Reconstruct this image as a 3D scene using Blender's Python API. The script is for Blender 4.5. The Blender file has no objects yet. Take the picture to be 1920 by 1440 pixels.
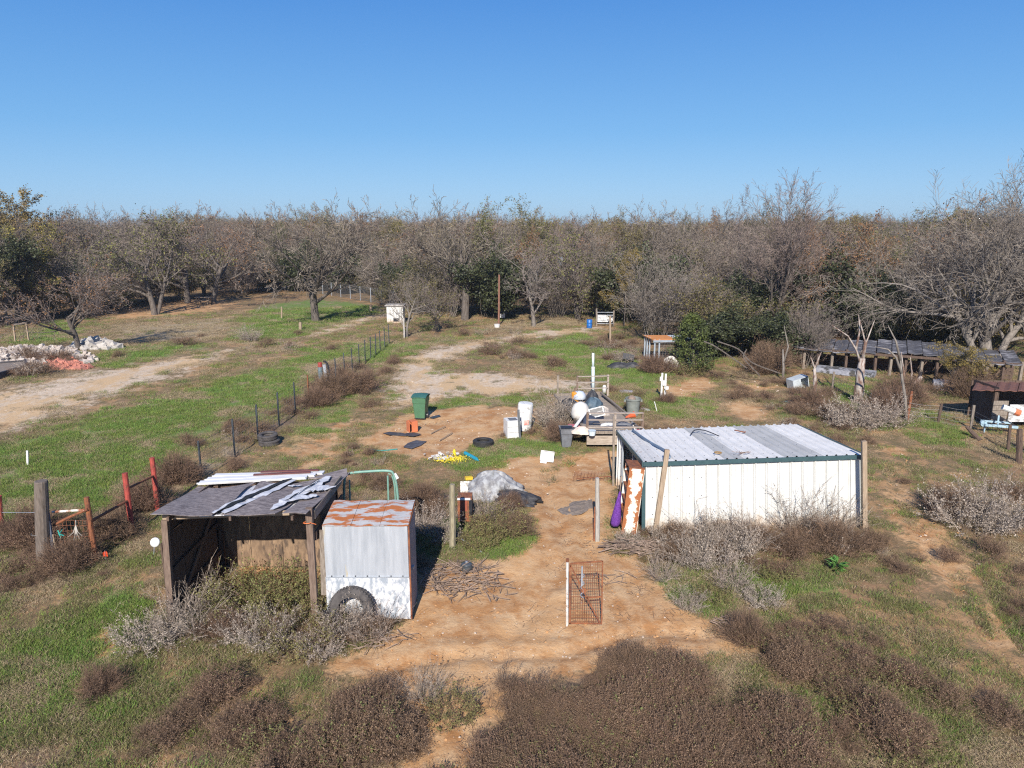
import bpy, math, random
import numpy as np
from mathutils import Vector, Matrix, Euler
R = math.radians
scene = bpy.context.scene
COL = scene.collection
# ---------------------------------------------------------------- camera, light, exposure
H = 8.6; HAZE = 0.00035; PITCH = R(12.5); FPX = 1331.0
cam_d = bpy.data.cameras.new('camera'); cam = bpy.data.objects.new('camera', cam_d); COL.objects.link(cam)
cam.location = (0, 0, H); cam.rotation_euler = (math.pi/2 - PITCH, 0, 0)
cam_d.sensor_width = 36; cam_d.lens = FPX/1920*36; cam_d.clip_end = 20000; cam_d.clip_start = 0.1
scene.camera = cam
SUN_EL = R(32.5); SUN_AZ = R(5.6)     # shadows run away from the viewer and a little to the right
world = bpy.data.worlds.new('World'); scene.world = world; world.use_nodes = True
wn = world.node_tree.nodes; wl = world.node_tree.links
sky = wn.new('ShaderNodeTexSky'); sky.sky_type = 'NISHITA'; sky.sun_disc = False
sky.sun_elevation = SUN_EL; sky.sun_rotation = math.pi + SUN_AZ
sky.altitude = 200; sky.air_density = 1.0; sky.dust_density = 0.6; sky.ozone_density = 2.5
wtc = wn.new('ShaderNodeTexCoord'); wsx = wn.new('ShaderNodeSeparateXYZ'); wl.new(wtc.outputs['Generated'], wsx.inputs[0])
wmr = wn.new('ShaderNodeMapRange'); wmr.inputs['From Min'].default_value = 0.0; wmr.inputs['From Max'].default_value = 1.0; wl.new(wsx.outputs['Z'], wmr.inputs['Value'])
wrp = wn.new('ShaderNodeValToRGB'); wl.new(wmr.outputs[0], wrp.inputs[0]); WS_ = 0.115
el = wrp.color_ramp.elements; el[0].position = 0.0; el[1].position = 1.0
for pos, c in ((0.0,(.235,.41,.60)),(.045,(.185,.375,.62)),(.12,(.105,.30,.59)),(.27,(.043,.195,.525)),(.55,(.022,.11,.36)),(1.0,(.015,.07,.26))):
    e = el[0] if pos == 0 else (el[-1] if pos == 1 else wrp.color_ramp.elements.new(pos)); e.color = (*c, 1)
wsc = wn.new('ShaderNodeVectorMath'); wsc.operation = 'SCALE'; wsc.inputs['Scale'].default_value = 1/WS_; wl.new(wrp.outputs[0], wsc.inputs[0])
wmx = wn.new('ShaderNodeMix'); wmx.data_type = 'RGBA'; wmx.inputs['Factor'].default_value = .85; wl.new(sky.outputs[0], wmx.inputs['A']); wl.new(wsc.outputs[0], wmx.inputs['B'])
wl.new(wmx.outputs['Result'], wn['Background'].inputs[0]); wn['Background'].inputs[1].default_value = WS_
sun_d = bpy.data.lights.new('sun', 'SUN'); sun_d.energy = 5.0; sun_d.angle = R(0.53); sun_d.color = (1, 0.93, 0.84)
sun = bpy.data.objects.new('sun', sun_d); COL.objects.link(sun)
sdir = Vector((math.sin(SUN_AZ)*math.cos(SUN_EL), math.cos(SUN_AZ)*math.cos(SUN_EL), -math.sin(SUN_EL)))
sun.rotation_euler = sdir.to_track_quat('-Z', 'Y').to_euler(); sun.location = (-10, -40, 40)
vs = scene.view_settings; vs.view_transform = 'Standard'; vs.look = 'None'; vs.exposure = 0.45; vs.gamma = 1; vs.use_curve_mapping = False
scene.cycles.use_denoising = False; scene.cycles.filter_width = 1.2; scene.cycles.sample_clamp_indirect = 4; scene.cycles.max_bounces = 5; scene.cycles.diffuse_bounces = 2; scene.cycles.transparent_max_bounces = 6

# ---------------------------------------------------------------- geometry helpers
cp, sp_ = math.cos(PITCH), math.sin(PITCH)
def ray(px, py):
    u = (px-960)/FPX; v = (720-py)/FPX
    return Vector((u, cp + v*sp_, -sp_ + v*cp))
def G(px, py, z=0.0):
    """the point at height z that the photograph shows at this pixel (used to survey positions)"""
    d = ray(px, py); t = (z-H)/d.z
    return Vector((d.x*t, d.y*t, z))
def PY(px, py, y):
    d = ray(px, py); t = y/d.y
    return Vector((d.x*t, y, H + d.z*t))
def gpix(x, y, z=0):
    depth = y*cp + (H-z)*sp_
    return 960 + FPX*x/depth, 720 + FPX*((H-z)*cp - y*sp_)/depth

class MB:
    def __init__(s): s.v = []; s.f = []; s.m = []
    def add(s, vs_, fs, mi=0):
        n = len(s.v); s.v.extend([tuple(v) for v in vs_])
        s.f.extend([tuple(i+n for i in f) for f in fs]); s.m.extend([mi]*len(fs)); return s
    def box(s, c, size, rot=None, mi=0, bev=0.0):
        hx, hy, hz = size[0]/2, size[1]/2, size[2]/2
        q = [(-hx,-hy,-hz),(hx,-hy,-hz),(hx,hy,-hz),(-hx,hy,-hz),(-hx,-hy,hz),(hx,-hy,hz),(hx,hy,hz),(-hx,hy,hz)]
        M = rot if isinstance(rot, Matrix) else (Euler(rot).to_matrix() if rot else Matrix.Identity(3))
        c = Vector(c)
        return s.add([M @ Vector(p) + c for p in q], [(3,2,1,0),(4,5,6,7),(0,1,5,4),(1,2,6,5),(2,3,7,6),(3,0,4,7)], mi)
    def beam(s, a, b, w, h, mi=0, up=(0,0,1)):
        a = Vector(a); b = Vector(b); d = b-a; L = d.length
        if L < 1e-6: return s
        z = d.normalized(); u = Vector(up)
        if abs(z.dot(u)) > 0.98: u = Vector((0,1,0))
        x = u.cross(z).normalized(); y = z.cross(x)
        M = Matrix((x, y, z)).transposed()
        return s.box((a+b)/2, (w, h, L), M, mi)
    def tube(s, pts, r, n=8, mi=0, cap=True, closed=False):
        pts = [Vector(p) for p in pts]; k = len(pts); rs = r if isinstance(r, (list, tuple)) else [r]*k
        V = []; pu = None
        for i, p in enumerate(pts):
            if closed: t = pts[(i+1) % k]-pts[i-1]
            else: t = (pts[min(i+1, k-1)]-pts[max(i-1, 0)])
            t.normalize()
            if pu is None:
                u = Vector((0,0,1)) if abs(t.z) < 0.9 else Vector((1,0,0))
                u = (u - t*u.dot(t)).normalized()
            else:
                u = (pu - t*pu.dot(t)).normalized()
            pu = u; w = t.cross(u)
            for j in range(n):
                a = 2*math.pi*j/n
                V.append(p + (u*math.cos(a)+w*math.sin(a))*rs[i])
        F = []
        for i in range(k if closed else k-1):
            i2 = (i+1) % k
            for j in range(n):
                j2 = (j+1) % n
                F.append((i*n+j, i*n+j2, i2*n+j2, i2*n+j))
        if cap and not closed:
            F.append(tuple(range(n-1, -1, -1))); F.append(tuple((k-1)*n+j for j in range(n)))
        return s.add(V, F, mi)
    def lathe(s, c, prof, n=16, mi=0, M=None, sq=1.0):
        V = []; c = Vector(c)
        for (r, z) in prof:
            for j in range(n):
                a = 2*math.pi*j/n; p = Vector((r*math.cos(a), r*math.sin(a)*sq, z))
                V.append((M @ p if M else p) + c)
        F = []
        for i in range(len(prof)-1):
            for j in range(n):
                j2 = (j+1) % n; F.append((i*n+j, i*n+j2, (i+1)*n+j2, (i+1)*n+j))
        if prof[0][0] > 1e-4: F.append(tuple(range(n-1, -1, -1)))
        if prof[-1][0] > 1e-4: F.append(tuple((len(prof)-1)*n+j for j in range(n)))
        return s.add(V, F, mi)
    def grid(s, fn, nu, nv, mi=0, thick=None):
        V = [fn(i/nu, j/nv) for j in range(nv+1) for i in range(nu+1)]
        F = [(j*(nu+1)+i, j*(nu+1)+i+1, (j+1)*(nu+1)+i+1, (j+1)*(nu+1)+i) for j in range(nv) for i in range(nu)]
        if thick is None: return s.add(V, F, mi)
        t = Vector(thick); n = len(V)
        V2 = V + [Vector(v)-t for v in V]; F2 = F + [tuple(reversed([q+n for q in f])) for f in F]
        bd = [i for i in range(nu)]; row = nu+1
        for i in range(nu):
            F2.append((i+1, i, i+n, i+1+n)); a = nv*row+i; F2.append((a, a+1, a+1+n, a+n))
        for j in range(nv):
            a = j*row; b = a+row; F2.append((a, b, b+n, a+n)); a = j*row+nu; b = a+row; F2.append((b, a, a+n, b+n))
        return s.add(V2, F2, mi)
    def mesh(s, name, mats, off=None, smooth=False):
        me = bpy.data.meshes.new(name)
        o = off or Vector((0,0,0))
        me.from_pydata([(v[0]-o[0], v[1]-o[1], v[2]-o[2]) for v in s.v], [], s.f)
        for m in (mats if isinstance(mats, (list, tuple)) else [mats]): me.materials.append(m)
        me.polygons.foreach_set('material_index', s.m)
        if smooth: me.polygons.foreach_set('use_smooth', [True]*len(s.f))
        me.update(); return me
    def build(s, name, mats, parent=None, smooth=False, world=True, label=None):
        off = Vector(chain_loc(parent)) if (parent is not None and world) else None
        me = s.mesh(name, mats, off, smooth)
        o = bpy.data.objects.new(name, me); COL.objects.link(o)
        if parent is not None: o.parent = parent
        if label: o['label'] = label
        return o
def chain_loc(o):
    v = Vector((0,0,0))
    while o is not None: v += o.location; o = o.parent
    return v
def tag(o, label=None, cat=None, group=None, kind=None):
    if label: o['label'] = label
    if cat: o['category'] = cat
    if group: o['group'] = group
    if kind: o['kind'] = kind
    return o
def thing(name, label, cat, loc=(0,0,0), group=None):
    o = bpy.data.objects.new(name, None); o.empty_display_size = 0.2; COL.objects.link(o); o.location = loc
    return tag(o, label, cat, group)
def single(name, mb, mats, label, cat, loc=(0,0,0), group=None, smooth=False):
    """a thing that is one mesh; vertices given in world space"""
    me = mb.mesh(name, mats, Vector(loc), smooth)
    o = bpy.data.objects.new(name, me); COL.objects.link(o); o.location = loc
    return tag(o, label, cat, group)
def copy_thing(root, loc, rz=0, scale=1, label=None, group=None):
    r = root.copy(); COL.objects.link(r); r.location = loc; r.rotation_euler = (0,0,rz)
    r.scale = (scale,)*3 if not isinstance(scale, tuple) else scale
    if label: r['label'] = label
    if group: r['group'] = group
    for ch in list(root.children):
        c = ch.copy(); COL.objects.link(c); c.parent = r
        for g in list(ch.children):
            d = g.copy(); COL.objects.link(d); d.parent = c
    return r

# ---------------------------------------------------------------- materials
_m = {}
def mat(name, c1, c2=None, scale=4.0, rough=0.8, metal=0.0, bump=0.15, bscale=None, stretch=(1,1,1), contrast=(0.35,0.65), c3=None, c3amt=0.5, c3scale=None, island=0.0, detail=6.0, objrand=0.0, hue=0.12, mud=None):
    if name in _m: return _m[name]
    m = bpy.data.materials.new(name); m.use_nodes = True; _m[name] = m
    nt = m.node_tree; N = nt.nodes; L = nt.links; b = N['Principled BSDF']
    b.inputs['Roughness'].default_value = rough; b.inputs['Metallic'].default_value = metal
    tc = N.new('ShaderNodeTexCoord'); mp = N.new('ShaderNodeMapping'); L.new(tc.outputs['Object'], mp.inputs[0]); mp.inputs['Scale'].default_value = stretch
    nz = N.new('ShaderNodeTexNoise'); nz.inputs['Scale'].default_value = scale; nz.inputs['Detail'].default_value = detail; nz.inputs['Roughness'].default_value = 0.62
    L.new(mp.outputs[0], nz.inputs['Vector'])
    rp = N.new('ShaderNodeValToRGB'); L.new(nz.outputs[0], rp.inputs[0])
    c2 = c2 or tuple(x*0.65 for x in c1)
    rp.color_ramp.elements[0].position = contrast[0]; rp.color_ramp.elements[1].position = contrast[1]
    rp.color_ramp.elements[0].color = (*c2, 1); rp.color_ramp.elements[1].color = (*c1, 1)
    out = rp.outputs[0]
    if c3:
        n3 = N.new('ShaderNodeTexNoise'); n3.inputs['Scale'].default_value = c3scale or scale*0.35; n3.inputs['Detail'].default_value = 8; n3.inputs['Roughness'].default_value = 0.7
        L.new(mp.outputs[0], n3.inputs['Vector'])
        r3 = N.new('ShaderNodeValToRGB'); t = 0.5+(0.5-c3amt)*0.4
        r3.color_ramp.elements[0].position = t-0.02; r3.color_ramp.elements[1].position = t+0.03
        L.new(n3.outputs[0], r3.inputs[0])
        mx = N.new('ShaderNodeMix'); mx.data_type = 'RGBA'; L.new(r3.outputs[0], mx.inputs['Factor']); L.new(out, mx.inputs['A']); mx.inputs['B'].default_value = (*c3, 1)
        out = mx.outputs['Result']
    if mud:
        sx = N.new('ShaderNodeSeparateXYZ'); L.new(tc.outputs['Object'], sx.inputs[0]); nm_ = N.new('ShaderNodeTexNoise'); nm_.inputs['Scale'].default_value = 6; nm_.inputs['Detail'].default_value = 8; L.new(tc.outputs['Object'], nm_.inputs['Vector'])
        ad = N.new('ShaderNodeMath'); ad.operation = 'MULTIPLY_ADD'; L.new(nm_.outputs[0], ad.inputs[0]); ad.inputs[1].default_value = -.9; L.new(sx.outputs['Z'], ad.inputs[2])
        mm = N.new('ShaderNodeMapRange'); mm.inputs['From Min'].default_value = .0; mm.inputs['From Max'].default_value = -.35; mm.inputs['To Min'].default_value = 0; mm.inputs['To Max'].default_value = .8; L.new(ad.outputs[0], mm.inputs['Value'])
        mxx = N.new('ShaderNodeMix'); mxx.data_type = 'RGBA'; L.new(mm.outputs[0], mxx.inputs['Factor']); L.new(out, mxx.inputs['A']); mxx.inputs['B'].default_value = (*mud, 1); out = mxx.outputs['Result']
    if island or objrand:
        hs = N.new('ShaderNodeHueSaturation'); L.new(out, hs.inputs['Color'])
        mr = N.new('ShaderNodeMapRange'); k = island or objrand; mr.inputs['To Min'].default_value = 1-k; mr.inputs['To Max'].default_value = 1+k
        if island: g = N.new('ShaderNodeNewGeometry'); L.new(g.outputs['Random Per Island'], mr.inputs['Value'])
        else: g = N.new('ShaderNodeObjectInfo'); L.new(g.outputs['Random'], mr.inputs['Value'])
        L.new(mr.outputs[0], hs.inputs['Value']); out = hs.outputs[0]
        if island and objrand:
            g2 = N.new('ShaderNodeObjectInfo'); m2 = N.new('ShaderNodeMapRange'); m2.inputs['To Min'].default_value = 0.5-objrand*hue; m2.inputs['To Max'].default_value = 0.5+objrand*hue
            L.new(g2.outputs['Random'], m2.inputs['Value']); L.new(m2.outputs[0], hs.inputs['Hue'])
    L.new(out, b.inputs['Base Color'])
    if bump:
        bp = N.new('ShaderNodeBump'); bp.inputs['Strength'].default_value = bump; bp.inputs['Distance'].default_value = 0.02
        if bscale:
            n2 = N.new('ShaderNodeTexNoise'); n2.inputs['Scale'].default_value = bscale; n2.inputs['Detail'].default_value = 4; L.new(mp.outputs[0], n2.inputs['Vector']); L.new(n2.outputs[0], bp.inputs['Height'])
        else: L.new(nz.outputs[0], bp.inputs['Height'])
        L.new(bp.outputs[0], b.inputs['Normal'])
    return m
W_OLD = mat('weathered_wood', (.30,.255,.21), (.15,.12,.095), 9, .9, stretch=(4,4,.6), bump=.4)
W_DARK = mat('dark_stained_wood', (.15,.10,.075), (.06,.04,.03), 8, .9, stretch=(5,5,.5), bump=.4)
W_BROWN = mat('brown_old_lumber', (.23,.165,.125), (.12,.08,.06), 8, .9, stretch=(5,5,.5), bump=.4)
W_TAN = mat('tan_lumber', (.40,.31,.22), (.26,.19,.13), 8, .85, stretch=(5,5,.5), bump=.3)
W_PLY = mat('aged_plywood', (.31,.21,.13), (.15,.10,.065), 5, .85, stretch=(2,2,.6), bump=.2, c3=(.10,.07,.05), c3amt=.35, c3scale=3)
METW = mat('white_painted_steel', (.65,.65,.63), (.58,.58,.55), 2.5, .5, bump=.03, mud=(.40,.27,.16))
METG = mat('galvanised_steel', (.46,.50,.55), (.34,.37,.41), 3, .42, .35, bump=.08, stretch=(1,1,.4))
RUST = mat('rusted_steel', (.30,.11,.045), (.13,.05,.03), 8, .9, bump=.4)
RUST2 = mat('rust_and_white_paint', (.30,.10,.04), (.16,.06,.03), 9, .8, bump=.2, c3=(.74,.70,.62), c3amt=.62, c3scale=3.2)
def edge_rust():
    m = bpy.data.materials.new('edge_rusted_white_paint'); m.use_nodes = True; N = m.node_tree.nodes; L = m.node_tree.links; b = N['Principled BSDF']; b.inputs['Roughness'].default_value = .7
    tc = N.new('ShaderNodeTexCoord'); sx = N.new('ShaderNodeSeparateXYZ'); L.new(tc.outputs['Generated'], sx.inputs[0])
    nz = N.new('ShaderNodeTexNoise'); nz.inputs['Scale'].default_value = 5; nz.inputs['Detail'].default_value = 9; nz.inputs['Roughness'].default_value = .7; L.new(tc.outputs['Object'], nz.inputs['Vector'])
    def M_(op, a, b2, c=None):
        q = N.new('ShaderNodeMath'); q.operation = op
        for i, v in enumerate((a, b2, c)):
            if v is None: continue
            if isinstance(v, (int, float)): q.inputs[i].default_value = v
            else: L.new(v, q.inputs[i])
        return q.outputs[0]
    # panel leans, so its own x follows height
    xx = M_('MULTIPLY_ADD', sx.outputs['Z'], -.30, sx.outputs['X']); d = M_('ABSOLUTE', M_('SUBTRACT', xx, .36), 0.0)
    v = M_('ADD', d, M_('MULTIPLY', M_('SUBTRACT', nz.outputs[0], .5), 1.1))
    r = N.new('ShaderNodeValToRGB'); L.new(v, r.inputs[0]); r.color_ramp.elements[0].position = .17; r.color_ramp.elements[1].position = .21; r.color_ramp.elements[0].color = (.70,.66,.58,1); r.color_ramp.elements[1].color = (.33,.115,.04,1)
    e = r.color_ramp.elements.new(.19); e.color = (.50,.30,.16,1); L.new(r.outputs[0], b.inputs['Base Color']); return m
REDP = mat('weathered_red_paint', (.42,.07,.05), (.26,.045,.035), 7, .7, bump=.25, c3=(.13,.05,.03), c3amt=.3, c3scale=6)
TRIM = mat('dark_teal_trim', (.055,.105,.115), (.04,.08,.09), 5, .45, bump=.05)
BLACK = mat('black_rubber', (.035,.033,.033), (.02,.02,.02), 9, .75, bump=.3)
BLKP = mat('black_plastic', (.03,.03,.035), (.015,.015,.02), 5, .45, bump=.3)
GREYP = mat('grey_plastic', (.17,.18,.20), (.12,.125,.14), 5, .6, bump=.15)
WHITEP = mat('white_plastic', (.74,.74,.73), (.60,.60,.58), 4, .5, bump=.1)
BIN = mat('green_bin_plastic', (.075,.18,.10), (.06,.15,.08), 3, .5, bump=.05)
BINLID = mat('dark_green_lid', (.045,.14,.115), (.035,.11,.09), 3, .5, bump=.05)
GPIPE = mat('pale_green_pipe', (.20,.37,.30), (.15,.28,.23), 6, .5, bump=.1, c3=(.22,.14,.09), c3amt=.22, c3scale=9)
TPOST = mat('dark_steel_post', (.055,.07,.085), (.03,.035,.04), 9, .6, bump=.15)
WIRE = mat('grey_fence_wire', (.22,.22,.21), (.12,.12,.12), 20, .6, .3, bump=0)
CONC = mat('pale_concrete', (.50,.47,.43), (.36,.33,.30), 6, .9, bump=.4)
BRICKW = mat('pale_stone_rubble', (.50,.455,.41), (.36,.29,.25), 5, .9, bump=.4, island=.25)
BRICKR = mat('red_brick_rubble', (.50,.20,.14), (.38,.15,.11), 4, .9, bump=.4, island=.25)
TERRA = mat('terracotta', (.58,.18,.075), (.48,.14,.06), 4, .8, bump=.1)
STONE = mat('small_stones', (.58,.50,.42), (.38,.28,.20), 5, .9, bump=.3, island=.35)

# ---------------------------------------------------------------- thin air haze over the whole place
_hz = MB().box((0,0,7.1), (7000,7000,16.8)); hzm = bpy.data.materials.new('thin_haze'); hzm.use_nodes = True
hn = hzm.node_tree.nodes; hn.remove(hn['Principled BSDF']); pv_ = hn.new('ShaderNodeVolumePrincipled'); pv_.inputs['Density'].default_value = HAZE; pv_.inputs['Color'].default_value = (.80,.88,1,1); pv_.inputs['Anisotropy'].default_value = .2
hzm.node_tree.links.new(pv_.outputs[0], hn['Material Output'].inputs['Volume'])
hzo = _hz.build('haze', hzm); hzo['kind'] = 'stuff'
# ---------------------------------------------------------------- ground regions, surveyed from the photograph
rng = np.random.default_rng(7)
def poly_w(p): return np.array([[G(a, b)[0], G(a, b)[1]] for a, b in p])
def sdf(poly, X, Y):
    d = np.full(X.shape, 1e9); ins = np.zeros(X.shape, bool); n = len(poly)
    for i in range(n):
        ax, ay = poly[i]; bx, by = poly[(i+1) % n]; ex, ey = bx-ax, by-ay
        t = np.clip(((X-ax)*ex+(Y-ay)*ey)/(ex*ex+ey*ey+1e-12), 0, 1)
        d = np.minimum(d, (X-ax-t*ex)**2+(Y-ay-t*ey)**2)
        c = ((ay > Y) != (by > Y)) & (X < (bx-ax)*(Y-ay)/(by-ay+1e-12)+ax); ins ^= c
    return np.where(ins, 1, -1)*np.sqrt(d)
def vnoise(X, Y, s, seed=0):
    x = X*s; y = Y*s; xi = np.floor(x).astype(np.int64); yi = np.floor(y).astype(np.int64); fx = x-xi; fy = y-yi
    fx = fx*fx*(3-2*fx); fy = fy*fy*(3-2*fy)
    def h(a, b):
        q = (a*374761393+b*668265263+seed*974634777) & 0xffffffff; q = ((q ^ (q >> 13))*1274126177) & 0xffffffff
        return ((q ^ (q >> 16)) & 0xffff)/65535.0
    return (h(xi,yi)*(1-fx)+h(xi+1,yi)*fx)*(1-fy)+(h(xi,yi+1)*(1-fx)+h(xi+1,yi+1)*fx)*fy
def fbm(X, Y, s, seed=0, o=3):
    r = 0; a = 0.5; t = 0
    for i in range(o): r = r+a*vnoise(X, Y, s*2**i, seed+i); t += a; a *= 0.5
    return r/t
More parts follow.
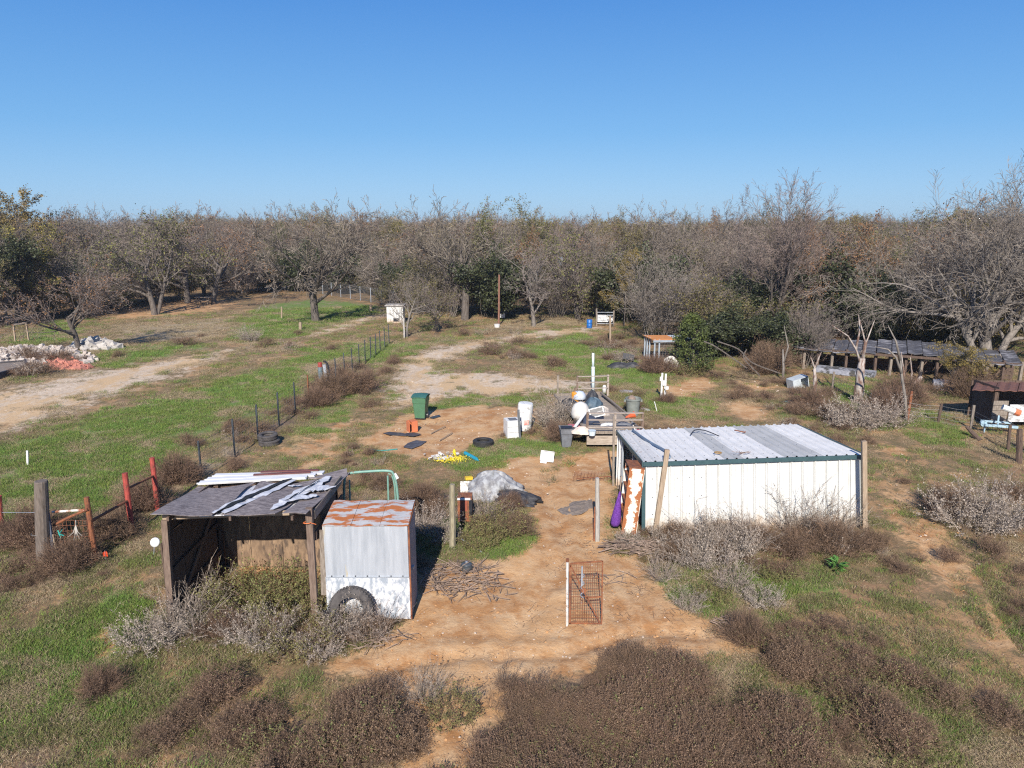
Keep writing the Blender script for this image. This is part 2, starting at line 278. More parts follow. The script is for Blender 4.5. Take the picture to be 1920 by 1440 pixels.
# (softness in metres, strength, polygon in photo pixels)
REG = {
'dirt': [
 (1.6,.62,[(440,850),(560,790),(680,760),(760,780),(700,840),(660,880),(460,885)]),
 (1.6,.55,[(650,880),(860,870),(900,920),(780,905),(660,905)]),
 (1.8,.55,[(1640,780),(1800,850),(1920,900),(1960,1000),(1800,960),(1680,880)]),
 (1.2,.6,[(1120,1180),(1400,1160),(1560,1230),(1480,1260),(1380,1240),(1250,1230)]),
 (1.2,.6,[(420,1290),(520,1245),(640,1250),(740,1300),(740,1460),(540,1460),(470,1350)]),
 (.5,1,[(740,1300),(800,1270),(925,1300),(935,1500),(730,1500)]),
 (.5,1,[(610,1250),(760,1175),(790,1080),(870,1060),(960,1040),(1010,1000),(990,930),(1040,880),(1060,850),(1160,845),(1150,1010),(1205,1060),(1250,1120),(1330,1160),(1400,1215),(1330,1260),(1180,1240),(1060,1265),(980,1300),(930,1440),(740,1440),(740,1330),(690,1280)]),
 (.8,.95,[(672,832),(700,793),(790,768),(880,760),(985,762),(1060,775),(1010,800),(960,812),(920,820),(860,850),(830,862),(730,862)]),
 (.7,.8,[(880,880),(960,850),(1050,850),(1050,930),(960,920),(900,900)]),
 (.6,.7,[(530,852),(590,838),(640,855),(625,880),(545,888)]),
 (.5,.5,[(600,850),(640,820),(700,785),(760,768),(770,780),(700,805),(650,850)]),
 (.7,.9,[(1235,715),(1330,708),(1350,722),(1300,745),(1240,738)]),
 (.7,.85,[(1345,752),(1400,748),(1450,775),(1440,792),(1370,780)]),
 (.6,.6,[(1350,708),(1470,712),(1500,730),(1440,745),(1380,725)]),
 (.9,.74,[(1630,820),(1720,845),(1690,880),(1760,950),(1840,1020),(1870,1100),(1920,1180),(1980,1300),(1920,1270),(1860,1230),(1780,1130),(1700,1070),(1650,1010),(1640,900)]),
 (.5,.95,[(115,1205),(195,1172),(250,1190),(195,1235),(130,1222)]),
 (.7,.62,[(1540,1175),(1600,1150),(1690,1200),(1660,1250),(1590,1230)]),
 (.9,.6,[(1180,1040),(1260,1100),(1460,1140),(1430,1210),(1280,1200),(1160,1100)]),
 (.6,.6,[(560,1400),(640,1270),(740,1290),(760,1440),(600,1440)]),
 (.8,.5,[(790,1100),(900,1050),(1010,1020),(1060,1100),(1060,1180),(800,1190)]),
 (.4,.95,[(430,1085),(470,1060),(600,1060),(600,1110),(440,1120)]),
 (1.4,.6,[(200,560),(420,560),(470,570),(400,588),(250,600),(170,605)]),
 (1.0,.45,[(1640,1010),(1900,1040),(1960,1180),(1760,1090)]),
 (1.0,.4,[(250,905),(330,880),(420,890),(380,960),(280,980)]),
 (1.2,.5,[(1290,850),(1560,830),(1640,870),(1600,900)]),
],
'gravel': [
 (2.3,.86,[(-200,745),(0,733),(150,697),(300,675),(440,652),(462,658),(380,690),(250,732),(120,780),(0,812),(-150,860)]),
 (1.0,.7,[(555,632),(620,608),(690,588),(735,585),(740,592),(700,603),(640,622),(590,632)]),
 (1.8,.95,[(735,762),(728,712),(765,668),(860,642),(1000,621),(1125,612),(1135,620),(1010,634),(900,652),(830,676),(830,698),(940,700),(1050,712),(1105,716),(1110,735),(1000,735),(880,742),(800,752)]),
 (1.0,.6,[(985,650),(1040,642),(1042,650),(1000,656)]),
],
'green': [
 (1.0,1,[(-60,1230),(150,1200),(260,1250),(300,1310),(200,1350),(60,1370),(-60,1400)]),
 (2.2,.9,[(-100,850),(0,832),(130,795),(300,745),(480,690),(660,640),(700,640),(690,665),(600,720),(480,790),(370,860),(300,930),(120,960),(-200,1000)]),
 (.8,.95,[(-50,1200),(120,1160),(230,1100),(300,1190),(250,1250),(330,1300),(250,1340),(130,1365),(0,1400),(-60,1440)]),
 (.7,.6,[(180,1090),(300,1040),(300,1120),(200,1150)]),
 (1.5,.9,[(20,625),(110,605),(160,620),(120,640),(30,650)]),
 (2,.9,[(490,572),(600,560),(700,572),(720,585),(640,605),(560,632),(440,640),(420,625)]),
 (1.5,.8,[(180,655),(330,640),(420,650),(300,675),(200,690)]),
 (1.5,.95,[(990,645),(1090,628),(1140,655),(1200,680),(1240,700),(1230,735),(1130,715),(1040,690),(960,655)]),
 (1.0,.9,[(800,752),(880,743),(1030,738),(1020,757),(880,762),(770,775),(730,770)]),
 (.8,.85,[(880,835),(960,820),(1060,822),(1090,850),(1060,865),(960,880),(850,885),(850,860)]),
 (.6,1,[(1225,1055),(1330,1075),(1420,1068),(1500,1080),(1560,1072),(1545,1120),(1440,1110),(1300,1150),(1240,1140)]),
 (1.0,.45,[(1560,1130),(1650,1150),(1800,1230),(1960,1380),(1960,1440),(1600,1440),(1500,1290)]),
 (1.5,.7,[(640,640),(700,690),(720,740),(650,810),(500,900),(430,890),(560,780),(640,700)]),
 (1.5,.9,[(600,650),(780,640),(800,652),(700,690)]),
 (1.2,.6,[(1560,790),(1800,770),(1850,820),(1760,850),(1640,800)]),
 (1.5,.7,[(760,640),(860,625),(900,632),(800,655)]),
 (1.2,.7,[(1180,720),(1240,735),(1330,750),(1380,790),(1250,790),(1160,760)]),
 (1.2,.6,[(1400,770),(1500,740),(1560,770),(1480,800)]),
 (1.2,.6,[(1740,990),(1900,1010),(1960,1080),(1800,1050)]),
 (1.0,.5,[(300,1290),(420,1230),(640,1240),(500,1270),(400,1330)]),
 (1.0,.9,[(880,990),(960,960),(1010,1010),(940,1060),(880,1050)]),
 (2,.8,[(1480,720),(1700,715),(1760,800),(1560,760)]),
 (1.0,.8,[(1120,825),(1180,815),(1180,850),(1060,855)]),
],
'brush': [
 (.5,1,[(925,1500),(940,1350),(1010,1300),(1080,1265),(1130,1258),(1170,1245),(1300,1262),(1400,1310),(1490,1360),(1540,1440),(1560,1500)]),
 (.8,.56,[(240,1500),(330,1350),(430,1280),(640,1262),(735,1310),(750,1400),(740,1500)]),
 (.8,.6,[(-60,1500),(-60,1400),(170,1355),(300,1290),(330,1360),(280,1500)]),
 (.8,.68,[(1380,1195),(1500,1150),(1640,1200),(1800,1300),(1900,1420),(1900,1500),(1640,1450),(1540,1320),(1430,1260)]),
 (.8,.85,[(-60,1000),(60,975),(200,1000),(290,1050),(180,1090),(-60,1140)]),
 (.5,.12,[(755,1290),(860,1300),(880,1500),(780,1500)]),
 (1.0,.75,[(380,890),(440,850),(500,800),(540,770),(560,780),(480,850),(400,905)]),
 (1.0,.8,[(640,715),(700,670),(730,650),(740,660),(700,700),(660,730)]),
 (.8,1,[(470,815),(560,750),(620,705),(650,705),(640,730),(560,790),(500,830)]),
 (1.2,.9,[(870,640),(960,626),(985,645),(930,668),(870,668)]),
 (1.0,.8,[(1080,640),(1160,632),(1250,670),(1230,700),(1130,690)]),
 (1.0,.8,[(760,920),(850,900),(1000,920),(1010,1000),(930,1050),(800,1040)]),
 (1.0,.6,[(1560,790),(1680,760),(1710,790),(1600,825)]),
 (1.0,.6,[(1700,900),(1920,940),(1980,1020),(1760,1000)]),
 (1.0,.5,[(1600,1060),(1920,1060),(1980,1200),(1760,1140)]),
 (1.0,.7,[(330,880),(480,860),(560,800),(530,790),(400,870),(300,900)]),
 (1.0,.7,[(640,900),(780,905),(790,960),(650,950)]),
 (.8,.5,[(1180,950),(1660,1000),(1600,1060),(1200,1060)]),
 (1.2,.6,[(1400,720),(1560,720),(1680,780),(1560,790)]),
 (.8,.6,[(960,1000),(1010,960),(1010,1010),(960,1040)]),
 (1.0,.55,[(700,690),(780,700),(760,760),(700,745),(650,740)]),
],
'straw': [
 (2,.7,[(420,640),(560,625),(500,650),(420,660)]), (3,.75,[(180,610),(500,590),(420,640),(200,650)]),
 (1.5,.7,[(0,890),(160,870),(200,900),(60,920)]), (1.5,.75,[(520,690),(700,650),(680,690),(560,720)]),
 (1.2,.8,[(240,920),(420,830),(480,800),(430,880),(300,950)]), (1.2,.7,[(100,910),(220,900),(200,940),(90,940)]),
 (1,.6,[(440,880),(640,870),(660,900),(440,905)]), (2,.6,[(1000,590),(1150,600),(1140,612),(900,625),(880,610)]),
 (1.2,.7,[(1560,770),(1660,750),(1700,790),(1580,830)]),
],
}
REGW = {k: [(s, a, poly_w(p)) for s, a, p in v] for k, v in REG.items()}
def cover(cls, X, Y):
    out = np.zeros(X.shape)
    for s, a, P in REGW[cls]:
        x0, y0 = P.min(0)-s*2; x1, y1 = P.max(0)+s*2
        m = (X > x0) & (X < x1) & (Y > y0) & (Y < y1)
        if m.any():
            v = np.clip(0.5+sdf(P, X[m], Y[m])/(3.4*s), 0, 1)*a
            out[m] = np.maximum(out[m], v)
    return out
def hgt(X, Y):
    X = np.asarray(X, float); Y = np.asarray(Y, float)
    fade = np.clip(1-(np.hypot(X, Y)-60)/60, 0, 1)
    return fade*((fbm(X, Y, .22, 3)-.5)*.22 + (fbm(X, Y, 1.3, 9)-.5)*.07)
def hz(x, y): return float(hgt(np.array([x]), np.array([y]))[0])
def GZ(px, py):
    p = G(px, py); p = G(px, py, hz(p.x, p.y)); return p

def axis(parts):
    out = []
    for a, b, st in parts: out += list(np.arange(a, b, st))
    return np.array(out+[parts[-1][1]])
xs = axis([(-3000,-400,400),(-400,-80,20),(-80,-26,2),(-26,-12,.4),(-12,16,.2),(16,32,.4),(32,80,2),(80,400,20),(400,3000,400)])
ys = axis([(-3000,-400,400),(-400,-20,20),(-20,6,1),(6,30,.2),(30,60,.4),(60,100,1.2),(100,400,15),(400,3000,400)])
GX, GY = np.meshgrid(xs, ys); nx, ny = len(xs), len(ys)
GZv = hgt(GX, GY)
att = {c: cover(c, GX, GY) for c in REG}
rill = np.exp(-((sdf(poly_w([(760,1190),(900,1178),(1060,1180),(1200,1160),(1205,1166),(1060,1188),(900,1186)]), GX, GY))/.1)**2)
for line in ([(700,1250),(860,1225),(1040,1225),(1200,1180),(1330,1190)],[(1000,1000),(1040,1060),(1010,1130),(960,1180),(900,1290)],[(1075,860),(1080,930),(1100,1010),(1120,1080),(1170,1160)],[(1020,880),(1030,940),(1060,1020),(1050,1100)],[(660,850),(760,800),(900,775),(1040,770)],[(760,745),(790,700),(870,665),(1000,630)],[(1700,850),(1760,950),(1850,1080),(1930,1230)],[(1660,870),(1700,960),(1790,1090),(1880,1240)],[(840,1330),(880,1380),(890,1440)]):
    Pw = poly_w(line); d_ = np.full(GX.shape, 9.)
    for i in range(len(Pw)-1): d_ = np.minimum(d_, np.abs(sdf(np.array([Pw[i], Pw[i+1], Pw[i+1]+.001]), GX, GY)))
    d_ = d_+.15*(fbm(GX, GY, .8, 5)-.5)
    GZv = GZv-.075*np.exp(-(d_/.16)**2)+.035*np.exp(-((d_-.34)/.12)**2)
GZv = GZv+att['dirt']*.05*(fbm(GX, GY, 1.6, 88, 4)-.5) - rill*.03 - att['dirt']*.03
me = bpy.data.meshes.new('ground')
V = np.stack([GX.ravel(), GY.ravel(), GZv.ravel()], 1)
I = np.arange((nx-1)*(ny-1)); r_, c_ = I//(nx-1), I % (nx-1); a_ = r_*nx+c_
F = np.stack([a_, a_+1, a_+nx+1, a_+nx], 1)
me.vertices.add(len(V)); me.vertices.foreach_set('co', V.ravel()); me.loops.add(F.size); me.loops.foreach_set('vertex_index', F.ravel().astype(np.int32))
me.polygons.add(len(F)); me.polygons.foreach_set('loop_start', np.arange(0, F.size, 4, dtype=np.int32)); me.update(calc_edges=True)
me.polygons.foreach_set('use_smooth', [True]*len(F))
for c in att:
    A = me.attributes.new(c, 'FLOAT', 'POINT'); A.data.foreach_set('value', att[c].ravel().astype(np.float32))
gm = bpy.data.materials.new('ground_soil_and_turf'); gm.use_nodes = True; nt = gm.node_tree; N = nt.nodes; L = nt.links
b = N['Principled BSDF']; b.inputs['Roughness'].default_value = .95
tc = N.new('ShaderNodeTexCoord')
def noise(sc, det=6, ro=.6, vec=None, stretch=None):
    n = N.new('ShaderNodeTexNoise'); n.inputs['Scale'].default_value = sc; n.inputs['Detail'].default_value = det; n.inputs['Roughness'].default_value = ro
    if stretch:
        mp = N.new('ShaderNodeMapping'); mp.inputs['Scale'].default_value = stretch; L.new(tc.outputs['Object'], mp.inputs[0]); L.new(mp.outputs[0], n.inputs['Vector'])
    else: L.new(tc.outputs['Object'], n.inputs['Vector'])
    return n.outputs[0]
def ramp(src, a, b_, ca=(0,0,0), cb=(1,1,1)):
    r = N.new('ShaderNodeValToRGB'); L.new(src, r.inputs[0]); e = r.color_ramp.elements
    e[0].position = a; e[1].position = b_; e[0].color = (*ca, 1); e[1].color = (*cb, 1); return r.outputs[0]
def mix(f, A, B):
    m = N.new('ShaderNodeMix'); m.data_type = 'RGBA'
    L.new(f, m.inputs['Factor'])
    for s, v in (('A', A), ('B', B)):
        if isinstance(v, tuple): m.inputs[s].default_value = (*v, 1)
        else: L.new(v, m.inputs[s])
    return m.outputs['Result']
def math_(op, a, b2):
    m = N.new('ShaderNodeMath'); m.operation = op
    for i, v in enumerate((a, b2)):
        if isinstance(v, (int, float)): m.inputs[i].default_value = v
        else: L.new(v, m.inputs[i])
    return m.outputs[0]
def attr(n):
    a = N.new('ShaderNodeAttribute'); a.attribute_name = n; return a.outputs['Fac']
edge = math_('ADD', math_('MULTIPLY', noise(.8, 10, .76), 1.25), math_('MULTIPLY', noise(7, 6, .75), .55))     # ~0.62 mean
def mask(name, bias=0.0, w=.07):
    v = math_('ADD', attr(name), math_('SUBTRACT', edge, .90))
    return ramp(v, .5-w+bias, .5+w+bias)
fine = noise(23.7, 8, .8); mid = noise(4.5, 6, .65); big = noise(.35, 5, .6)
soil = mix(ramp(noise(.55, 8, .7), .46, .56), (.40,.195,.072), (.52,.30,.135))
soil = mix(ramp(noise(1.7, 7, .7), .42, .66), soil, (.58,.39,.215))
soil = mix(math_('MULTIPLY', ramp(fine, .50, .72), .5), soil, (.25,.15,.085))
soil = mix(math_('MULTIPLY', ramp(noise(70, 3, .6), .66, .70), .7), soil, (.62,.54,.44))
grav = mix(ramp(mid, .35, .65), (.50,.37,.25), (.72,.60,.46))
grav = mix(ramp(noise(.5, 9, .72, stretch=(1,.5,1)), .47, .56), grav, (.60,.41,.22))
grav = mix(ramp(noise(.8, 10, .78), .57, .62), grav, (.20,.16,.08))
grav = mix(math_('MULTIPLY', ramp(noise(30, 4, .7), .45, .6), .45), grav, (.25,.2,.15))
turf = mix(ramp(noise(2.2, 8, .72), .38, .62), (.14,.11,.045), (.27,.175,.09))
turf = mix(ramp(noise(.8, 9, .76), .50, .58), turf, (.30,.175,.09))
turf = mix(ramp(noise(.33, 10, .78), .51, .56), turf, (.40,.235,.11))
turf = mix(math_('MULTIPLY', ramp(fine, .45, .65), .5), turf, (.05,.05,.022))
grn = mix(ramp(mid, .35, .65), (.11,.175,.028), (.17,.25,.05))
grn = mix(ramp(noise(.45, 9, .75), .51, .58), grn, (.27,.215,.12))
grn = mix(math_('MULTIPLY', ramp(fine, .45, .65), .5), grn, (.035,.06,.012))
strw = mix(ramp(mid, .35, .65), (.24,.18,.10), (.38,.30,.19))
brsh = mix(ramp(mid, .35, .65), (.10,.07,.045), (.20,.135,.085))
c = mix(mask('green'), turf, grn)
c = mix(mask('straw'), c, strw)
c = mix(mask('brush'), c, brsh)
c = mix(mask('dirt'), c, soil)
c = mix(mask('gravel'), c, grav)
L.new(c, b.inputs['Base Color'])
bp = N.new('ShaderNodeBump'); bp.inputs['Strength'].default_value = .5; bp.inputs['Distance'].default_value = .035
hsum = math_('ADD', math_('MULTIPLY', fine, .5), math_('ADD', noise(9, 6, .7), math_('MULTIPLY', mid, .8)))
L.new(hsum, bp.inputs['Height']); L.new(bp.outputs[0], b.inputs['Normal'])
me.materials.append(gm)
ground = bpy.data.objects.new('ground', me); COL.objects.link(ground); ground['kind'] = 'structure'
# ---------------------------------------------------------------- vegetation meshes
BARK = mat('grey_brown_bark', (.165,.14,.12), (.075,.062,.052), 6, .95, bump=.5, stretch=(2,2,.5))
BARKP = mat('pale_bark', (.265,.235,.205), (.15,.13,.112), 6, .95, bump=.4, stretch=(2,2,.5))
TWIG = mat('bare_twigs', (.235,.19,.155), (.125,.10,.08), .6, .95, bump=0, island=.4, objrand=.42, hue=.05)
TWIGP = mat('pale_twigs', (.235,.20,.17), (.15,.125,.105), .6, .95, bump=0, island=.25, objrand=.15)
TWIGD = mat('dark_twigs', (.12,.10,.085), (.07,.06,.05), .6, .95, bump=0, island=.3)
LEAFO = mat('olive_leaves', (.155,.14,.04), (.08,.08,.022), 1.2, .7, bump=0, island=.45, objrand=.25)
LEAFY = mat('yellowing_leaves', (.25,.19,.04), (.13,.11,.03), .8, .7, bump=0, island=.35, objrand=.15)
LEAFR = mat('russet_leaves', (.26,.13,.05), (.15,.08,.035), .8, .7, bump=0, island=.35)
LEAFD = mat('dark_green_leaves', (.062,.072,.026), (.028,.036,.014), 1.2, .6, bump=0, island=.5)
LEAFJ = mat('juniper_foliage', (.095,.12,.024), (.03,.045,.012), 1.6, .7, bump=0, island=.5)
def rvec(rn, s=1.0):
    return Vector((rn.gauss(0,s), rn.gauss(0,s), rn.gauss(0,s)))
class Tree:
    def __init__(s, seed): s.rn = random.Random(seed); s.wood = MB(); s.tw = MB(); s.lf = MB(); s.tips = []
    def ribbon(s, mb, a, b, w0, w1, mi=0):
        d = b-a; side = d.cross(rvec(s.rn))
        if side.length < 1e-6: return
        side.normalize(); n = len(mb.v)
        mb.v += [tuple(a-side*w0), tuple(a+side*w0), tuple(b+side*w1), tuple(b-side*w1)]; mb.f.append((n,n+1,n+2,n+3)); mb.m.append(mi)
    def leaf(s, p, size, mi=0):
        rn = s.rn; a = rvec(rn).normalized()*size; b = a.cross(rvec(rn)).normalized()*size*.7; n = len(s.lf.v)
        s.lf.v += [tuple(p-a), tuple(p+b), tuple(p+a), tuple(p-b)]; s.lf.f.append((n,n+1,n+2,n+3)); s.lf.m.append(mi)
    def grow(s, p, d, L, r, lv, P):
        rn = s.rn; maxl = P['levels']; nseg = P['segs'][lv]; pts = [p.copy()]; rs = [r]; dirs = [d.copy()]
        wig = P['wig'][lv]; trop = P['trop'][lv]
        for i in range(nseg):
            d = (d + rvec(rn, wig) + Vector((0,0,trop))).normalized()
            p = p + d*(L/nseg); pts.append(p.copy()); rs.append(r*(1-(i+1)/nseg*(1-P['taper'][lv]))); dirs.append(d.copy())
        if lv <= P['solid']: s.wood.tube(pts, rs, [8,6,5,4,3][lv], cap=False)
        else:
            for i in range(nseg): s.ribbon(s.tw, pts[i], pts[i+1], max(rs[i], P['tmin']), max(rs[i+1], P['tmin']))
        if lv >= maxl-1 and P.get('leaf', 0) > 0:
            for i in range(1, nseg+1):
                if rn.random() < P['leaf']:
                    for k in range(P.get('leafn', 2)): s.leaf(pts[i]+rvec(rn, P['leafspread']), P['leafsize']*rn.uniform(.6,1.3), rn.choice(P.get('leafmi', [0])))
        if lv == maxl: return
        n = P['kids'][lv]; st = P['start'][lv]
        for k in range(n):
            t = st+(1-st)*(k+rn.random())/n; f = t*nseg; i = min(int(f), nseg-1); q = pts[i].lerp(pts[i+1], f-i); dd = dirs[min(i+1, nseg)]
            ax = rvec(rn); ax = (ax - dd*ax.dot(dd)).normalized()
            ang = R(P['ang'][lv]+rn.gauss(0, 9)); nd = (dd*math.cos(ang)+ax*math.sin(ang)).normalized()
            if nd.z < -.35 and lv < 2: nd.z *= .3; nd.normalize()
            rr = rs[i]*(1-(f-i))+rs[i+1]*(f-i)
            s.grow(q, nd, L*P['len'][lv]*(1-.45*t*P.get('apical', .6))*rn.uniform(.8,1.12), rr*P['rad'][lv], lv+1, P)
def tree_proto(seed, trunks, P, bark, twig, leafm=None, H0=1.0):
    T = Tree(seed); rn = T.rn
    for (p, d, L, r) in trunks: T.grow(Vector(p), Vector(d).normalized(), L, r, 0, P)
    return (T.wood.mesh('trunk', bark, smooth=True), T.tw.mesh('crown', twig), T.lf.mesh('leaves', leafm) if T.lf.f else None)
SPREAD = dict(levels=4, solid=2, segs=[4,6,5,3,2], wig=[.07,.15,.15,.12,.12], trop=[.03,.06,.04,.0,-.02], taper=[.75,.25,.25,.3,.4], kids=[8,8,7,7,0], start=[.4,.2,.15,.1], ang=[55,42,42,40], len=[1.5,.55,.48,.42], rad=[.55,.5,.5,.6], tmin=.012, apical=.35)
def var(base, **k): d = dict(base); d.update(k); return d
OAK = var(SPREAD)
UPR = var(SPREAD, ang=[32,34,36,38], len=[.62,.5,.46,.42], kids=[13,7,7,5,0], start=[.22,.15,.15,.1], segs=[7,5,4,3,2], trop=[.05,.08,.06,.04,.02], taper=[.2,.2,.3,.3,.4])
protos = {}
protos['oak'] = tree_proto(11, [((0,0,0),(.05,0,1),2.9,.26)], var(OAK, len=[1.95,.52,.48,.42]), BARK, TWIG)
protos['oak2'] = tree_proto(12, [((0,0,0),(-.1,.05,1),3.4,.24),], var(OAK, len=[1.7,.52,.48,.42], leaf=.10, leafn=2, leafspread=.12, leafsize=.07), BARK, TWIG, LEAFR)
protos['mix'] = tree_proto(13, [((0,0,0),(.0,0,1),3.2,.22),((.2,0,0),(.35,0,1),3.0,.15)], var(OAK, kids=[6,6,6,5,0], leaf=.28, leafn=2, leafspread=.14, leafsize=.075, len=[1.7,.52,.48,.42]), BARK, TWIG, LEAFO)
protos['up'] = tree_proto(14, [((0,0,0),(.03,0,1),9.3,.17)], UPR, BARKP, TWIG)
protos['up2'] = tree_proto(15, [((0,0,0),(.12,0,1),8.8,.14),((.2,.1,0),(-.12,.1,1),8.0,.11)], var(UPR, kids=[10,6,6,5,0], leaf=.12, leafn=2, leafspread=.12, leafsize=.08), BARK, TWIG, LEAFY)
protos['upleaf'] = tree_proto(16, [((0,0,0),(-.05,0,1),9.0,.16)], var(UPR, kids=[12,6,6,4,0], leaf=.5, leafn=2, leafspread=.16, leafsize=.09), BARK, TWIG, LEAFO)
protos['yellow'] = tree_proto(17, [((0,0,0),(0,0,1),8.0,.16)], var(UPR, kids=[12,6,6,4,0], ang=[42,40,40,40], leaf=.8, leafn=3, leafspread=.16, leafsize=.09), BARK, TWIG, LEAFY)
protos['green'] = tree_proto(18, [((0,0,0),(0,0,1),7.5,.16)], var(UPR, kids=[13,6,6,4,0], ang=[45,40,40,40], leaf=.8, leafn=4, leafspread=.18, leafsize=.10), BARK, TWIGD, LEAFD)
protos['russet'] = tree_proto(19, [((0,0,0),(0,0,1),8.0,.15)], var(UPR, kids=[12,6,6,4,0], ang=[40,38,40,40], leaf=.45, leafn=2, leafspread=.16, leafsize=.08), BARK, TWIG, LEAFR)
SHR = var(SPREAD, levels=3, solid=0, segs=[5,4,3,3], wig=[.14,.18,.2,.2], trop=[.05,.04,.03,0], taper=[.3,.3,.3,.4], kids=[9,6,5,0], start=[.15,.15,.1], ang=[32,36,38], len=[.55,.5,.45], rad=[.5,.55,.6], tmin=.008)
def clump(seed, n, r0, L, lean, P, bark, twig, leafm=None, rad=.03):
    rn = random.Random(seed); tr = []
    for i in range(n):
        a = rn.uniform(0, 6.283); q = r0*math.sqrt(rn.random()); l = lean*rn.uniform(.2,1)
        tr.append(((q*math.cos(a), q*math.sin(a), 0), (math.cos(a)*l, math.sin(a)*l, 1), L*rn.uniform(.6,1.1)*(1-.3*l), rad*rn.uniform(.6,1)))
    return tree_proto(seed+1, tr, P, bark, twig, leafm)
protos['thicket'] = clump(31, 9, 1.0, 4.2, .7, var(SHR, leaf=.35, leafn=2, leafspread=.15, leafsize=.07), BARK, TWIG, LEAFO)
protos['thicketd'] = clump(32, 9, 1.1, 3.8, .8, var(SHR, leaf=.8, leafn=4, leafspread=.18, leafsize=.08), BARK, TWIGD, LEAFD)
protos['thickety'] = clump(33, 8, .9, 4.0, .7, var(SHR, leaf=.7, leafn=3, leafspread=.16, leafsize=.075), BARK, TWIG, LEAFY)
protos['barethicket'] = clump(34, 14, .7, 5.5, .55, var(SHR, kids=[12,6,4,0]), BARKP, TWIGP)
protos['palebare'] = tree_proto(35, [((0,0,0),(.02,0,1),5.8,.22)], var(UPR, kids=[12,6,6,5,0], ang=[58,40,40,40], len=[.75,.5,.46,.42], start=[.2,.15,.15,.1], solid=2), BARKP, TWIGP)
protos['bigspread'] = tree_proto(36, [((0,0,0),(.05,0,1),3.2,.34),((.4,0,0),(.5,0,1),3.5,.22),((-.3,0,0),(-.55,.1,1),3.5,.22)], var(OAK, kids=[8,9,9,8,0], len=[2.1,.55,.48,.42], trop=[.03,.02,.0,-.03,-.05], tmin=.008), BARKP, TWIGP)
protos['fan'] = tree_proto(37, [((0,0,0),(.05,0,1),3.2,.26)], var(OAK, kids=[9,9,9,9,0], ang=[36,32,34,34], len=[2.3,.5,.46,.42], trop=[.05,.09,.06,.03,0], tmin=.009), BARK, TWIG)
# ---- tree lists
def place_tree(kind, x, y, s, rz, label, cat='tree', group=None, name='tree', sz=None):
    if not hasattr(place_tree, 'src'): place_tree.src = {}
    w, c_, lf = protos[kind]
    r = thing(name, label, cat, (x, y, hz(x, y)-.05), group); r.rotation_euler = (0,0,rz); r.scale = (s, s, sz or s)
    for nm, me_ in (('trunk', w), ('crown', c_), ('leaves', lf)):
        if me_ is None: continue
        o = bpy.data.objects.new(nm, me_); COL.objects.link(o); o.parent = r
        place_tree.src.setdefault(kind, []).append(o) if len(place_tree.src.get(kind, [])) < 3 else None
    return r
def mesh_h(kind):
    m = 0
    for me_ in protos[kind]:
        if me_ is not None:
            a = np.empty(len(me_.vertices)*3, np.float32); me_.vertices.foreach_get('co', a); m = max(m, float(np.percentile(a[2::3], 98.6)))
    return m
PH_ = {k: mesh_h(k) for k in protos}
def tree_at(kind, px, py, top, rz, label, **k):
    p = G(px, py); z = PY(px, top, p.y).z; s = z/PH_[kind]
    return place_tree(kind, p.x, p.y, s*k.pop('wide', 1.0), rz, label, sz=s, **k)
tree_at('oak', 592, 603, 388, .6, 'big bare spreading tree standing alone on the green grass beside the pale track', wide=1.05)
tree_at('oak2', 148, 656, 492, 2.1, 'small bare tree with a leaning trunk beside the rubble pile', wide=1.0)
tree_at('mix', 290, 590, 402, 1.0, 'short trunked tree with olive leaves at the edge of the left wood', wide=1.1)
tree_at('oak2', 400, 566, 400, 4.0, 'bare tree beside the picnic table at the edge of the left wood')
tree_at('oak', 352, 568, 405, 5.0, 'dark leaning tree between the olive tree and the picnic table')
tree_at('palebare', 1001, 612, 442, .5, 'pale bare tree with wide low limbs near the brown pole', wide=1.0)
tree_at('oak', 872, 600, 385, 3.4, 'large dark limbed tree behind the brush left of the brown pole', wide=1.05)
tree_at('barethicket', 1235, 640, 468, 1.4, 'tall pale bare shrub with many stems above the wire pen', wide=1.0, name='shrub', cat='shrub')
tree_at('palebare', 762, 632, 515, 2.4, 'slender pale bare sapling in front of the white cabinet shed', wide=.9, name='sapling')
tree_at('mix', 820, 622, 520, 2.2, 'low olive leaved bush right of the white cabinet shed', wide=1.1, name='bush', cat='bush')
tree_at('fan', 1450, 640, 346, 2.0, 'tallest bare tree rising above the middle of the right wood', wide=.95)
tree_at('bigspread', 1850, 690, 352, .3, 'huge pale bare tree with drooping limbs over the right end of the long shed', wide=.95)
tree_at('yellow', 95, 600, 425, .2, 'yellow leaved tree at the far left edge of the wood')
tree_at('green', 15, 612, 392, 1.2, 'dark green leafy tree filling the left edge of the wood')
tree_at('yellow', 20, 560, 356, 3.2, 'tall golden crowned tree rising above the wood at the far left')
tree_at('upleaf', 985, 575, 378, 3.2, 'tall olive crowned tree above the middle of the wood')
tree_at('upleaf', 905, 575, 380, 1.2, 'tall thin leaved tree left of the olive crowned tree')
tree_at('yellow', 1170, 612, 470, 4.2, 'bright yellow tree in the middle of the wood behind the blue barrel', wide=.8)
tree_at('mix', 1085, 600, 425, 2.2, 'dark olive tree in the wood just left of the pinkish tree')
tree_at('russet', 1565, 630, 405, 1.0, 'golden russet tree behind the long shed')
tree_at('russet', 1510, 640, 425, 3.0, 'russet tree just right of the tallest bare tree')
tree_at('up', 1120, 600, 432, 3.0, 'pale pinkish bare tree in the middle of the wood')
tree_at('thicketd', 1370, 672, 590, 3.0, 'large dark evergreen thicket beside the juniper', wide=1.75, name='thicket', cat='bush')
tree_at('thicketd', 1450, 680, 600, 1.0, 'dark thicket against the left end of the long shed', wide=1.45, name='thicket', cat='bush')
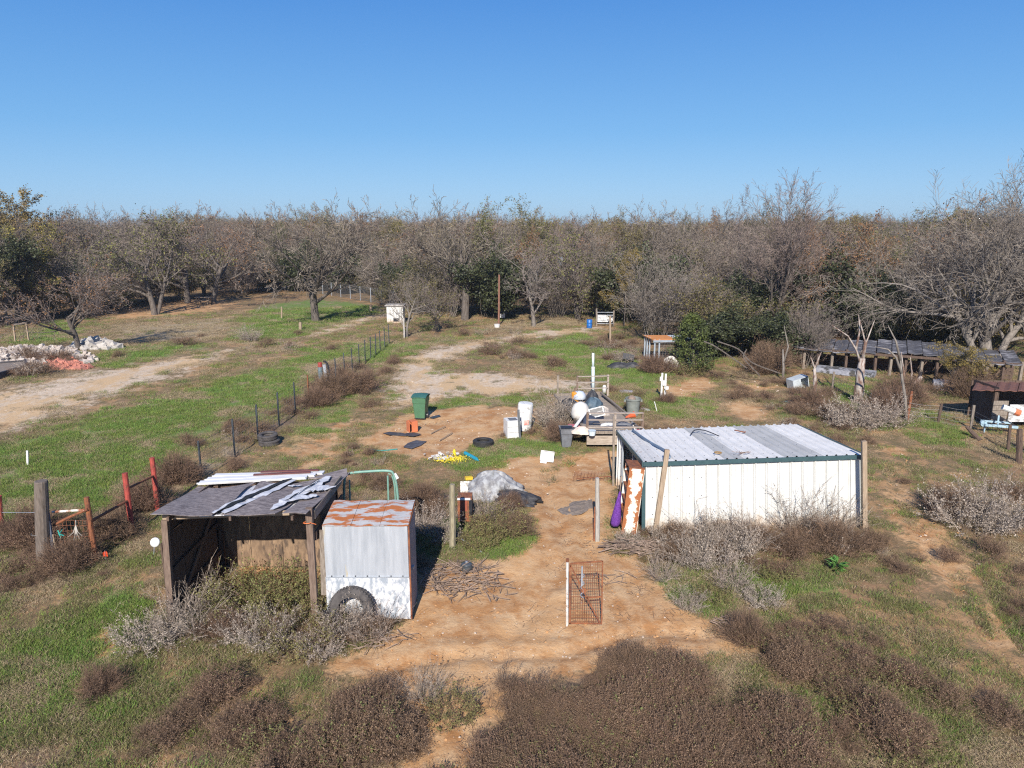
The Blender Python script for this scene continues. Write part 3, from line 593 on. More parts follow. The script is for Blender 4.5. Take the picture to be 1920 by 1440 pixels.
tree_at('thicket', 1335, 650, 520, 2.5, 'tall twiggy thicket rising behind the juniper', wide=1.1, name='thicket', cat='bush')
tree_at('barethicket', 1510, 690, 560, 2.0, 'bare grey shrub in front of the left end of the long shed', wide=.7, name='shrub', cat='shrub')
tree_at('yellow', 1775, 735, 640, 2.0, 'small yellow green leafed tree on the leaning dead trunk', wide=1.5, name='small_tree')
tree_at('thickety', 1740, 640, 540, 2.0, 'yellow leaved thicket behind the middle of the long shed', wide=1.2, name='thicket', cat='bush')
tree_at('thicketd', 1650, 640, 545, 4.0, 'dark green thicket behind the middle of the long shed', wide=1.2, name='thicket', cat='bush')
tree_at('thickety', 1870, 640, 530, 1.0, 'yellow green thicket behind the huge pale tree', wide=1.2, name='thicket', cat='bush')
EDGE = np.array([(-900,640),(-200,640),(0,622),(100,604),(230,585),(400,556),(520,552),(680,552),(740,582),(850,600),(930,602),(1060,598),(1150,606),(1200,622),(1290,640),(1400,652),(1500,634),(1700,634),(1920,640),(2200,650),(2800,660)], float)
def edge_y(x, y):
    p, _ = gpix(x, y); q = np.interp(p, EDGE[:,0], EDGE[:,1]); return G(p, q).y
rn = random.Random(5)
cand = []
def free(x, y, d): return all((x-a)**2+(y-b_)**2 > d*d for a, b_ in cand)
kinds_front = ['oak','oak2','mix','mix','up','up2','upleaf','upleaf','upleaf','oak','mix','thicket','thicketd','thickety','russet','up2']
near_trees = []
for _ in range(9000):
    th = rn.uniform(-R(44), R(44)); d = math.sqrt(rn.uniform(48**2, 150**2)); x = d*math.sin(th); y = d*math.cos(th)
    e = edge_y(x, y)
    if y < e+1.2 or y > e+38: continue
    if x > 18 and 38 < y < 50: continue
    sp = 2.7 if y < e+8 else 4.6
    if not free(x, y, sp): continue
    cand.append((x, y)); near_trees.append((x, y, y-e))
near_trees.sort(key=lambda t: t[2])
n_ind = 0; far_pts = []
GRP = 'trees packed along the front of the wood'; GRPB = 'thickets packed along the foot of the wood'
for (x, y, de) in near_trees:
    k = rn.choice(kinds_front)
    if de < 8 and rn.random() < .68: k = rn.choice(['thicket','thicketd','thicketd','thicket','barethicket'])
    if de > 12: k = rn.choice(['oak','oak2','up','up2','upleaf','mix','russet','up','oak','oak2','oak'])
    px, _ = gpix(x, y)
    if k in ('yellow',) : k = 'upleaf'
    hn_ = vnoise(np.array([x]), np.array([y]), .06, 17)[0]*3.2-1.6; tgt = (rn.uniform(6.4, 9.6) if de < 20 else rn.uniform(7.6, 10.4))+hn_
    if px < 560: tgt *= 1.03
    if de < 4: tgt *= .85
    if x > 22: tgt *= .93
    if 'thicket' in k: tgt = rn.uniform(3.2, 6.0)
    s = tgt/PH_[k]; rz = rn.uniform(0, 6.28)
    if de < 30 and n_ind < 290:
        if 'thicket' in k: place_tree(k, x, y, s*1.15, rz, 'twiggy thicket among many at the foot of the wood behind the field', 'bush', GRPB, 'thicket', s)
        else:
            kd, gg = {'oak':('bare spreading tree','bare spreading trees'),'oak2':('bare spreading tree','bare spreading trees'),'mix':('tree with a few olive leaves','trees with a few olive leaves'),'up':('tall slender bare tree','tall slender bare trees'),'up2':('tall slender bare tree','tall slender bare trees'),'upleaf':('tall olive leaved tree','tall olive leaved trees'),'russet':('russet leaved tree','russet leaved trees')}[k]
            place_tree(k, x, y, s*rn.uniform(.9,1.15), rz, kd+' among many like it in the front of the wood', 'tree', gg+' in the front rows of the wood', 'tree', s)
        n_ind += 1
    else: far_pts.append((x, y, s, rz, k))
for _ in range(9000):
    th = rn.uniform(-R(46), R(46)); d = math.sqrt(rn.uniform(85**2, 480**2))
    if rn.random() > (130/d): continue
    x = d*math.sin(th); y = d*math.cos(th)
    if y < edge_y(x, y)+32 or len(far_pts) > 1700: continue
    k = rn.choice(['oak','oak2','up','up2','upleaf','mix','up','russet','oak','up2','upleaf','yellow'])
    hn_ = vnoise(np.array([x]), np.array([y]), .03, 18)[0]*4-2.2; far_pts.append((x, y, (rn.uniform(7.6, 11.2)+hn_)/PH_[k], rn.uniform(0,6.28), k))

# ---------------------------------------------------------------- scattering (countless plants as one object each)
def scatter(name, meshes, pts, scl, rot, idx, kind='stuff'):
    """pts Nx3, rot Nx3, scl N(x3), idx N : geometry nodes instancing of meshes on points"""
    me_ = bpy.data.meshes.new(name); n = len(pts); me_.vertices.add(n); me_.vertices.foreach_set('co', np.asarray(pts, np.float32).ravel())
    scl = np.asarray(scl, np.float32); scl = np.repeat(scl[:,None], 3, 1) if scl.ndim == 1 else scl
    for nm, ar in (('rot', rot), ('scl', scl)):
        A = me_.attributes.new(nm, 'FLOAT_VECTOR', 'POINT'); A.data.foreach_set('vector', np.asarray(ar, np.float32).ravel())
    A = me_.attributes.new('idx', 'INT', 'POINT'); A.data.foreach_set('value', np.asarray(idx, np.int32))
    o = bpy.data.objects.new(name, me_); COL.objects.link(o); o['kind'] = kind
    ng = bpy.data.node_groups.new(name+'_nodes', 'GeometryNodeTree')
    ng.interface.new_socket('Geometry', in_out='INPUT', socket_type='NodeSocketGeometry'); ng.interface.new_socket('Geometry', in_out='OUTPUT', socket_type='NodeSocketGeometry')
    n_ = ng.nodes; l_ = ng.links; gi = n_.new('NodeGroupInput'); go = n_.new('NodeGroupOutput')
    jn = n_.new('GeometryNodeJoinGeometry'); nodes = []
    for m_ in meshes:
        src = bpy.data.objects.new(name+'_source', m_) if isinstance(m_, bpy.types.Mesh) else m_
        oi = n_.new('GeometryNodeObjectInfo'); oi.inputs['Object'].default_value = src; oi.inputs['As Instance'].default_value = False
        gt = n_.new('GeometryNodeGeometryToInstance'); l_.new(oi.outputs['Geometry'], gt.inputs[0]); nodes.append(gt)
    for q in reversed(nodes): l_.new(q.outputs[0], jn.inputs[0])
    def na(nm, t):
        a = n_.new('GeometryNodeInputNamedAttribute'); a.data_type = t; a.inputs['Name'].default_value = nm; return [x for x in a.outputs if x.enabled][0]
    ip = n_.new('GeometryNodeInstanceOnPoints'); l_.new(gi.outputs[0], ip.inputs['Points']); l_.new(jn.outputs[0], ip.inputs['Instance'])
    ip.inputs['Pick Instance'].default_value = True
    l_.new(na('idx', 'INT'), ip.inputs['Instance Index']); l_.new(na('rot', 'FLOAT_VECTOR'), ip.inputs['Rotation']); l_.new(na('scl', 'FLOAT_VECTOR'), ip.inputs['Scale'])
    l_.new(ip.outputs[0], go.inputs[0])
    md = o.modifiers.new('scatter', 'NODES'); md.node_group = ng
    return o
def merged(kind):
    """one mesh of trunk, crown and leaves for the far wood"""
    vs_, fs, ms, mats_ = [], [], [], []; off = 0
    for me_ in protos[kind]:
        if me_ is None: continue
        n = len(me_.vertices); a = np.empty(n*3, np.float32); me_.vertices.foreach_get('co', a)
        vs_ += a.reshape(-1, 3).tolist(); fs += [tuple(v+off for v in p.vertices) for p in me_.polygons]
        ms += [len(mats_)]*len(me_.polygons); mats_.append(me_.materials[0]); off += n
    m = bpy.data.meshes.new('far_tree'); m.from_pydata(vs_, [], fs)
    for q in mats_: m.materials.append(q)
    m.polygons.foreach_set('material_index', ms); return m
fk = ['oak','oak2','up','up2','upleaf','mix','russet','yellow']
fm = [merged(k) for k in fk]
fp = [(x, y, s, rz, k) for x, y, s, rz, k in far_pts if k in fk]
scatter('far_wood', fm, [(x, y, -.1) for x, y, *_ in fp], [s for _,_,s,_,_ in fp], [(0,0,r) for *_,r,_ in fp], [fk.index(k) for *_, k in fp])
# ---- ground plants
STRAW = mat('dry_straw', (.42,.33,.21), (.28,.21,.13), 2, .9, bump=0, island=.3)
GRASS = mat('green_grass', (.18,.27,.045), (.10,.165,.03), 2, .8, bump=0, island=.35, objrand=.2)
OLIVE = mat('olive_weed', (.20,.20,.065), (.12,.125,.042), 2, .85, bump=0, island=.35, objrand=.2)
BRUSH = mat('brown_brush', (.225,.14,.09), (.11,.07,.047), 2, .95, bump=0, island=.4, objrand=.32, hue=.02)
SEED = mat('brush_seed_heads', (.27,.185,.12), (.15,.10,.065), 2, .95, bump=0, island=.35)
GWEED = mat('silver_dry_weed', (.36,.295,.24), (.20,.16,.125), 2, .95, bump=0, island=.35, objrand=.1)
def ribbon(mb, a, b, w0, w1, rn, mi=0):
    d = b-a; s_ = d.cross(rvec(rn)).normalized(); n = len(mb.v)
    mb.v += [tuple(a-s_*w0), tuple(a+s_*w0), tuple(b+s_*w1), tuple(b-s_*w1)]; mb.f.append((n,n+1,n+2,n+3)); mb.m.append(mi)
def dab(mb, p, s, rn, mi=0):
    a = rvec(rn).normalized()*s; b_ = a.cross(rvec(rn)).normalized()*s*.6; n = len(mb.v)
    mb.v += [tuple(p-a), tuple(p+b_), tuple(p+a), tuple(p-b_)]; mb.f.append((n,n+1,n+2,n+3)); mb.m.append(mi)
def tuft(seed, n, rad, h, w, mats_, lean=.5, droop=.35):
    rn = random.Random(seed); mb = MB()
    for i in range(n):
        a = rn.uniform(0, 6.283); q = rad*math.sqrt(rn.random()); p = Vector((q*math.cos(a), q*math.sin(a), 0)); L_ = h*rn.uniform(.5,1.15)
        b_ = rn.uniform(0, 6.283); d = Vector((math.cos(b_)*lean*rn.random(), math.sin(b_)*lean*rn.random(), 1)).normalized()
        m1 = p+d*L_*.55; e = m1+(d+Vector((math.cos(b_),math.sin(b_),-.6))*droop*rn.uniform(.4,1.6)).normalized()*L_*.5
        mi = rn.randrange(len(mats_)) if len(mats_) > 1 and rn.random() < .4 else 0
        ribbon(mb, p, m1, w, w*.8, rn, mi); ribbon(mb, m1, e, w*.8, w*.15, rn, mi)
    return mb.mesh('tuft', mats_)
def bushy(seed, n, rad, h, mats_, w=.003, kids=6, dabs=2, dsize=.010, up=.5, sub=3, kl=.35):
    """dome of wiry stems with side twigs and seed heads"""
    rn = random.Random(seed); mb = MB(); f1, f2, f3 = [rn.uniform(0, 6.28) for _ in range(3)]; rad0, h0 = rad, h
    for i in range(n):
        a = rn.uniform(0, 6.283); q = math.sqrt(rn.random()); lob = 1+.28*math.sin(3*a+f1)*q+.2*math.sin(5*a+f2+4*q)+.15*math.sin(9*q+f3); rad = rad0*lob; h = h0*(.55+.5*lob*rn.uniform(.7,1.1)); el = 1-q*(1-up)
        tip = Vector((q*rad*math.cos(a), q*rad*math.sin(a), h*math.sqrt(max(.05, 1-q*q*.85))*rn.uniform(.75,1.1)))
        base = Vector((tip.x*.3+rn.gauss(0,rad*.06), tip.y*.3+rn.gauss(0,rad*.06), 0)); midp = base.lerp(tip, .5)+rvec(rn, rad*.07)+Vector((0,0,h*.06))
        ribbon(mb, base, midp, w*1.3, w, rn); ribbon(mb, midp, tip, w, w*.5, rn)
        for k in range(kids):
            t = rn.uniform(.3, 1); o_ = (base.lerp(midp, t*2) if t < .5 else midp.lerp(tip, t*2-1))
            d = ((tip-base).normalized()*.9+rvec(rn, .55)).normalized()*h*kl*rn.uniform(.4,1); e = o_+d
            if e.z < .01: e.z = .01
            ribbon(mb, o_, e, w*.7, w*.4, rn)
            for j in range(dabs): dab(mb, o_.lerp(e, rn.uniform(.5,1.05))+rvec(rn, dsize), dsize*rn.uniform(.6,1.4), rn, len(mats_)-1 if rn.random() < .6 else 0)
    return mb.mesh('brush', mats_)
def stalky(seed, n, r0, h, mats_, w=.004, kids=5, leaves=5, lsize=.018, lean=.55, spread=.5):
    rn = random.Random(seed); mb = MB()
    for i in range(n):
        a = rn.uniform(0, 6.283); q = r0*math.sqrt(rn.random()); p = Vector((q*math.cos(a), q*math.sin(a), 0)); b_ = a+rn.gauss(0,.7)
        l = lean*rn.random(); d = Vector((math.cos(b_)*l, math.sin(b_)*l, 1)).normalized(); L_ = h*rn.uniform(.35,1.15)*(1-.3*l); pts = [p]
        for k in range(3): d = (d+rvec(rn,.16)+Vector((math.cos(b_)*.08,math.sin(b_)*.08,-.02))).normalized(); pts.append(pts[-1]+d*L_/3)
        for k in range(3): ribbon(mb, pts[k], pts[k+1], w*(1.3-.3*k), w*(1.0-.3*k), rn)
        for k in range(kids):
            t = rn.uniform(.7,3); j = min(int(t),2); o_ = pts[j].lerp(pts[j+1], t-j); e = o_+((pts[j+1]-pts[j]).normalized()+rvec(rn,spread)).normalized()*h*rn.uniform(.1,.3)
            e.z = max(e.z,.01); ribbon(mb, o_, e, w*.6, w*.35, rn)
            for m in range(leaves): dab(mb, o_.lerp(e, rn.uniform(.2,1.05))+rvec(rn, lsize*.7), lsize*rn.uniform(.5,1.4), rn, len(mats_)-1)
    return mb.mesh('brush', mats_)
tufts = [tuft(1, 90, .24, .11, .004, [GRASS, OLIVE]), tuft(2, 90, .24, .08, .004, [GRASS, OLIVE], .9), tuft(3, 70, .22, .15, .004, [GRASS]),
         tuft(4, 80, .24, .10, .003, [STRAW, OLIVE], 1.2, .6), tuft(5, 60, .22, .13, .0035, [OLIVE, STRAW], .9),
         tuft(6, 70, .24, .09, .003, [STRAW, OLIVE, BRUSH], 1.5, .9), tuft(7, 60, .22, .14, .003, [OLIVE, BRUSH], 1.0)]
brushes = [bushy(21, 140, .42, .42, [BRUSH, SEED], w=.0022, dabs=3, dsize=.009, kids=8), bushy(22, 140, .45, .36, [BRUSH, SEED], w=.0022, dabs=3, dsize=.009, kids=8), bushy(23, 120, .38, .5, [BRUSH, SEED, SEED], w=.0022, dabs=3, dsize=.009, kids=8),
           bushy(24, 90, .42, .34, [BRUSH, OLIVE], dsize=.012), stalky(25, 26, .22, .52, [GWEED, GWEED], w=.004, leaves=3, lsize=.014),
           bushy(26, 60, .35, .25, [BRUSH, BRUSH], dabs=0, kids=5), stalky(27, 30, .25, .6, [BRUSH, SEED], w=.0035, kids=6, leaves=2, lsize=.011), stalky(28, 26, .22, .45, [BRUSH, OLIVE], w=.0035, kids=5, leaves=3, lsize=.016)]
def polar(n, y0, y1, seed, pw=1.0, ang=44):
    r = np.random.default_rng(seed); th = np.radians(r.uniform(-ang, ang, n)); u = r.random(n)
    d = y0*(y1/y0)**(u**pw)                     # density falls off as 1/d^2
    return d*np.sin(th), d*np.cos(th), r
def finish(name, meshes, X, Y, r, s0, s1, idx, tilt=.08, grow_=True, size_noise=None):
    d = np.hypot(X, Y); g = np.clip(1+(d-22)/40, 1, 2.2) if grow_ else 1
    s = r.uniform(s0, s1, len(X))*g
    if size_noise is not None: s = s*(.2+1.65*size_noise)
    sc3 = np.stack([s, s, s/np.sqrt(g)], 1)
    rot = np.stack([r.normal(0, tilt, len(X)), r.normal(0, tilt, len(X)), r.uniform(0, 6.28, len(X))], 1)
    Z = hgt(X, Y)-.035*(cover('dirt', X, Y) > .2)-.005
    return scatter(name, meshes, np.stack([X, Y, Z], 1), sc3, rot, idx)
NOBUILD = [poly_w([(300,1090),(300,1200),(600,1190),(600,1090)])]
def outside_buildings(X, Y):
    m = np.ones(X.shape, bool)
    for (x0, x1, y0, y1) in BUILD_BOX: m &= ~((X > x0) & (X < x1) & (Y > y0) & (Y < y1))
    return m
BUILD_BOX = [(-4.1,-2.25,14.4,15.6), (3.7,10.3,19.2,23.4)]
X, Y, r = polar(95000, 9, 80, 1)
gr = cover('green', X, Y); st = cover('straw', X, Y); di = np.maximum(cover('dirt', X, Y), cover('gravel', X, Y)); br = cover('brush', X, Y)
nz = fbm(X, Y, .9, 41); nz2 = fbm(X, Y, .5, 77)
keep = (di+(nz-.5)*.9 < .53) & (r.random(len(X)) < .95) & outside_buildings(X, Y)
isg = (gr+(nz2-.5)*1.0 > .54); iss = (st+(nz-.5) > .5) | (~isg & (nz2 > .55))
u = r.random(len(X))
idx = np.where(isg & ~(st > .5), np.where(u < .38, 0, np.where(u < .7, 1, np.where(u < .85, 2, 4))), np.where(iss, np.where(u < .5, 3, 5), np.where(u < .18, 4, np.where(u < .5, 6, np.where(u < .86, 5, 0)))))
idx = np.where(isg & (nz > .57) & (u < .8), np.where(u < .5, 3, 5), idx)
keep &= ~((~isg) & (r.random(len(X)) < .35+.5*(fbm(X, Y, 1.2, 33) > .52)))
finish('grass', tufts, X[keep], Y[keep], r, .7, 1.25, idx[keep])
X, Y, r = polar(52000, 8.5, 62, 2)
br = cover('brush', X, Y); nz = fbm(X, Y, .8, 55); di = np.maximum(cover('dirt', X, Y), cover('gravel', X, Y)*1.3)
dens = np.clip((br+(nz-.5)*1.7-.50)*2.4, 0, 1)*np.where((Y < 13) & (np.abs(X-2) < 5), 1, .62)
dens = dens*np.where((di > .5) & (br < .97), .30, 1)
bg = np.where(di < .4, np.clip((fbm(X, Y, .35, 91)-.56)*2.0, 0, .22), 0)*(cover('green', X, Y) < .6)
keep = (r.random(len(X)) < np.maximum(dens*.62, bg*.5)) & ~((fbm(X, Y, 1.5, 207) < .37) & (r.random(len(X)) < .85)) & outside_buildings(X, Y)
X, Y = X[keep], Y[keep]; u = r.random(len(X)); n5 = fbm(X, Y, .5, 66)
idx = np.where(u < .20, 0, np.where(u < .38, 1, np.where(u < .52, 2, np.where(u < .62, 3, np.where(u < .70, 5, np.where(u < .9, 6, 7))))))
idx = np.where((n5 > .60) & (u > .4) & (Y > 17), 4, idx); idx = np.where((n5 < .42) & (u > .55), 7, idx)
low = np.where(cover('brush', X, Y) > .6, 1.0, .62)
d_ = np.hypot(X, Y)
finish('low_brush', brushes, X, Y, r, .4, 1.0, idx, .18, size_noise=fbm(X, Y, 1.1, 101))
# stones and twig litter on the bare soil
def stone(seed):
    rn = random.Random(seed); mb = MB(); mb.lathe((0,0,0), [(.001,-.3),(.7,-.25),(1,.1),(.7,.5),(.001,.6)], 7)
    mb.v = [(x*rn.uniform(.7,1.2), y*rn.uniform(.6,1.1), z*rn.uniform(.7,1.2)) for x, y, z in mb.v]; return mb.mesh('stone', STONE)
X, Y, r = polar(9000, 9, 45, 3); di = np.maximum(cover('dirt', X, Y), cover('gravel', X, Y)); keep = (di > .4) & outside_buildings(X, Y)
X, Y = X[keep], Y[keep]; s = .012+.03*r.random(len(X))**6; s *= np.clip(np.hypot(X, Y)/20, .8, 2)
scatter('loose_stones', [stone(1), stone(2), stone(3)], np.stack([X, Y, hgt(X, Y)-.03], 1), s, np.stack([X*0, X*0, r.uniform(0, 6.28, len(X))], 1), r.integers(0, 3, len(X)))
def litter(seed):
    rn = random.Random(seed); mb = MB()
    for i in range(14):
        a = rn.uniform(0, 6.28); p = Vector((rn.gauss(0,.25), rn.gauss(0,.25), .012)); e = p+Vector((math.cos(a), math.sin(a), rn.uniform(0,.15)))*rn.uniform(.04,.22)
        ribbon(mb, p, e, .004, .002, rn, 0)
    return mb.mesh('litter', [BRUSH])
X, Y, r = polar(9000, 9, 40, 4); nz = fbm(X, Y, .7, 12); di = cover('dirt', X, Y); keep = (di > .3) & (r.random(len(X)) < np.clip((nz-.5)*3, .01, .6)) & outside_buildings(X, Y)
X, Y = X[keep], Y[keep]
scatter('twig_litter', [litter(1), litter(2), litter(3)], np.stack([X, Y, hgt(X, Y)-.03], 1), r.uniform(.5, 1.3, len(X)), np.stack([X*0, X*0, r.uniform(0, 6.28, len(X))], 1), r.integers(0, 3, len(X)))

def clod(seed):
    rn = random.Random(seed); mb = MB(); mb.lathe((0,0,0), [(.001,-.3),(.8,-.2),(1,.15),(.6,.5),(.001,.6)], 6); mb.v = [(x*rn.uniform(.6,1.3), y*rn.uniform(.6,1.2), z*rn.uniform(.5,1.2)) for x, y, z in mb.v]
    return mb.mesh('clod', mat('soil_clods', (.50,.29,.135), (.38,.20,.085), 3, .95, bump=.4, objrand=.25, hue=.02))
X, Y, r = polar(30000, 9, 34, 9); di = cover('dirt', X, Y); nz = fbm(X, Y, 1.0, 19); keep = (di > .35) & (r.random(len(X)) < np.clip((nz-.40)*2.5, .04, 1)) & outside_buildings(X, Y)
X, Y = X[keep], Y[keep]; s = .010+.035*r.random(len(X))**4
scatter('soil_clods', [clod(1), clod(2), clod(3)], np.stack([X, Y, hgt(X, Y)-.03], 1), s, np.stack([X*0, X*0, r.uniform(0, 6.28, len(X))], 1), r.integers(0, 3, len(X)))
# ================================================================ white metal shed
def lerp(a, b, t): return a+(b-a)*t
def quad(A, B, C, D): # A front-left, B front-right, C back-right, D back-left
    return lambda u, v: lerp(lerp(A, B, u), lerp(D, C, u), v)
fl, fr = G(1207,1000), G(1613,986)
flt, frt = PY(1208,866,fl.y), PY(1613,852,fr.y)
blt, brt = PY(1160,811,22.9), PY(1494,799,23.4)
bl, br_ = Vector((blt.x, blt.y, 0)), Vector((brt.x, brt.y, 0))
shed = thing('white_metal_shed', 'long low white ribbed metal shed with dark teal trim and an open left end', 'shed', (fl.x, fl.y, 0))
def ribbed(A, B, At, Bt, name, n, m, out, rib=.042, inner=False):
    """vertical ribbed sheets between two edges, n sheets"""
    for k in range(n):
        mb = MB(); t0, t1 = k/n+.0005, (k+1)/n-.0005
        prof = [(0,0),(.08,0),(.10,1),(.19,1),(.21,0),(.45,0),(.47,.25),(.50,.25),(.52,0),(.93,0),(1,0)]
        off = Vector(out)
        V = []
        for j in (0, 1):
            for (q, h_) in prof:
                t = lerp(t0, t1, q); p = lerp(A, B, t) if j == 0 else lerp(At, Bt, t)
                V.append(p+off*(h_*rib+.002*k))
        nn = len(prof); mb.add(V, [(i, i+1, nn+i+1, nn+i) for i in range(nn-1)])
        mb.add([v-off*.004 for v in V], [(nn+i, nn+i+1, i+1, i) for i in range(nn-1)])
        if k % 2 == 0 or True:
            for zt in (.27, .52, .78):
                p = lerp(lerp(A, B, lerp(t0, t1, .7)), lerp(At, Bt, lerp(t0, t1, .7)), zt)
                mb.box(p+off*.006, (.022, .006, .022), mi=1)
        mb.build(name, [m, BLKP], shed)
ribbed(fl, fr, flt-Vector((0,0,.05)), frt-Vector((0,0,.05)), 'wall_panel', 18, METW, (0,-1,0))
ribbed(bl, br_, blt-Vector((0,0,.05)), brt-Vector((0,0,.05)), 'back_wall_panel', 8, METW, (0,1,0))
ribbed(fr+Vector((.01,.03,0)), br_, frt+Vector((.01,.03,-.05)), brt-Vector((0,0,.05)), 'side_wall_panel', 5, METW, (1,0,0))
# stub of wall at the back of the open left end
la, lb = lerp(bl, fl, .0), lerp(bl, fl, .17); lat, lbt = lerp(blt, flt, .0), lerp(blt, flt, .17)
ribbed(la, lb, lat, lbt-Vector((0,0,.02)), 'end_wall_panel', 2, METW, (-1,0,0), rib=.05)
# roof sheets, ridges running front to back
nR = 11; Q = quad(flt+Vector((-.04,-.10,.02)), frt+Vector((.06,-.10,.02)), brt+Vector((.04,.12,.03)), blt+Vector((-.04,.12,.03)))
RM = [mat('roof_sheet_white', (.76,.75,.73), (.66,.65,.63), 2, .75, 0, bump=.05), mat('roof_sheet_grey', (.50,.50,.49), (.42,.42,.41), 2, .75, 0, bump=.05),
      mat('roof_sheet_dull', (.70,.69,.67), (.56,.55,.53), 3, .7, 0, bump=.08, c3=(.40,.33,.27), c3amt=.28, c3scale=3)]
rsel = [2,0,0,0,1,1,0,0,1,1,0]
rsel = [2,0,0,0,1,0,0,1,1,0,0]
for k in range(nR):
    mb = MB(); V = []; prof = [(0,0),(.03,0),(.08,1),(.13,1),(.18,0),(.34,.0),(.36,.2),(.39,.2),(.41,0),(.50,0),(.55,1),(.60,1),(.65,0),(.84,0),(.86,.2),(.89,.2),(.91,0),(1,0)]
    for v in (0, .5, 1):
        for q, h_ in prof: V.append(Q(lerp(k/nR, (k+1)/nR, q), v)+Vector((0,0,h_*.045+.001*(k%2)-.02*math.sin(math.pi*v))))
    n = len(prof)
    for j in (0, 1): mb.add(V, [(j*n+i, j*n+i+1, (j+1)*n+i+1, (j+1)*n+i) for i in range(n-1)]) if j == 0 else mb.f.extend([(j*n+i, j*n+i+1, (j+1)*n+i+1, (j+1)*n+i) for i in range(n-1)]) or mb.m.extend([0]*(n-1))
    mb.add([v-Vector((0,0,.004)) for v in V], [tuple(reversed((j*n+i, j*n+i+1, (j+1)*n+i+1, (j+1)*n+i))) for j in (0,1) for i in range(n-1)])
    r0 = random.Random(k)
    for v in (.12,.35,.6,.85):
        for q in (.25,.75): mb.box(Q(lerp(k/nR, (k+1)/nR, q), v)+Vector((0,0,.004-.02*math.sin(math.pi*v))), (.025,.025,.012), mi=1)
    mb.build('roof_sheet', [RM[rsel[k]], BLKP], shed)
d3 = Vector((0,0,.07))
for nm, a, b_ in (('front_eave_trim', flt+Vector((-.05,-.11,-.035)), frt+Vector((.07,-.11,-.035))), ('left_rake_trim', flt+Vector((-.055,-.05,-.03)), blt+Vector((-.055,.1,-.02))), ('right_rake_trim', frt+Vector((.075,-.05,-.02)), brt+Vector((.055,.1,-.01)))):
    MB().beam(a, b_, .03, .12, up=(0,0,1)).build(nm, TRIM, shed)
MB().beam(fl+Vector((-.02,-.035,0)), flt+Vector((-.02,-.035,-.09)), .10, .05, up=(0,1,0)).build('corner_trim', TRIM, shed)
MB().beam(fr+Vector((.03,-.035,0)), frt+Vector((.03,-.035,-.09)), .07, .05, up=(0,1,0)).build('corner_trim', TRIM, shed)
for t in (.20, .62): MB().beam(lerp(bl, fl, t), lerp(blt, flt, t)-Vector((0,0,.03)), .06, .06).build('post', METG, shed)
for t in (.2,.5,.8): MB().beam(lerp(flt, blt, t)-Vector((0,0,.07)), lerp(frt, brt, t)-Vector((0,0,.07)), .08, .05).build('purlin', METG, shed)
def curve3(pts, n=12):
    out = []; P = [Vector(p) for p in pts]; P = [P[0]*2-P[1]]+P+[P[-1]*2-P[-2]]
    for i in range(1, len(P)-2):
        for k in range(n):
            t = k/n; a, b_, c_, d_ = P[i-1], P[i], P[i+1], P[i+2]
            out.append(.5*((2*b_)+(c_-a)*t+(2*a-5*b_+4*c_-d_)*t*t+(3*b_-a-3*c_+d_)*t*t*t))
    out.append(P[-2]); return out
BLUEG = mat('grey_blue_gutter', (.16,.22,.30), (.10,.14,.20), 4, .45, bump=.05)
z1 = Vector((0,0,.07))
def onroof(u, v): return Q(u, v)+z1
single('gutter_piece', MB().tube(curve3([onroof(.075,.93), onroof(.10,.55), onroof(.135,.22), onroof(.125,.05)]), .035, 6), BLUEG, 'bent blue grey strip lying on the left end of the white shed roof', 'gutter', tuple(onroof(.1,.5)))
single('bent_pipe', MB().tube(curve3([onroof(.345,.70), onroof(.385,.78)+z1, onroof(.43,.75)+z1, onroof(.475,.62)]), .018, 6), BLKP, 'thin dark bow shaped pipe lying on the middle of the white shed roof', 'pipe', tuple(onroof(.4,.7)))
single('rusty_scrap', MB().tube([onroof(.60,.80), onroof(.63,.72), onroof(.64,.73)], .02, 5), RUST, 'small rusty bar lying on the grey sheet of the white shed roof', 'scrap', tuple(onroof(.62,.75)))
single('rusty_ring', MB().tube([onroof(.36,.13)+Vector((.10*math.cos(a/12*6.28), .07*math.sin(a/12*6.28), 0)) for a in range(12)], .018, 5, closed=True), mat('ochre_rope', (.32,.20,.08), None, 5), 'small ochre ring lying on the white shed roof near its front edge', 'ring', tuple(onroof(.36,.13)))
mb = MB(); rn = random.Random(3)
for i in range(16):
    p = onroof(.46,.1); a = rn.uniform(0,6.28); mb.tube([p+rvec(rn,.06)*.5, p+Vector((math.cos(a)*.28, math.sin(a)*.2, rn.uniform(0,.12)))], .004, 3)
single('fallen_twigs', mb, BRUSH, 'little tangle of twigs on the front edge of the white shed roof', 'twigs', tuple(onroof(.46,.1)))
# leaning poles at the shed
def pole(name, b0, t0, w, d_, m, label, cat='post', n=0):
    mb = MB(); b0 = Vector(b0); t0 = Vector(t0)
    if n: mb.tube([b0-(t0-b0)*.06, lerp(b0,t0,.35)+Vector((.01,0,0)), lerp(b0,t0,.7), t0], [w*.55, w*.52, w*.5, w*.46], n)
    else: mb.beam(b0-(t0-b0)*.04, t0, w, d_, up=(0,1,0))
    return single(name, mb, m, label, cat, (b0.x, b0.y, 0), smooth=False)
b0 = G(1228,1002); pole('wooden_post', b0, PY(1251,843,b0.y+.05), .13, .10, W_TAN, 'tan timber leaning to the right against the left front corner of the white shed')
b0 = G(1621,998); pole('wooden_post', b0, PY(1620,827,b0.y-.02), .13, .10, W_TAN, 'upright tan timber at the right front corner of the white shed')
b0 = G(1155,836); pole('wooden_post', (blt.x-.12, blt.y+.05, 0), (blt.x-.16, blt.y+.1, blt.z+.55), .07, .07, W_OLD, 'thin pale stake standing behind the back left corner of the white shed')
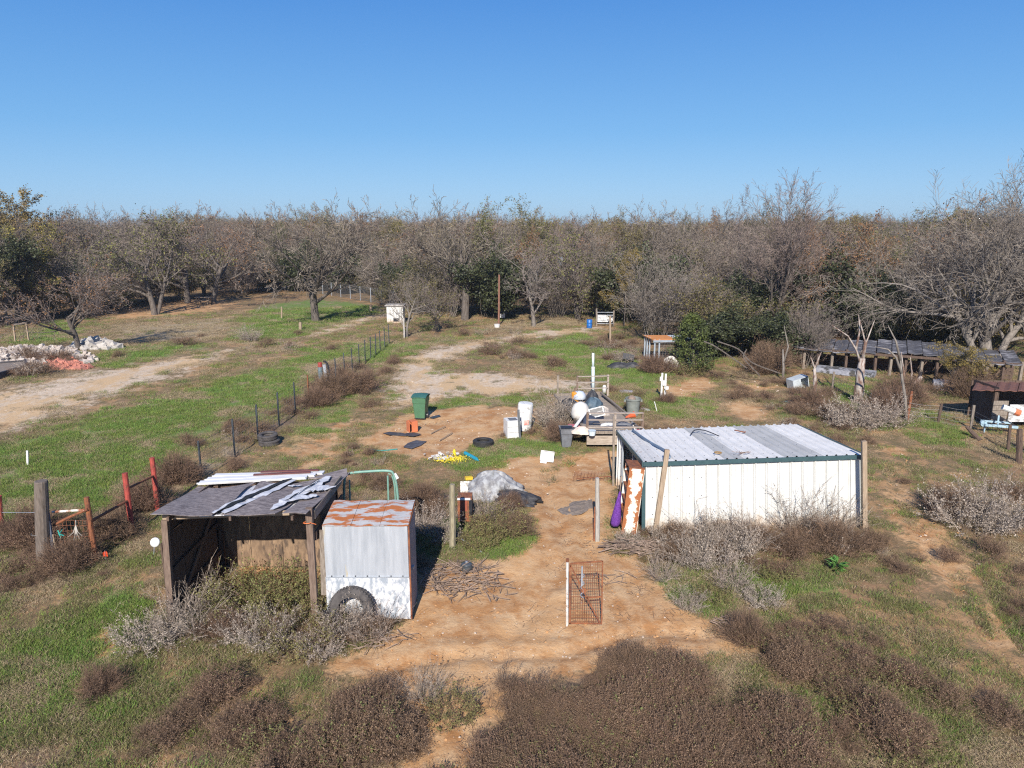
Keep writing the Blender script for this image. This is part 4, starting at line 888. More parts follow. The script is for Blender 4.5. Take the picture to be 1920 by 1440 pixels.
# rusty cabinet on end
cb = G(1178,1000); cab = thing('rusty_cabinet', 'tall narrow white steel cabinet streaked with rust at the open end of the white shed', 'cabinet', (cb.x, cb.y, 0))
ct = PY(1187,866,cb.y+.35); hC = 2.0; lean = Vector((.02,0,0)); wC, dC = .42, .62
cx0 = cb.x-.02; cy0 = cb.y-.12
Mt = Matrix.Rotation(R(5), 3, 'Y'); base = Vector((cx0, cy0, 0))
def cbp(x, y, z): return base+Mt @ Vector((x, y, z))
mb = MB(); mb.box(cbp(0,0,hC/2), (wC,.03,hC), Mt); mb.build('front_panel', edge_rust(), cab)
MB().box(cbp(wC/2+.012,dC/2+.02,hC/2), (.02,dC,hC), Mt).build('side_panel', RUST2, cab)
MB().box(cbp(0,dC+.04,hC/2), (wC,.02,hC), Mt).build('back_panel', RUST2, cab)
MB().box(cbp(0,dC/2+.01,hC+.02), (wC+.03,dC+.06,.03), Mt).build('top_panel', RUST, cab)
for k, z in enumerate((.25,.62,1.0,1.38,1.72)): MB().box(cbp(-.02,dC/2+.01,z), (wC-.03,dC-.04,.03), Mt).build('shelf', RUST, cab)
# purple net bag
PUR = mat('purple_net', (.17,.05,.34), (.09,.02,.2), 40, .85, bump=.8, bscale=60, contrast=(.45,.55))
tp = PY(1163,905,19.3); bt_ = PY(1153,990,19.2)
mb = MB(); prof = [(.02,0),(.13,.03),(.17,.12),(.165,.28),(.13,.5),(.085,.75),(.045,.98),(.012,1.08)]
Ms = Matrix(((.86,0,.10),(0,.8,0),(0,0,1)))
mb.lathe((bt_.x, 19.2, .12), prof, 14, M=Ms); mb.tube([(bt_.x+.11,19.2,1.19),(bt_.x+.16,19.3,1.62)], .015, 5, mi=1)
single('purple_net_bag', mb, [PUR, W_TAN], 'purple net bag hanging in a long teardrop beside the rusty cabinet', 'bag', (bt_.x, 19.2, .1), smooth=True)
# gate side post pair
b0 = G(1120,1012); pole('wooden_post', b0, PY(1120,896,b0.y), .12, .1, mat('pale_grey_post', (.45,.43,.39), (.28,.26,.23), 9, .9, bump=.4, stretch=(4,4,.6)), 'pale grey round post beside the purple bag', n=8)
pole('iron_stake', b0+Vector((-.09,.02,0)), b0+Vector((-.09,.02,.98)), .045, .03, RUST, 'short rusty iron stake tight against the pale grey post', 'stake')
# ================================================================ open timber shed
FL = G(323,1172); FRp = G(592,1168)
flT = PY(309,972,FL.y); frT = PY(580,962,FRp.y)
osh = thing('open_timber_shed', 'open fronted dark timber shed with a torn shingle roof and weeds inside', 'shed', (FL.x, FL.y, 0))
BK = 16.95; BLp = Vector((FL.x-.02, BK, 0)); BRp = Vector((FRp.x-.05, BK, 0))
zb = 2.33
def post_(a, b_, w=.12, m=W_BROWN, nm='post'): return MB().beam(a, b_, w, w*.8, up=(0,1,0)).build(nm, m, osh)
post_(FL-Vector((0,0,.2)), flT-Vector((0,0,.03)), .13); post_(FRp-Vector((0,0,.2)), frT+Vector((0,0,.12)), .14)
post_(BLp+Vector((.1,-.08,0)), BLp+Vector((.1,-.08,zb)), .11, W_DARK); post_(BRp+Vector((-.1,-.08,0)), BRp+Vector((-.1,-.08,zb)), .11, W_DARK)
post_(FRp+Vector((.28,.55,0)), FRp+Vector((.22,.55,2.2)), .09, W_TAN); post_(FRp+Vector((.42,.9,0)), FRp+Vector((.40,.9,2.3)), .1, W_DARK)
# left wall boards (run front to back), right wall part boards, back plywood
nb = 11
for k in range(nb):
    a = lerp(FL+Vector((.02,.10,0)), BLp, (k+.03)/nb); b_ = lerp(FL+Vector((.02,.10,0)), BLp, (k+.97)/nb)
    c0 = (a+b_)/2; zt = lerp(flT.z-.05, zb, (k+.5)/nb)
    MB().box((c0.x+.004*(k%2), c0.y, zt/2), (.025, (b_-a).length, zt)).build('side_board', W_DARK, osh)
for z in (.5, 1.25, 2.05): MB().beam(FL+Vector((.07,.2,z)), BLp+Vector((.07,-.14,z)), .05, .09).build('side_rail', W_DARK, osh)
MB().beam(FL+Vector((.075,.3,.3)), BLp+Vector((.075,-.2,1.75)), .03, .10).build('brace', W_BROWN, osh)
for k in range(3):
    MB().box((FL.x-.12-.02*k, FL.y+.35+.1*k, 1.0), (.03, .42, 1.75)).build('loose_board', W_DARK, osh)
MB().box((FRp.x+.02, FRp.y+.62+.9, 1.15), (.02, 1.3, 2.3)).build('side_sheet', W_DARK, osh)
for k, (z, m_) in enumerate(((2.28, W_OLD),(1.78, W_DARK))):
    MB().beam(FRp+Vector((.09,.10,z+.25)), BRp+Vector((.10,0,z+.1)), .04, .2).build('side_board', m_, osh)
MB().box((FRp.x+.24, FRp.y+.2, 1.35), (.22, .03, 1.55), (0,R(2),0)).build('loose_board', W_OLD, osh)
wB = BRp.x-BLp.x
bx = [0,.26,.52,.78,1.0]
for i in range(4):
    x0, x1 = BLp.x+wB*bx[i]+.006, BLp.x+wB*bx[i+1]-.006
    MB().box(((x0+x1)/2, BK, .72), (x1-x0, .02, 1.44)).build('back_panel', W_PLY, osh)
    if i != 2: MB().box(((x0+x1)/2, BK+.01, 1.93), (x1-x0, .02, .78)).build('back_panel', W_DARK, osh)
    else:
        MB().box(((x0+x1)/2, BK+.01, 1.52), (x1-x0, .02, .10)).build('window_sill_board', W_DARK, osh); MB().box(((x0+x1)/2, BK+.01, 2.2), (x1-x0, .02, .24)).build('back_panel', W_DARK, osh)
MB().beam(BLp+Vector((0,-.04,1.47)), BRp+Vector((0,-.04,1.47)), .09, .05).build('back_rail', W_DARK, osh)
MB().beam(flT+Vector((-.05,.02,.02)), frT+Vector((.05,.02,.02)), .05, .10).build('front_beam', W_TAN, osh)
# roof: decking sheets with torn shingle felt and white flashing strips
SH = mat('grey_shingle_felt', (.31,.265,.255), (.15,.125,.125), 7, .95, bump=.5, stretch=(1,3.2,1), bscale=30, contrast=(.42,.58), detail=3)
TARB_ = mat('gap_shade_black', (.02,.02,.02), None, 8)  # black for strips that paint the shaded gaps between torn roof sheets
WST = mat('torn_white_underlay', (.74,.74,.75), (.55,.56,.6), 5, .7, bump=.3, c3=(.14,.13,.13), c3amt=.22, c3scale=9)
rA = PY(282,969,FL.y-.35); rB = PY(574,966,FRp.y-.35); rC = PY(652,894,17.25); rD = PY(374,911,16.75)
rA.z += .02
RQ = quad(rA, rB, rC+Vector((-.02,0,0)), rD)
rn = random.Random(8)
def sheet(u0, u1, v0, v1, m, nm, lift=0, seed=0, curl=.03, thick=.012, lab=None):
    rr = random.Random(seed); ph = rr.uniform(0,6)
    def fn(u, v):
        uu = lerp(u0, u1, u) if not callable(u0) else lerp(u0(v), u1(v), u); vv = lerp(v0, v1, v) if not callable(v1) else lerp(v0, v1(u), v)
        return RQ(uu, vv)+Vector((0,0,lift+curl*math.sin(uu*14+ph)*math.sin(vv*5+ph)-.05*math.sin(uu*math.pi*3)*vv*.6))
    MB().grid(fn, 14, 10, thick=(0,0,thick)).build(nm, m, osh, label=lab)
sheet(0, lambda v: .30+.12*v, 0, lambda u: .98-.16*math.sin(u*3.1)*u, SH, 'roof_sheet', .02, 1) if False else None
def uu0(v): return 0.0
def e1(v): return .40-.0*v+.03*math.sin(v*6)
sheet(lambda v: 0, lambda v: .395+.02*math.sin(v*6), 0, lambda u: .99-.15*math.sin(min(1,u*1.0)*3.14)*(.4+u), SH, 'roof_sheet', .02, 1)
sheet(lambda v: .455+.03*math.sin(v*5), lambda v: .80+.02*math.sin(v*7), 0, lambda u: .97-.12*math.sin(u*3.14), SH, 'roof_sheet', .025, 2)
sheet(lambda v: .845+.015*math.sin(v*8), lambda v: 1.0, 0, lambda u: 1.1+.42*0-.35*(1-min(1,u*1.4))*0, SH, 'roof_sheet', .03, 3)
sheet(lambda v: .30+.05*v, lambda v: .56, 0.03, lambda u: .92, WST, 'torn_underlay', -.035, 4, .015)
sheet(lambda v: .70, lambda v: .93, 0.12, lambda u: .98, WST, 'torn_underlay', -.03, 5, .015)
def strip(u0_, u1_, v0_, v1_, m, nm, z): MB().grid(lambda u, v: RQ(lerp(u0_,u1_,u), lerp(v0_,v1_,v))+Vector((0,0,z+.01*math.sin(u*9))), 8, 2, thick=(0,0,.01)).build(nm, m, osh)
def torn(path, w, m, nm, z, seed):
    rr = random.Random(seed); P = curve3([(u, v, 0) for u, v in path], 5); L = []; Rr_ = []
    for i, p in enumerate(P):
        d = P[min(i+1, len(P)-1)]-P[max(i-1, 0)]; d.z = 0; d.normalize(); k = math.sin(math.pi*(i+.35)/(len(P)+.2))**.5
        for lst, sg in ((L, 1), (Rr_, -1)):
            q_ = p+Vector((-d.y, d.x, 0))*sg*w*k*rr.uniform(.6, 1.2); lst.append(RQ(q_.x, q_.y)+Vector((0,0,z+.03*rr.random())))
    n = len(P); mb = MB(); V = L+Rr_; F = [(i+1, i, n+i, n+i+1) for i in range(n-1)]; mb.add(V, F); mb.add([v-Vector((0,0,.006)) for v in V], [tuple(reversed(f)) for f in F]); mb.build(nm, m, osh)
torn([(.40,.0),(.44,.28),(.51,.6),(.585,.93)], .035, WST, 'torn_strip', .05, 1); torn([(.47,.0),(.51,.3),(.58,.55),(.66,.93)], .05, WST, 'torn_strip', .052, 2)
torn([(.43,.0),(.475,.3),(.545,.58),(.625,.95)], .026, TARB_, 'torn_gap_shade', .075, 3)
torn([(.75,.08),(.79,.35),(.84,.65),(.88,.97)], .055, WST, 'torn_strip', .055, 4); torn([(.79,.55),(.87,.58),(.95,.60),(1.0,.58)], .08, WST, 'torn_strip', .06, 5); torn([(.81,.28),(.88,.36),(.95,.40)], .05, WST, 'torn_strip', .062, 6); torn([(.66,.74),(.71,.71),(.76,.73)], .02, WST, 'torn_strip', .055, 7)
torn([(.79,.25),(.82,.52),(.86,.80)], .007, TARB_, 'torn_gap_shade', .085, 8)
WS = mat('white_metal_flashing', (.78,.78,.78), (.66,.66,.66), 3, .4, bump=.03); MAR = mat('maroon_flashing', (.17,.06,.05), (.11,.04,.035), 4, .6, bump=.05)
rE = PY(398,893,17.75); rF = PY(612,889,17.75)
for k in range(3):
    t = k/2.2; a = lerp(rD+Vector((.0,.0,.03)), rE, t*.95)+Vector((.05*k,0,.05)); b_ = lerp(lerp(rD, rC, .72), rF, t*.95)+Vector((.0,0,.06))
    MB().beam(a, b_, .24, .03).build('flashing_strip', WS, osh)
    MB().beam(a+Vector((0,-.13,.03)), b_+Vector((0,-.13,.03)), .03, .03).build('flashing_rib', WS, osh)
    if k: MB().beam(lerp(a, b_, .38)+Vector((.1,.10,.04)), lerp(a, b_, 1.0)+Vector((-.15,.10,.04)), .09, .025).build('flashing_strip', MAR, osh, label='maroon flashing strip')
MB().grid(lambda u, v: lerp(lerp(lerp(rD, rC, .70), rC, u), lerp(rF, rC+Vector((-.15,.55,.02)), u), v)+Vector((0,0,.02)), 6, 3, thick=(0,0,.02)).build('roof_sheet', SH, osh)
for t in (.1,.5,.9): MB().beam(RQ(t,.02)-Vector((0,0,.09)), RQ(t,.98)-Vector((0,0,.09)), .05, .09).build('rafter', W_DARK, osh)
mb = MB(); p = FRp+Vector((-.02,-.08,2.42)); mb.tube([p+Vector((.08*math.cos(a*.7), .05*math.sin(a*.7), 0)) for a in range(9)], .009, 4, closed=True); mb.tube([p+Vector((.06,0,0)), p+Vector((.2,-.02,-.03))], .007, 4)
single('orange_string', mb, mat('orange_string', (.75,.20,.06)), 'orange string tied round the right front post of the timber shed', 'string', tuple(p))
# red flowered vine seen through the back window
mb = MB(); rn = random.Random(9)
for i in range(240):
    p = Vector((rn.uniform(-5.75,-5.0), BK+.35+rn.uniform(-.1,.2), rn.uniform(1.3,1.95))); dab(mb, p, .04, rn, 0 if rn.random() < .55 else 1)
for i in range(14): x = rn.uniform(-5.7,-5.05); mb.tube([(x,BK+.4,0),(x+rn.uniform(-.1,.1),BK+.35,1.9)], .01, 3, mi=1)
single('red_berry_bush', mb, [mat('crimson_leaves', (.40,.03,.05), (.2,.02,.03), 3, .8, bump=0, island=.3), OLIVE], 'crimson leaved plant seen through the opening in the back of the timber shed', 'plant', (-5.4,BK+.35,0))
p = G(612,1172); mb = MB(); mb.lathe((p.x,p.y,0), [(.09,0),(.1,.16),(.09,.3),(.05,.34)], 10)
single('black_drain_stub', mb, BLKP, 'black drain stub at the foot of the right shed post', 'pipe', (p.x,p.y,0), smooth=True)
# ================================================================ galvanised box
bfl = G(619,1150); bfr = G(769,1161); x0, x1, yf, ybk = bfl.x+.02, bfr.x, 14.45, 15.5
zf = 2.22; zt = 2.36; ysl = 14.62
TILT = Matrix.Rotation(R(-1.2), 3, 'Y')
box_ = thing('galvanised_box', 'tall boxy sheet metal hutch, grey above and white below, with a rusty top', 'hutch', ((x0+x1)/2, yf, 0))
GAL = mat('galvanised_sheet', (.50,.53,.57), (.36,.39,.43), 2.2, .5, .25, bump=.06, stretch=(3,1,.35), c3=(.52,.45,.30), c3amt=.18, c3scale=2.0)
WSH = mat('white_streaked_sheet', (.66,.67,.69), (.32,.36,.41), 6, .6, .1, bump=.08, stretch=(1.5,1,.8), contrast=(.42,.56))
TOPM = mat('rust_patched_top', (.52,.51,.50), (.38,.38,.38), 5, .6, .1, bump=.2, c3=(.42,.14,.04), c3amt=.50, c3scale=2.2, stretch=(.7,2.4,1))
mid_ = 1.02
ufp = MB().box(((x0+x1)/2, yf, (zf+mid_)/2), (x1-x0, .025, zf-mid_)).build('upper_front_panel', GAL, box_)
MB().box(((x0+x1)/2, yf-.012, mid_/2), (x1-x0+.02, .025, mid_-.004)).build('lower_front_panel', WSH, box_)
MB().beam((x0,yf-.03,mid_), (x1,yf-.03,mid_), .018, .02).build('seam', METG, box_)
for k in range(7): MB().lathe((lerp(x0,x1,(k+.5)/7), yf-.03, mid_+.03), [(.012,-.01),(.012,.01)], 6, M=Matrix.Rotation(R(90),3,'X')).build('rivet', BLKP, ufp)
MB().box((x1+.012, (yf+ybk)/2, zf/2), (.025, ybk-yf-.03, zf)).build('side_panel', mat('shade_darkened_sheet', (.20,.21,.27), (.14,.15,.19), 3, .6, .1), box_)  # right side darker and bluer than the rest, its shade put into the colour
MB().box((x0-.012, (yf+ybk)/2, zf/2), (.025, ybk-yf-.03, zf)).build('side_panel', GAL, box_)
MB().box(((x0+x1)/2, ybk, zf/2), (x1-x0, .025, zf)).build('back_panel', GAL, box_)
for i in range(3):
    a, b_ = lerp(x0-.02, x1+.03, i/3+.002), lerp(x0-.02, x1+.03, (i+1)/3-.002)
    MB().grid(lambda u, v: Vector((lerp(a,b_,u), lerp(yf-.03, ybk+.05, v), zf+.02+.003*i+.14*min(1,v*1.2)+.012*math.sin(u*7+i*3))), 5, 4, thick=(0,0,.01)).build('top_sheet', TOPM, box_)
MB().beam((x1+.03, yf-.01, 0), (x1+.03, yf-.01, zf), .035, .035).build('corner_angle', RUST, box_)
MB().beam((x1+.03, ybk, zf+.12), (x1+.03, yf, zf+.0), .03, .04).build('edge_angle', RUST, box_)
MB().box((x1+.05, yf+.3, 1.1), (.05,.12,.05)).build('latch', METG, box_)
# tyres
def tyre(c, Rr, w, label, M=None, group=None, inner=.58):
    mb = MB(); prof = []
    for k in range(15):
        a = -math.pi*.5+2*math.pi*k/14
        prof.append(None)
    ro, ri = Rr, Rr*inner; hw = w/2
    pr = [(ri,-hw*.55),(ri*1.06,-hw*.9),(lerp(ri,ro,.5),-hw),(ro*.93,-hw*.92),(ro*.985,-hw*.72),(ro,-hw*.3),(ro*.985,-hw*.26),(ro*.985,-hw*.2),(ro,-hw*.16),(ro,hw*.16),(ro*.985,hw*.2),(ro*.985,hw*.26),(ro,hw*.3),(ro*.985,hw*.72),(ro*.93,hw*.92),(lerp(ri,ro,.5),hw),(ri*1.06,hw*.9),(ri,hw*.55),(ri*1.05,hw*.3),(ri*1.2,0),(ri*1.05,-hw*.3),(ri,-hw*.55)]
    V = []; n = 40
    for (r_, z) in pr:
        for j in range(n):
            a = 2*math.pi*j/n; p = Vector((r_*math.cos(a), r_*math.sin(a), z)); V.append((M @ p if M else p)+Vector(c))
    F = [(i*n+j, i*n+(j+1)%n, (i+1)*n+(j+1)%n, (i+1)*n+j) for i in range(len(pr)-1) for j in range(n)]
    mb.add(V, F); mb2 = MB()
    for j in range(n):   # tread lugs
        a = 2*math.pi*(j+.5)/n; q = Matrix.Rotation(a, 3, 'Z'); MM = (M @ q) if M else q
        mb.box(Vector(c)+MM @ Vector((ro*1.002,0,hw*.52)), (.02, ro*.10, hw*.34), MM); mb.box(Vector(c)+MM @ Vector((ro*1.002,0,-hw*.52)), (.02, ro*.10, hw*.34), MM)
    return single('tyre', mb, BLACK, label, 'tyre', tuple(c), group, smooth=False)
TYL = mat('dusty_tyre', (.10,.09,.085), (.045,.04,.04), 6, .85, bump=.3); _save = BLACK; BLACK = TYL
tc_ = G(664,1172); Mv = Matrix.Rotation(R(78), 3, 'X')
tyre((-3.52, 14.12, .42), .48, .26, 'large worn tyre standing against the white lower panel of the metal hutch', Mv, inner=.56)
a = GZ(505,833); tyre((a.x,a.y,a.z+.10), .40, .22, 'lower tyre of the two stacked beside the dark fence post'); tyre((a.x-.06,a.y+.06,a.z+.33), .38, .2, 'upper tyre of the two stacked beside the dark fence post', Matrix.Rotation(R(5),3,'X'))
BLACK = _save
a = GZ(906,835); tyre((a.x,a.y,a.z+.12), .41, .24, 'single black tyre lying flat on the grass near the white cabinets')
# green pipe frame behind the shed
gp = thing('green_pipe_gate', 'pale green bent pipe frame standing behind the metal hutch', 'pipe frame', tuple(G(700,948)))
yg = 17.6
A0 = PY(649,948,yg); 
def gpx(px, py): return PY(px, py, yg)
MB().tube(curve3([gpx(645,960), gpx(646,900), gpx(655,888), gpx(690,884), gpx(728,883), gpx(738,890), gpx(744,915), gpx(748,960)], 6), .035, 8).build('outer_hoop', GPIPE, gp, smooth=True)
MB().tube([gpx(655,900), gpx(657,960)], .024, 7).build('upright', GPIPE, gp); MB().tube([gpx(727,892), gpx(729,960)], .024, 7).build('upright', GPIPE, gp)
MB().tube(curve3([gpx(728,888), gpx(735,893), gpx(740,915), gpx(742,960)], 5), .02, 7).build('inner_hoop', GPIPE, gp)
MB().box(gpx(742,893), (.10,.03,.16), (0,R(-30),0)).build('white_tag', WHITEP, gp)
MB().tube([gpx(640,950), gpx(735,947)], .02, 6).build('bottom_rail', BLKP, gp)
# ================================================================ wire gate in the path
g0 = G(1064,1172); gate = thing('wire_gate', 'small rusty wire mesh gate on a pale pole standing in the dirt path', 'gate', (g0.x, g0.y, 0))
gh = PY(1064,1052,g0.y).z; gw = PY(1127,1172,g0.y).x-g0.x-.03; gx, gy = g0.x+.02, g0.y
WP = mat('chalky_white_pole', (.66,.66,.64), (.5,.48,.45), 6, .6, c3=(.28,.13,.07), c3amt=.3, c3scale=7)
MB().tube([(gx-.03,gy-.03,0),(gx-.05,gy-.03,gh)], .028, 8).build('pole', WP, gate); MB().tube([(gx-.05,gy-.03,gh),(gx-.05,gy-.03,gh+.07)], .034, 8).build('pole_cap', RUST, gate)
for nm, a, b_ in (('top_rail', (.02,gh-.06), (gw,gh)), ('bottom_rail', (.02,.05), (gw,.04)), ('left_stile', (.03,.03), (.01,gh-.06)), ('right_stile', (gw+.02,.02), (gw,gh)), ('diagonal_brace', (.02,gh-.1), (gw-.02,.06)), ('middle_rail', (gw*.5,gh*.43), (gw,gh*.45))):
    MB().beam((gx+a[0],gy,a[1]), (gx+b_[0],gy,b_[1]), .03, .022, up=(0,1,0)).build(nm, RUST, gate)
mb = MB()
nvw, nhw = 14, 18
for i in range(1, nvw): x = gw*i/nvw; mb.beam((gx+x,gy+.014,.04), (gx+x,gy+.014,gh-.03), .008, .008)
for i in range(1, nhw): z = gh*i/nhw; mb.beam((gx+.02,gy+.018,z), (gx+gw,gy+.018,z), .006 if i % 2 else .009, .007)
mb.build('wire_mesh', RUST, gate)
MB().box((gx+gw*.38,gy-.03,gh*.78), (.035,.03,gh*.3)).build('latch_bar', METG, gate)
mb = MB()
for k in range(26):
    a = k*.75; mb.tube([(gx+gw*(.40+.05*math.sin(a)), gy-.05, gh*.82-k*.022), (gx+gw*(.40+.05*math.sin(a+1)), gy-.04, gh*.82-(k+1)*.022)], .009, 4)
mb.build('chain', METG, gate)
MB().lathe((gx+gw*.45,gy-.04,gh*.56), [(.06,-.012),(.06,.012)], 12, M=Matrix.Rotation(R(90),3,'X')).build('lock_disc', RUST, gate)
# ================================================================ post, rusty stove, tarpaulin heap, pot
b0 = G(848,1030); pole('wooden_post', b0, PY(848,908,b0.y), .16, .13, mat('lichened_post', (.36,.32,.22), (.20,.17,.11), 8, .9, bump=.4, stretch=(4,4,.6)), 'squarish lichen stained post standing beside the rusty stove', n=6)
s0 = G(872,985); st_ = thing('rusty_stove', 'rusty red iron stove half hidden in weeds beside the lichen stained post', 'stove', (s0.x, s0.y, 0))
MB().box((s0.x,s0.y+.2,.50), (.42,.42,.75)).build('body', RUST, st_); MB().box((s0.x-.03,s0.y-.02,.62), (.22,.02,.34)).build('door', mat('red_rust', (.34,.09,.05), (.2,.05,.03), 6), st_); MB().box((s0.x-.02,s0.y-.04,.84), (.38,.05,.05)).build('white_bar', WHITEP, st_)
MB().box((s0.x+.17,s0.y-.01,.55), (.09,.03,.5)).build('gap_shade_strip', BLKP, st_)  # solid black strip stands in for the shade of a gap
a = G(873,926); mb = MB(); mb.box((a.x,a.y,.22), (.34,.03,.42), (R(-12),0,R(8)))
single('marble_slab', mb, mat('mottled_slab', (.68,.66,.62), (.3,.28,.25), 14, .6, contrast=(.42,.5)), 'small mottled white slab leaning behind the rusty stove', 'slab', tuple(a))
mb = MB(); a = G(879,899); mb.box((a.x,a.y,.05), (.26,.16,.1), (0,0,.3)); single('yellow_block', mb, mat('yellow_plastic', (.72,.50,.04), (.6,.4,.03), 4), 'small yellow block on the dirt behind the tarpaulin heap', 'block', tuple(a))
def blob(c, r, seed, m, name, label, cat, nu=20, nv=12, fold=.12, power=1.0, zr=0):
    rr = random.Random(seed); ph = [rr.uniform(0,6.28) for _ in range(6)]; mb = MB(); c = Vector(c)
    rot = Matrix.Rotation(zr, 3, 'Z')
    def fn(u, v):
        a = u*2*math.pi; e = v*math.pi*.5
        k = 1+fold*(math.sin(3*a+ph[0]+3*e)+.6*math.sin(7*a+ph[1]-5*e)+.5*math.sin(11*a+ph[2]+9*e)+.35*math.sin(19*a+ph[3]+6*e))*(1-.6*v)
        return c+rot @ Vector((r[0]*math.cos(a)*math.cos(e)**power*k, r[1]*math.sin(a)*math.cos(e)**power*k, r[2]*math.sin(e)*(1+fold*.5*math.sin(5*a+ph[4]))))
    mb.grid(fn, nu, nv); return single(name, mb, m, label, cat, tuple(c), smooth=True)
TARP = mat('grey_tarpaulin', (.36,.37,.38), (.20,.20,.21), 5, .7, bump=.5, contrast=(.42,.56)); TARB = mat('black_tarpaulin', (.05,.05,.055), (.025,.025,.03), 6, .6, bump=.6, bscale=18)
a = G(925,930); blob((a.x,a.y+.3,-.02), (.85,.7,.72), 4, TARP, 'tarpaulin_heap', 'crumpled grey tarpaulin heap in the weeds behind the rusty stove', 'tarpaulin', 60, 26, .20)
a = G(965,938); blob((a.x,a.y,-.02), (.85,.42,.34), 6, TARB, 'black_sheeting', 'black plastic sheeting trailing down the right side of the tarpaulin heap', 'sheeting', 40, 14, .16, zr=-.35)
a = G(875,1070); pot = thing('cooking_pot', 'dark grey lidded cooking pot standing among cut branches', 'pot', tuple(a))
POTM = mat('dark_enamel', (.10,.115,.13), (.07,.08,.09), 6, .4, .2)
MB().lathe(a, [(.12,0),(.145,.02),(.15,.16),(.155,.17),(.145,.175)], 18).build('body', POTM, pot, smooth=False)
lid_ = MB().lathe(a+Vector((0,0,.176)), [(.15,0),(.13,.03),(.05,.05),(.001,.055)], 18).build('lid', POTM, pot, smooth=True); MB().lathe(a+Vector((0,0,.23)), [(.03,0),(.03,.03),(.001,.035)], 8).build('knob', METG, lid_)
for s_ in (-1, 1): MB().tube([a+Vector((s_*.15,-.03,.12)), a+Vector((s_*.19,0,.12)), a+Vector((s_*.15,.03,.12))], .01, 5).build('handle', POTM, pot)
def branch_pile(c, rx, ry, n, L_, seed, label, m=None, name='branch_pile', rmax=.018, hgt_=.25, ang=None):
    rn = random.Random(seed); mb = MB(); c = Vector(c)
    for i in range(n):
        q = math.sqrt(rn.random()); t = rn.uniform(0,6.28); p = c+Vector((rx*q*math.cos(t), ry*q*math.sin(t), rn.uniform(.02, hgt_)*(1-q*.7)))
        a = rn.gauss(ang, .5) if ang is not None else rn.uniform(0,6.28); l = L_*rn.uniform(.35,1.1); d = Vector((math.cos(a), math.sin(a), rn.gauss(0,.16)))
        p1 = p-d*l/2; p2 = p+Vector((rn.gauss(0,.04),rn.gauss(0,.04),.03)); p3 = p+d*l/2; r0 = rmax*rn.uniform(.25,1)
        for q_ in (p1,p3): q_.z = max(q_.z, .01)
        mb.tube([p1,p2,p3], [r0,r0*.8,r0*.35], 4, cap=False)
        for k in range(3):
            b0 = p2.lerp(p3, rn.random()); e = b0+(d+rvec(rn,.5)).normalized()*l*.25; e.z = max(e.z,.01); mb.tube([b0,e], [r0*.4,r0*.2], 3, cap=False)
    return single(name, mb, m or [BRUSH], label, 'branches', (c.x,c.y,0))
CUTB = mat('cut_branches', (.30,.22,.17), (.16,.115,.09), 5, .95, bump=.1, island=.3)
branch_pile(G(860,1085), 1.0, .8, 150, .7, 41, 'heap of cut brown branches around the cooking pot', CUTB)
branch_pile(G(900,1110), .9, .5, 30, .6, 42, 'loose branches strewn on the dirt below the cooking pot', CUTB, hgt_=.05)
branch_pile(G(1190,1030), .9, .4, 90, 1.0, 43, 'long heap of cut branches below the rusty cabinet', CUTB, ang=.3)
branch_pile(G(700,1200), .9, .35, 26, .7, 46, 'fallen branches on the dirt in front of the metal hutch', CUTB, hgt_=.05)
branch_pile(G(1150,1085), .6, .4, 14, .6, 47, 'few fallen branches on the dirt right of the wire gate', CUTB, hgt_=.05)
branch_pile(G(1370,1175), .5, .3, 22, .7, 48, 'bleached broken branch at the edge of the brown brush on the right', CUTB, hgt_=.2, ang=-.4)
p1, p2 = G(865,1018), G(908,1040); single('metal_pipe', MB().tube([p1+Vector((0,0,.12)), p2+Vector((0,0,.03))], .02, 7), METG, 'grey metal pipe lying in the weeds above the cooking pot', 'pipe', tuple(p1))
# mesh panel on the ground left of white shed
mb = MB(); a = G(1115,895)
for i in range(13): x = i*.12; mb.beam(a+Vector((-.8+x,-.35,.06)), a+Vector((-.65+x,.45,.05)), .008, .008)
for i in range(8): y = i*.11; mb.beam(a+Vector((-.8+y*.2,-.35+y,.065)), a+Vector((.75+y*.2,-.35+y,.055)), .008, .008)
mb.beam(G(1082,897,.07), G(1150,893,.07), .03, .02)
single('mesh_panel', mb, RUST, 'rusty wire mesh panel lying on the dirt at the open end of the white shed', 'mesh', tuple(a))
def flat_rag(pts, m, name, label, cat, z=.02, th=.012, seed=0):
    rr = random.Random(seed); mb = MB(); P = [G(a, b_)+Vector((0,0,hz(G(a,b_).x, G(a,b_).y)+z)) for a, b_ in pts]; n = len(P); c = sum(P, Vector())/n; c.z += .02
    V = [c]; rings = 4
    for k in range(1, rings+1):
        for p in P: q = lerp(c, p, k/rings); V.append(q+Vector((0,0,rr.uniform(-.012,.03) if k < rings else rr.uniform(-.01,.01))))
    F = [(0, 1+j, 1+(j+1)%n) for j in range(n)]+[(1+(k-1)*n+j, 1+k*n+j, 1+k*n+(j+1)%n, 1+(k-1)*n+(j+1)%n) for k in range(1, rings) for j in range(n)]
    mb.add(V, F); mb.add([Vector(v)-Vector((0,0,th)) for v in V], [tuple(reversed(f)) for f in F])
    e0 = 1+(rings-1)*n; N_ = len(V)
    mb.f += [(e0+j, e0+N_+j, e0+N_+(j+1)%n, e0+(j+1)%n) for j in range(n)]; mb.m += [0]*n
    return single(name, mb, m, label, cat, (c.x, c.y, 0))
MATM = mat('grey_mat', (.27,.22,.18), (.16,.13,.11), 10, .95, bump=.4)
flat_rag([(1045,955),(1075,938),(1110,934),(1112,950),(1090,962),(1060,967)], MATM, 'grey_mat', 'frayed grey mat half buried in the dirt path left of the pale grey post', 'mat', z=-.01, seed=1)
